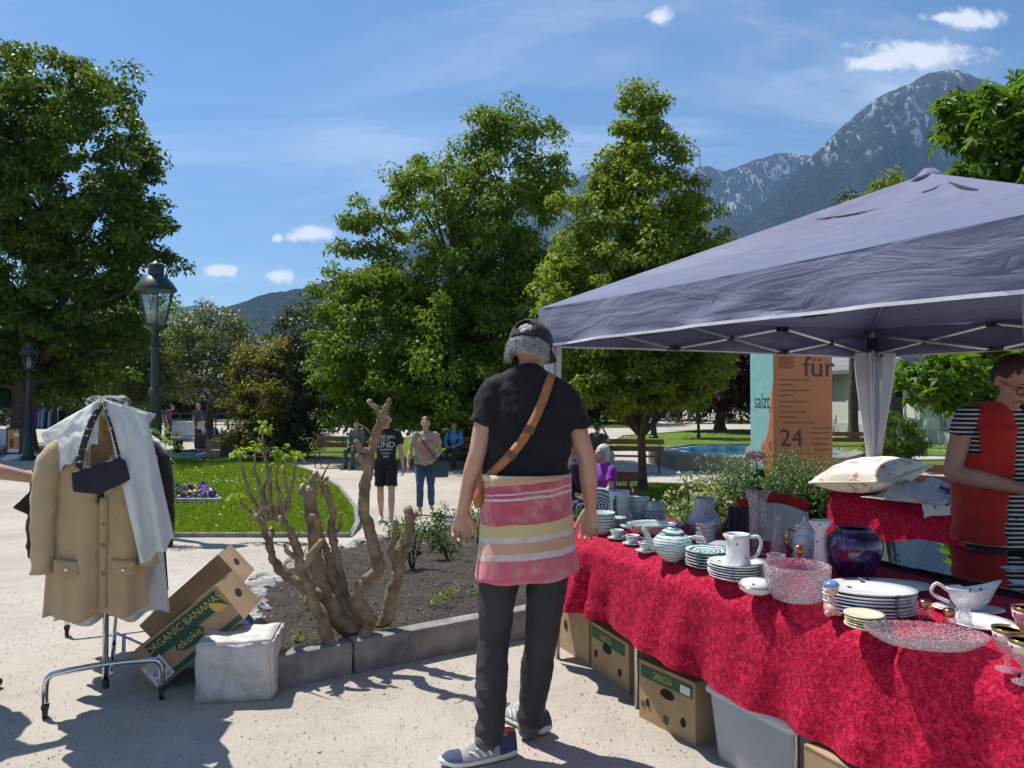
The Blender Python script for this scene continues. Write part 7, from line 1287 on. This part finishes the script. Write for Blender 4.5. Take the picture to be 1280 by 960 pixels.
p = Vector((*P(1040, 600, 6.4)[:2], g(0, 6.4)+.05)); rosebush('white speckled shrub beside the red cloth table', p, .42, .26, 98, leafmat('variegated2', (.10, .17, .07), (.48, .5, .4), .3), 40, 24, .035, 12)
p = Vector((*P(735, 600, 7.2)[:2], g(0, 7.2)+.05)); rosebush('green shrub behind the table corner and the right hand', p, .6, .35, 99, None, 40, 24, .045, 12)
# pansy bed and rose by the lamp
PT = [(-6.55, 16.4), (-5.35, 14.1), (-6.4, 14.1), (-7.4, 15.2)]
pb_ = patch('pansy_bed', PT, .05, soil, 'soil of the small triangular pansy bed', .5); e_ = MB()
for a_, b_ in zip(PT, PT[1:]+PT[:1]): c_ = ((a_[0]+b_[0])/2, (a_[1]+b_[1])/2); L_ = math.hypot(b_[0]-a_[0], b_[1]-a_[1]); e_.box((c_[0], c_[1], g(0, c_[1])+.05), (L_, .06, .13), math.atan2(b_[1]-a_[1], b_[0]-a_[0]))
tag(e_.build('pansy_kerb', M_('kerb_pale', (.5, .48, .45), .9, .1)), 'pale thin kerb round the triangular pansy bed', 'kerb'); r = np.random.default_rng(3); xx = r.uniform(-7.4, -5.3, 900); yy = r.uniform(14, 16.4, 900); kk = inpoly(PT, xx, yy); xx, yy = xx[kk][:260], yy[kk][:260]
pans = thing('pansies', 'violet and yellow pansies filling the triangular bed', 'flowers', (-6.4, 14.9, g(0, 15))); CC = np.c_[xx+6.4, yy-14.9, .12+.05*r.random(len(xx))]
leaves('leaves', CC-np.array([0, 0, .05]), 8, .10, .07, lf_box, pans, .6, 1, 4); leaves('violet_blooms', CC[::2], 5, .07, .075, M_('pansy_violet', (.10, .05, .30), .7, .3, bump=0), pans, .4, 1, 5, .9, .95); leaves('yellow_blooms', CC[1::9], 5, .07, .075, M_('pansy_yellow', (.7, .45, .03), .7, .2, bump=0), pans, .4, 1, 6, .9, .95)
p = Vector((*P(207, 600, 9.4)[:2], g(0, 9.4))); rosebush('leafy standard rose beside the pale drape', p, 1.35, .22, 101, lf_new, 30, 12, .07, 6)
# ================================================================ street lamps
lampglass = glassmat('lamp_glass', (.93, .95, .95), .22, .04)
def lamp(label, px, Y):
    t = thing('street_lamp', label, 'street lamp', gl(px, Y), 0, 'old green park lanterns')
    MB().lathe([(.22, -.05), (.22, .10), (.16, .14), (.13, .5), (.10, .62), (.085, .72), (.075, 1.1), (.07, 1.9), (.085, 1.93), (.085, 1.97), (.06, 2.0), (.05, 2.5), (.075, 2.53), (.05, 2.57), (.045, 2.72), (.10, 2.78), (.15, 2.80), (.15, 2.83), (.0001, 2.84)], 20).build('post', green_paint, t, smooth=True, edge=35)
    for i in range(8): a = 2*PI*i/8; MB().tube([(.085*math.cos(a), .085*math.sin(a), .72), (.072*math.cos(a), .072*math.sin(a), 1.88)], .010, 5).build('flute', green_paint, t)
    for i in range(6):
        a, b_ = 2*PI*i/6, 2*PI*(i+1)/6; MB().tube([(.125*math.cos(a), .125*math.sin(a), 2.83), (.245*math.cos(a), .245*math.sin(a), 3.30)], .009, 6).build('frame_bar', green_paint, t)
        MB().add([(.12*math.cos(a), .12*math.sin(a), 2.85), (.12*math.cos(b_), .12*math.sin(b_), 2.85), (.238*math.cos(b_), .238*math.sin(b_), 3.29), (.238*math.cos(a), .238*math.sin(a), 3.29)], [(0, 1, 2, 3)]).build('pane', lampglass, t)
    MB().lathe([(.255, 3.285), (.268, 3.30), (.262, 3.32), (.21, 3.40), (.15, 3.47), (.10, 3.50), (.098, 3.60), (.115, 3.615), (.10, 3.645), (.04, 3.67), (.015, 3.70), (.0001, 3.705)], 24).build('roof', green_paint, t, smooth=True, edge=30); MB().lathe([(.05, 2.84), (.05, 3.02), (.06, 3.03), (.045, 3.05), (.03, 3.2), (.0001, 3.22)], 14).build('bulb_holder', M_('lamp_inner', (.45, .45, .42), .4), t, smooth=True)
    return t
lamp('tall green lantern standing right behind the clothes rail', 194, 10.3); lamp('smaller looking green lantern beside the orange poster bin', 36, 23.8); lamp('green lantern post beyond the fountain bench', 817, 36)
# ================================================================ flea market on the far left
grn = cloth('tent_green', (.02, .12, .09)); bei = cloth('tent_beige', (.5, .44, .36)); wcl = cloth('white_tablecloth', (.60, .64, .72))
mt = thing('market_tent', 'green roofed market tent with beige side curtain', 'tent', (-19.75, 28.2, g(0, 28))); mt.scale = (.86, .86, .84)
MB().add([(-1.6, -1.5, 2.1), (1.6, -1.5, 2.1), (1.6, 1.5, 2.1), (-1.6, 1.5, 2.1), (0, 0, 2.75), (-1.6, -1.5, 1.86), (1.6, -1.5, 1.86), (1.6, 1.5, 1.86), (-1.6, 1.5, 1.86)], [(0, 1, 4), (1, 2, 4), (2, 3, 4), (3, 0, 4), (5, 6, 1, 0), (6, 7, 2, 1), (7, 8, 3, 2), (8, 5, 0, 3)]).build('canopy', grn, mt)
for sx in (-1.5, 1.5):
    for sy_ in (-1.4, 1.4): MB().box((sx, sy_, 1.03), (.05, .05, 2.06)).build('leg', alu, mt)
MB().grid(lambda u, v: Vector((1.0+.5*u-.22*math.sin(PI*v)*0+.18*(1-u)*(v-.4), -1.42+.05*math.sin(u*20), 1.95-1.9*v)), 16, 12).build('curtain', bei, mt, smooth=True, solid=.01)
def clothtable(label, px, Y, w, d, h, mat, name='market_table'):
    t = thing(name, label, 'table', gl(px, Y)); MB().box((0, 0, h-.02), (w-.02, d-.02, .04)).build('table_top', woodt, t)
    for sx in (-1, 1):
        for s2 in (-1, 1): MB().tube([(sx*(w/2-.08), s2*(d/2-.08), 0), (sx*(w/2-.08), s2*(d/2-.08), h-.04)], .015, 6).build('leg', alu, t)
    m_ = MB(); m_.grid(lambda u, v: Vector((-w/2-.02+(w+.04)*u, -d/2-.02-.02*math.sin(u*22)*v, h+.004-(h*.72)*v)), 30, 6); m_.grid(lambda u, v: Vector((-w/2-.02+(w+.04)*u, -d/2-.02+(d+.04)*v, h+.004)), 4, 4); m_.build('cloth_cover', mat, t, smooth=True, solid=.006); return t
clothtable('table with bluish cloth under the green market tent', 5, 27.2, 1.5, .7, .8, wcl); clothtable('long table with pale cloth behind the apron woman', 232, 34, 1.5, .7, .85, wcl)
cr = thing('far_clothes_rail', 'clothes rail with purple and blue shirts near the green tent', 'clothes rail', gl(52, 27.8))
for sx in (-.6, .6): MB().tube([(sx, 0, 0), (sx, 0, 1.55)], .015, 6).build('upright', alu, cr); MB().tube([(sx, -.25, .05), (sx, .25, .05)], .015, 6).build('foot_bar', alu, cr)
MB().tube([(-.62, 0, 1.55), (.62, 0, 1.55)], .015, 6).build('hanging_bar', alu, cr)
for i, cc in enumerate(((.16, .06, .20), (.19, .07, .22), (.14, .05, .17), (.17, .08, .22), (.25, .32, .55), (.38, .45, .6), (.04, .05, .07), (.5, .52, .55), (.05, .05, .05))):
    m_ = MB(); m_.lathe([(.02, 1.53), (.10, 1.46), (.19, 1.40), (.22, 1.0), (.235, .80), (.2, .80)], 14, (-.5+.125*i, 0, 0), .30, 1.0); tag(m_.build('hung_shirt', cloth('shirt%d' % i, cc), None, smooth=True, loc=gl(52, 27.8)), ('deep purple shirt first on the far rail', 'plum shirt second on the far rail', 'dark plum shirt third on the far rail', 'violet shirt beside the blue one', 'mid blue shirt on the far rail', 'light blue shirt on the far rail', 'navy shirt on the far rail', 'pale grey shirt on the far rail', 'black shirt last on the far rail')[i], 'shirt')
pbx = thing('poster_bin', 'green bin with orange poster panel beside the distant lantern', 'bin', gl(25, 24.6)); MB().box((0, 0, .5), (.62, .4, 1.0)).build('bin_body', green_paint, pbx, bevel=.02); MB().box((-.06, -.205, .56), (.36, .012, .72)).build('poster', M_('poster_orange', (.62, .26, .04), .5, .1, bump=0), pbx); MB().box((.04, -.213, .76), (.16, .006, .12)).build('speech_bubble', whitep, pbx, bevel=.02); MB().box((-.12, -.213, .5), (.12, .006, .26)).build('poster_figure', M_('poster_dark', (.10, .05, .03), .5, bump=0), pbx); MB().box((-.06, -.213, .26), (.35, .006, .10)).build('poster_foot', whitep, pbx)
tag(rock((*gl(20, 24.0)[:2], gl(20, 24)[2]+.05), .35, 3.3, .35, 'linen_heap', cloth('white_heap', (.6, .6, .58))), 'heap of white linen on the ground before the green tent', 'linen'); tag(rock((*gl(47, 24.3)[:2], gl(47, 24.3)[2]+.05), .4, 5.1, .3, 'linen_heap', cloth('white_heap2', (.55, .58, .6))), 'heap of pale linen on the ground right of the lantern', 'linen')
ap, _, _, _ = figure('market woman with beige apron and blond hair standing by her goods', gl(248, 30.5), -PI/2-.4, .96, {}, 1.0, sk1, cloth('slate_top', (.06, .07, .09)), 'short', darkcl, 'long', blackp, M_('blond_hair', (.36, .24, .11), .6, .2), 'bob', voxel=.018); MB().grid(lambda u, v: Vector((-.17+.34*u, .17-.05*(2*u-1)**2, 1.0-.32*v)), 8, 6).build('apron', bei, ap, smooth=True, solid=.01)
figure('market visitor in purple top bending over the pale table', gl(211, 33), -PI/2, .95, dict(head=(0, .16, 1.58), neck=(0, .08, 1.45)), 1.0, sk2, cloth('plum_top', (.14, .05, .13)), 'short', darkcl, 'long', blackp, brownhair, 'bob', voxel=.02); figure('market visitor in teal dress behind the standard rose', gl(198, 33.5), 0, .93, {}, 1.0, sk2, cloth('teal_top', (.05, .22, .25)), 'short', cloth('teal_skirt', (.04, .16, .18)), 'long', blackp, M_('blond_hair', (.36, .24, .11), .6, .2), 'bob', voxel=.02, face=False)
figure('dark haired vendor standing behind the far purple shirts', gl(75, 29.5), PI, .97, {}, 1.0, sk1, darkcl, 'short', jeans, 'long', blackp, brownhair, voxel=.02)
dkwood = M_('dark_wood', (.07, .035, .02), .6, .3, 12, .3); clothtable('low brown table crowded with bric-a-brac by the yew', 285, 27, 1.9, .9, .62, dkwood)
rr_ = random.Random(6); gcol = (('white china piece', (.66, .65, .62)), ('red orange pot', (.5, .10, .04)), ('brown jar', (.18, .08, .04)), ('blue grey vase', (.2, .25, .33)), ('cream bowl', (.55, .48, .36)), ('dark lamp foot', (.03, .03, .03)))
place_w = ('at the left end', 'near the left end', 'left of the middle', 'in the middle', 'right of the middle', 'near the right end', 'at the right end', 'on the back row left', 'on the back row middle', 'on the back row right', 'behind the cream bowl', 'at the back corner', 'at the front corner')
for i in range(13):
    nm, cc = gcol[i % 6]; h = rr_.uniform(.12, .30); w_ = rr_.uniform(.05, .10); b_ = gl(285, 27)+Vector((-.82+1.64*((i*5) % 13)/12, rr_.uniform(-.3, .3), .628)); tag(MB().lathe([(w_*.6, 0), (w_, h*.35), (w_*.9, h*.6), (w_*.4, h*.8), (w_*.5, h), (.0001, h)], 12).build('bric_a_brac', M_('bab%d' % (i % 6), cc, .3, .15, bump=0), None, smooth=True, loc=b_), 'small ' + nm + ' on the crowded brown table', 'ornament', 'bric-a-brac on the brown table')
crt = thing('wooden_crate', 'light wooden crate standing on end before the brown table', 'crate', gl(269, 25.3), .2)
for i in range(5): MB().box((0, -.2, .06+.115*i), (.5, .02, .10)).build('slat', M_('crate_wood', (.32, .21, .10), .7, .2), crt)
for sx in (-.24, .24): MB().box((sx, 0, .3), (.03, .4, .6)).build('side_panel', M_('crate_wood', (.32, .21, .10), .7, .2), crt)
dc = thing('travel_case', 'black travelling trunk standing beside the wooden crate', 'suitcase', gl(289, 25.3), -.1); MB().box((0, 0, .31), (.56, .4, .62)).build('case_body', blackp, dc, bevel=.02); [MB().box((x_, -.205, .31), (.04, .015, .60)).build('strap', M_('strap_dark', (.05, .03, .02), .6), dc) for x_ in (-.15, .15)]; MB().box((0, -.21, .5), (.08, .02, .05)).build('lock', iron, dc)
bt_ = thing('black_bucket', 'black plastic bucket on the ground by the market', 'bucket', gl(223, 27)); MB().lathe(shell([(.13, 0), (.17, .40), (.175, .42)], .01), 20).build('bucket_body', blackp, bt_, smooth=True); MB().tube([(.17*math.cos(a), .02, .42-.10*math.sin(a)) for a in [PI*i/10 for i in range(11)]], .006, 5).build('bail', alu, bt_)
MB().box((0, 0, 0), (.1, .1, .1)); gb_ = thing('grey_tub', 'grey cloth covered tub beside the apron woman', 'tub', gl(255, 27.2)); MB().lathe([(.2, 0), (.26, .36), (.27, .38), (.25, .38), (.0001, .34)], 20, (0, 0, 0), 1.3, 1).build('tub_body', wcl, gb_, smooth=True)
for i, (px, Y, cc, lab) in enumerate(((235, 25.6, (.12, .3, .32), 'turquoise blanket spread on the ground at the lawn edge'), (238, 27, (.12, .05, .04), 'dark red rug folded on the ground'), (246, 26, (.05, .06, .1), 'dark blue bundle lying on the ground'), (258, 25.6, (.6, .58, .55), 'white bundle lying by the crate'), (300, 24.6, (.58, .55, .5), 'pale stones and linen beside the trunk'))):
    p = gl(px, Y); tag(rock((p.x, p.y, p.z+.04), .28, i*2.1, .25, 'ground_bundle', cloth('bundle_g%d' % i, cc)), lab, 'bundle')
# ================================================================ buildings
def rail_fence(label, a, b, h, n_):
    t = thing('fence', label, 'fence', a); d = Vector(b)-Vector(a); ang = math.atan2(d.y, d.x)
    for i in range(n_+1): MB().box(d*(i/n_)+Vector((0, 0, h/2)), (.06, .06, h)).build('post', iron, t)
    for z_ in (h*.3, h*.62, h*.95): MB().box(d*.5+Vector((0, 0, z_)), (d.length, .03, .05), ang).build('rail', iron, t)
rail_fence('dark metal railing behind the market', gl(180, 45), gl(330, 45), 1.0, 10)
glassb = M_('window_glass', (.02, .028, .034), .06, .2, bump=0); roofw = M_('metal_roof', (.52, .54, .57), .35, .08, 2, .05, metal=.3); pale_wall = M_('pale_wall', (.55, .58, .50), .9, .06, 2, .2, 60); dark_frame = M_('dark_frame', (.035, .04, .042), .5, .2); grey_roof = M_('grey_roof', (.16, .16, .165), .7, .15, 3, .4, 20)
pv_ = thing('glass_pavilion', 'long low glass fronted pavilion with pale metal roof', 'building', gl(205, 68)); W_ = 21
MB().box((0, 3, 1.8), (W_, 6, 3.6)).build('core', dark_frame, pv_)
MB().add([(-W_/2-.6, -.8, 3.65), (W_/2+.6, -.8, 3.65), (W_/2+.6, 7, 5.6), (-W_/2-.6, 7, 5.6), (-W_/2-.6, -.8, 3.45), (W_/2+.6, -.8, 3.45), (W_/2+.6, 7, 5.4), (-W_/2-.6, 7, 5.4)], [(0, 1, 2, 3), (7, 6, 5, 4), (4, 5, 1, 0), (1, 5, 6, 2), (3, 2, 6, 7), (0, 3, 7, 4)]).build('roof', roofw, pv_)
for i in range(14):
    x_ = -W_/2+.75+1.5*i; w_ = MB().box((x_, -.06, 1.75), (1.36, .05, 2.7)).build('window', dark_frame, pv_); MB().box((x_, -.10, 1.05), (1.24, .03, 1.2)).build('pane', glassb, w_); MB().box((x_, -.10, 2.38), (1.24, .03, 1.3)).build('pane', glassb, w_)
hs = thing('house', 'grey roofed house half hidden by the broad linden', 'building', gl(452, 78), .15)
MB().box((0, 4, 3.1), (9, 8, 6.2)).build('wall', pale_wall, hs); MB().add([(-5, -.7, 5.9), (5, -.7, 5.9), (5, 4, 8.9), (-5, 4, 8.9), (5, 8.7, 5.9), (-5, 8.7, 5.9)], [(0, 1, 2, 3), (3, 2, 4, 5), (0, 3, 5), (1, 4, 2), (0, 5, 4, 1)]).build('roof', grey_roof, hs)
for x_ in (-3, 0, 3):
    for z_ in (1.6, 4.4): w_ = MB().box((x_, -.02, z_), (1.2, .08, 1.4)).build('window', whitep, hs); MB().box((x_, -.07, z_), (1.0, .04, 1.2)).build('pane', glassb, w_)
sp_ = thing('white_pavilion', 'white columned park pavilion beyond the trees by the fountain', 'building', gl(808, 62)); MB().box((0, 2, 3.6), (8, 5, .5)).build('roof_slab', whitep, sp_, bevel=.05); MB().box((0, 3.6, 1.7), (7.4, .3, 3.3)).build('back_wall', dark_frame, sp_); [MB().lathe([(.22, 0), (.22, .15), (.16, .2), (.14, 3.2), (.2, 3.3), (.2, 3.36)], 12, (x_, .2, 0)).build('column', whitep, sp_, smooth=True) for x_ in (-3.5, -1.75, 0, 1.75, 3.5)]
rb = thing('pale_building', 'pale green white single storey building with grey slate roof', 'building', (17.2, 31, g(0, 31)), 0)
MB().box((3, 2, 1.95), (6, 22, 2.9)).build('wall', pale_wall, rb); MB().box((2.98, 2, .28), (6.06, 22.06, .66)).build('plinth', M_('plinth_grey', (.42, .42, .41), .9, .06), rb)
rf = MB().add([(-.6, -9.6, 3.25), (-.6, 13.6, 3.25), (4.6, 13.6, 6.6), (4.6, -9.6, 6.6), (6.8, 13.6, 5.2), (6.8, -9.6, 5.2), (-.6, -9.6, 3.1), (-.6, 13.6, 3.1), (4.6, 13.6, 6.4), (4.6, -9.6, 6.4)], [(0, 3, 2, 1), (3, 5, 4, 2), (6, 7, 8, 9), (0, 1, 7, 6)]).build('roof', grey_roof, rb)
for i in range(12):
    f = (i+.5)/12; MB().box((-.6+5.2*f, 2, 3.27+3.35*f), (.5, 23.3, .03), M=Matrix.Rotation(-math.atan2(3.35, 5.2), 3, 'Y')).build('slate_course', M_('slate%d' % (i % 3), (.15+.02*(i % 3), .15+.02*(i % 3), .157+.02*(i % 3)), .7, .15, 8, .4, 30), rf)
for i, (y_, z_, w_, h_) in enumerate(((7.6, 2.35, .7, .95), (5.9, 2.35, .7, .95), (3.2, 1.95, 1.1, 1.8), (.6, 2.2, .9, 1.0), (-3, 2.2, .9, 1.0))):
    o = MB().box((-.03, y_, z_), (.10, w_+.16, h_+.16)).build('window', whitep, rb); MB().box((-.09, y_, z_), (.04, w_, h_)).build('pane', glassb, o); MB().box((-.10, y_, z_-h_/2-.12), (.2, w_+.3, .05)).build('sill', whitep, o)
vt = MB().box((-.05, -.8, .95), (.08, 1.1, .62)).build('vent', M_('vent_grey', (.2, .2, .2), .6), rb); [MB().box((-.10, -.8, .72+.09*k_), (.03, 1.0, .05)).build('slat', M_('vent_grey', (.2, .2, .2), .6), vt) for k_ in range(6)]
# ================================================================ fountain
fn_ = thing('fountain', 'octagonal concrete fountain basin with blue tiled rim inside', 'fountain', (7.0, 22.2, g(0, 22))); conc = M_('concrete', (.25, .22, .18), .92, .2, 3, .5, 30); bluet = M_('blue_tile', (.10, .28, .42), .15, col2=(.45, .62, .68), scale=2.2, lo=.45, hi=.55, bump=.1); wtr, n, b, out = mat_new('pool_water'); b.inputs['Base Color'].default_value = (.02, .14, .18, 1); b.inputs['Roughness'].default_value = .04; BUMP(n, b, NOISE(n, OBJ(n), 6, 3), .25, .03)
MB().lathe([(3.02, -.1), (3.02, .42), (2.62, .46), (2.60, .20), (2.95, .15)], 8).build('basin_wall', conc, fn_); MB().lathe([(2.60, .18), (2.585, .40), (2.2, .42), (2.2, .1)], 8).build('tiled_rim', bluet, fn_); MB().lathe([(2.25, .20), (2.25, .26), (.0001, .26)], 8).build('water', wtr, fn_); MB().lathe([(.3, .1), (.25, .5), (.12, .55), (.10, .8), (.0001, .82)], 12).build('nozzle', conc, fn_, smooth=True)
for c_ in fn_.children: c_.rotation_euler = (0, 0, PI/8+.15)
bench('bench beside the pale building beyond the fountain', gl(1056, 24), PI*.98, 1.6); bench('scroll armed iron bench half hidden behind the seller', gl(1192, 12.2), PI*.75, 1.4)
# ================================================================ crane far behind the trees
crn = thing('crane', 'thin red crane top rising behind the slender tree', 'crane', gl(853, 150)); redp = M_('crane_red', (.28, .08, .06), .6, .15)
pp = lambda px, py: P(px, py, 150)-gl(853, 150)
for a_, b_ in (((853, 480), (853, 172)), ((858, 480), (858, 172))): MB().tube([pp(*a_), pp(*b_)], .12, 5).build('mast', redp, crn)
for a_, b_ in (((855, 170), (876, 186)), ((876, 186), (858, 202)), ((876, 186), (876, 210)), ((850, 178), (842, 186)), ((855, 170), (850, 178))): MB().tube([pp(*a_), pp(*b_)], .09, 5).build('jib', redp, crn)
for k_ in range(14): MB().tube([pp(853, 470-22*k_), pp(858, 448-22*k_)], .06, 4).build('lattice', redp, crn)
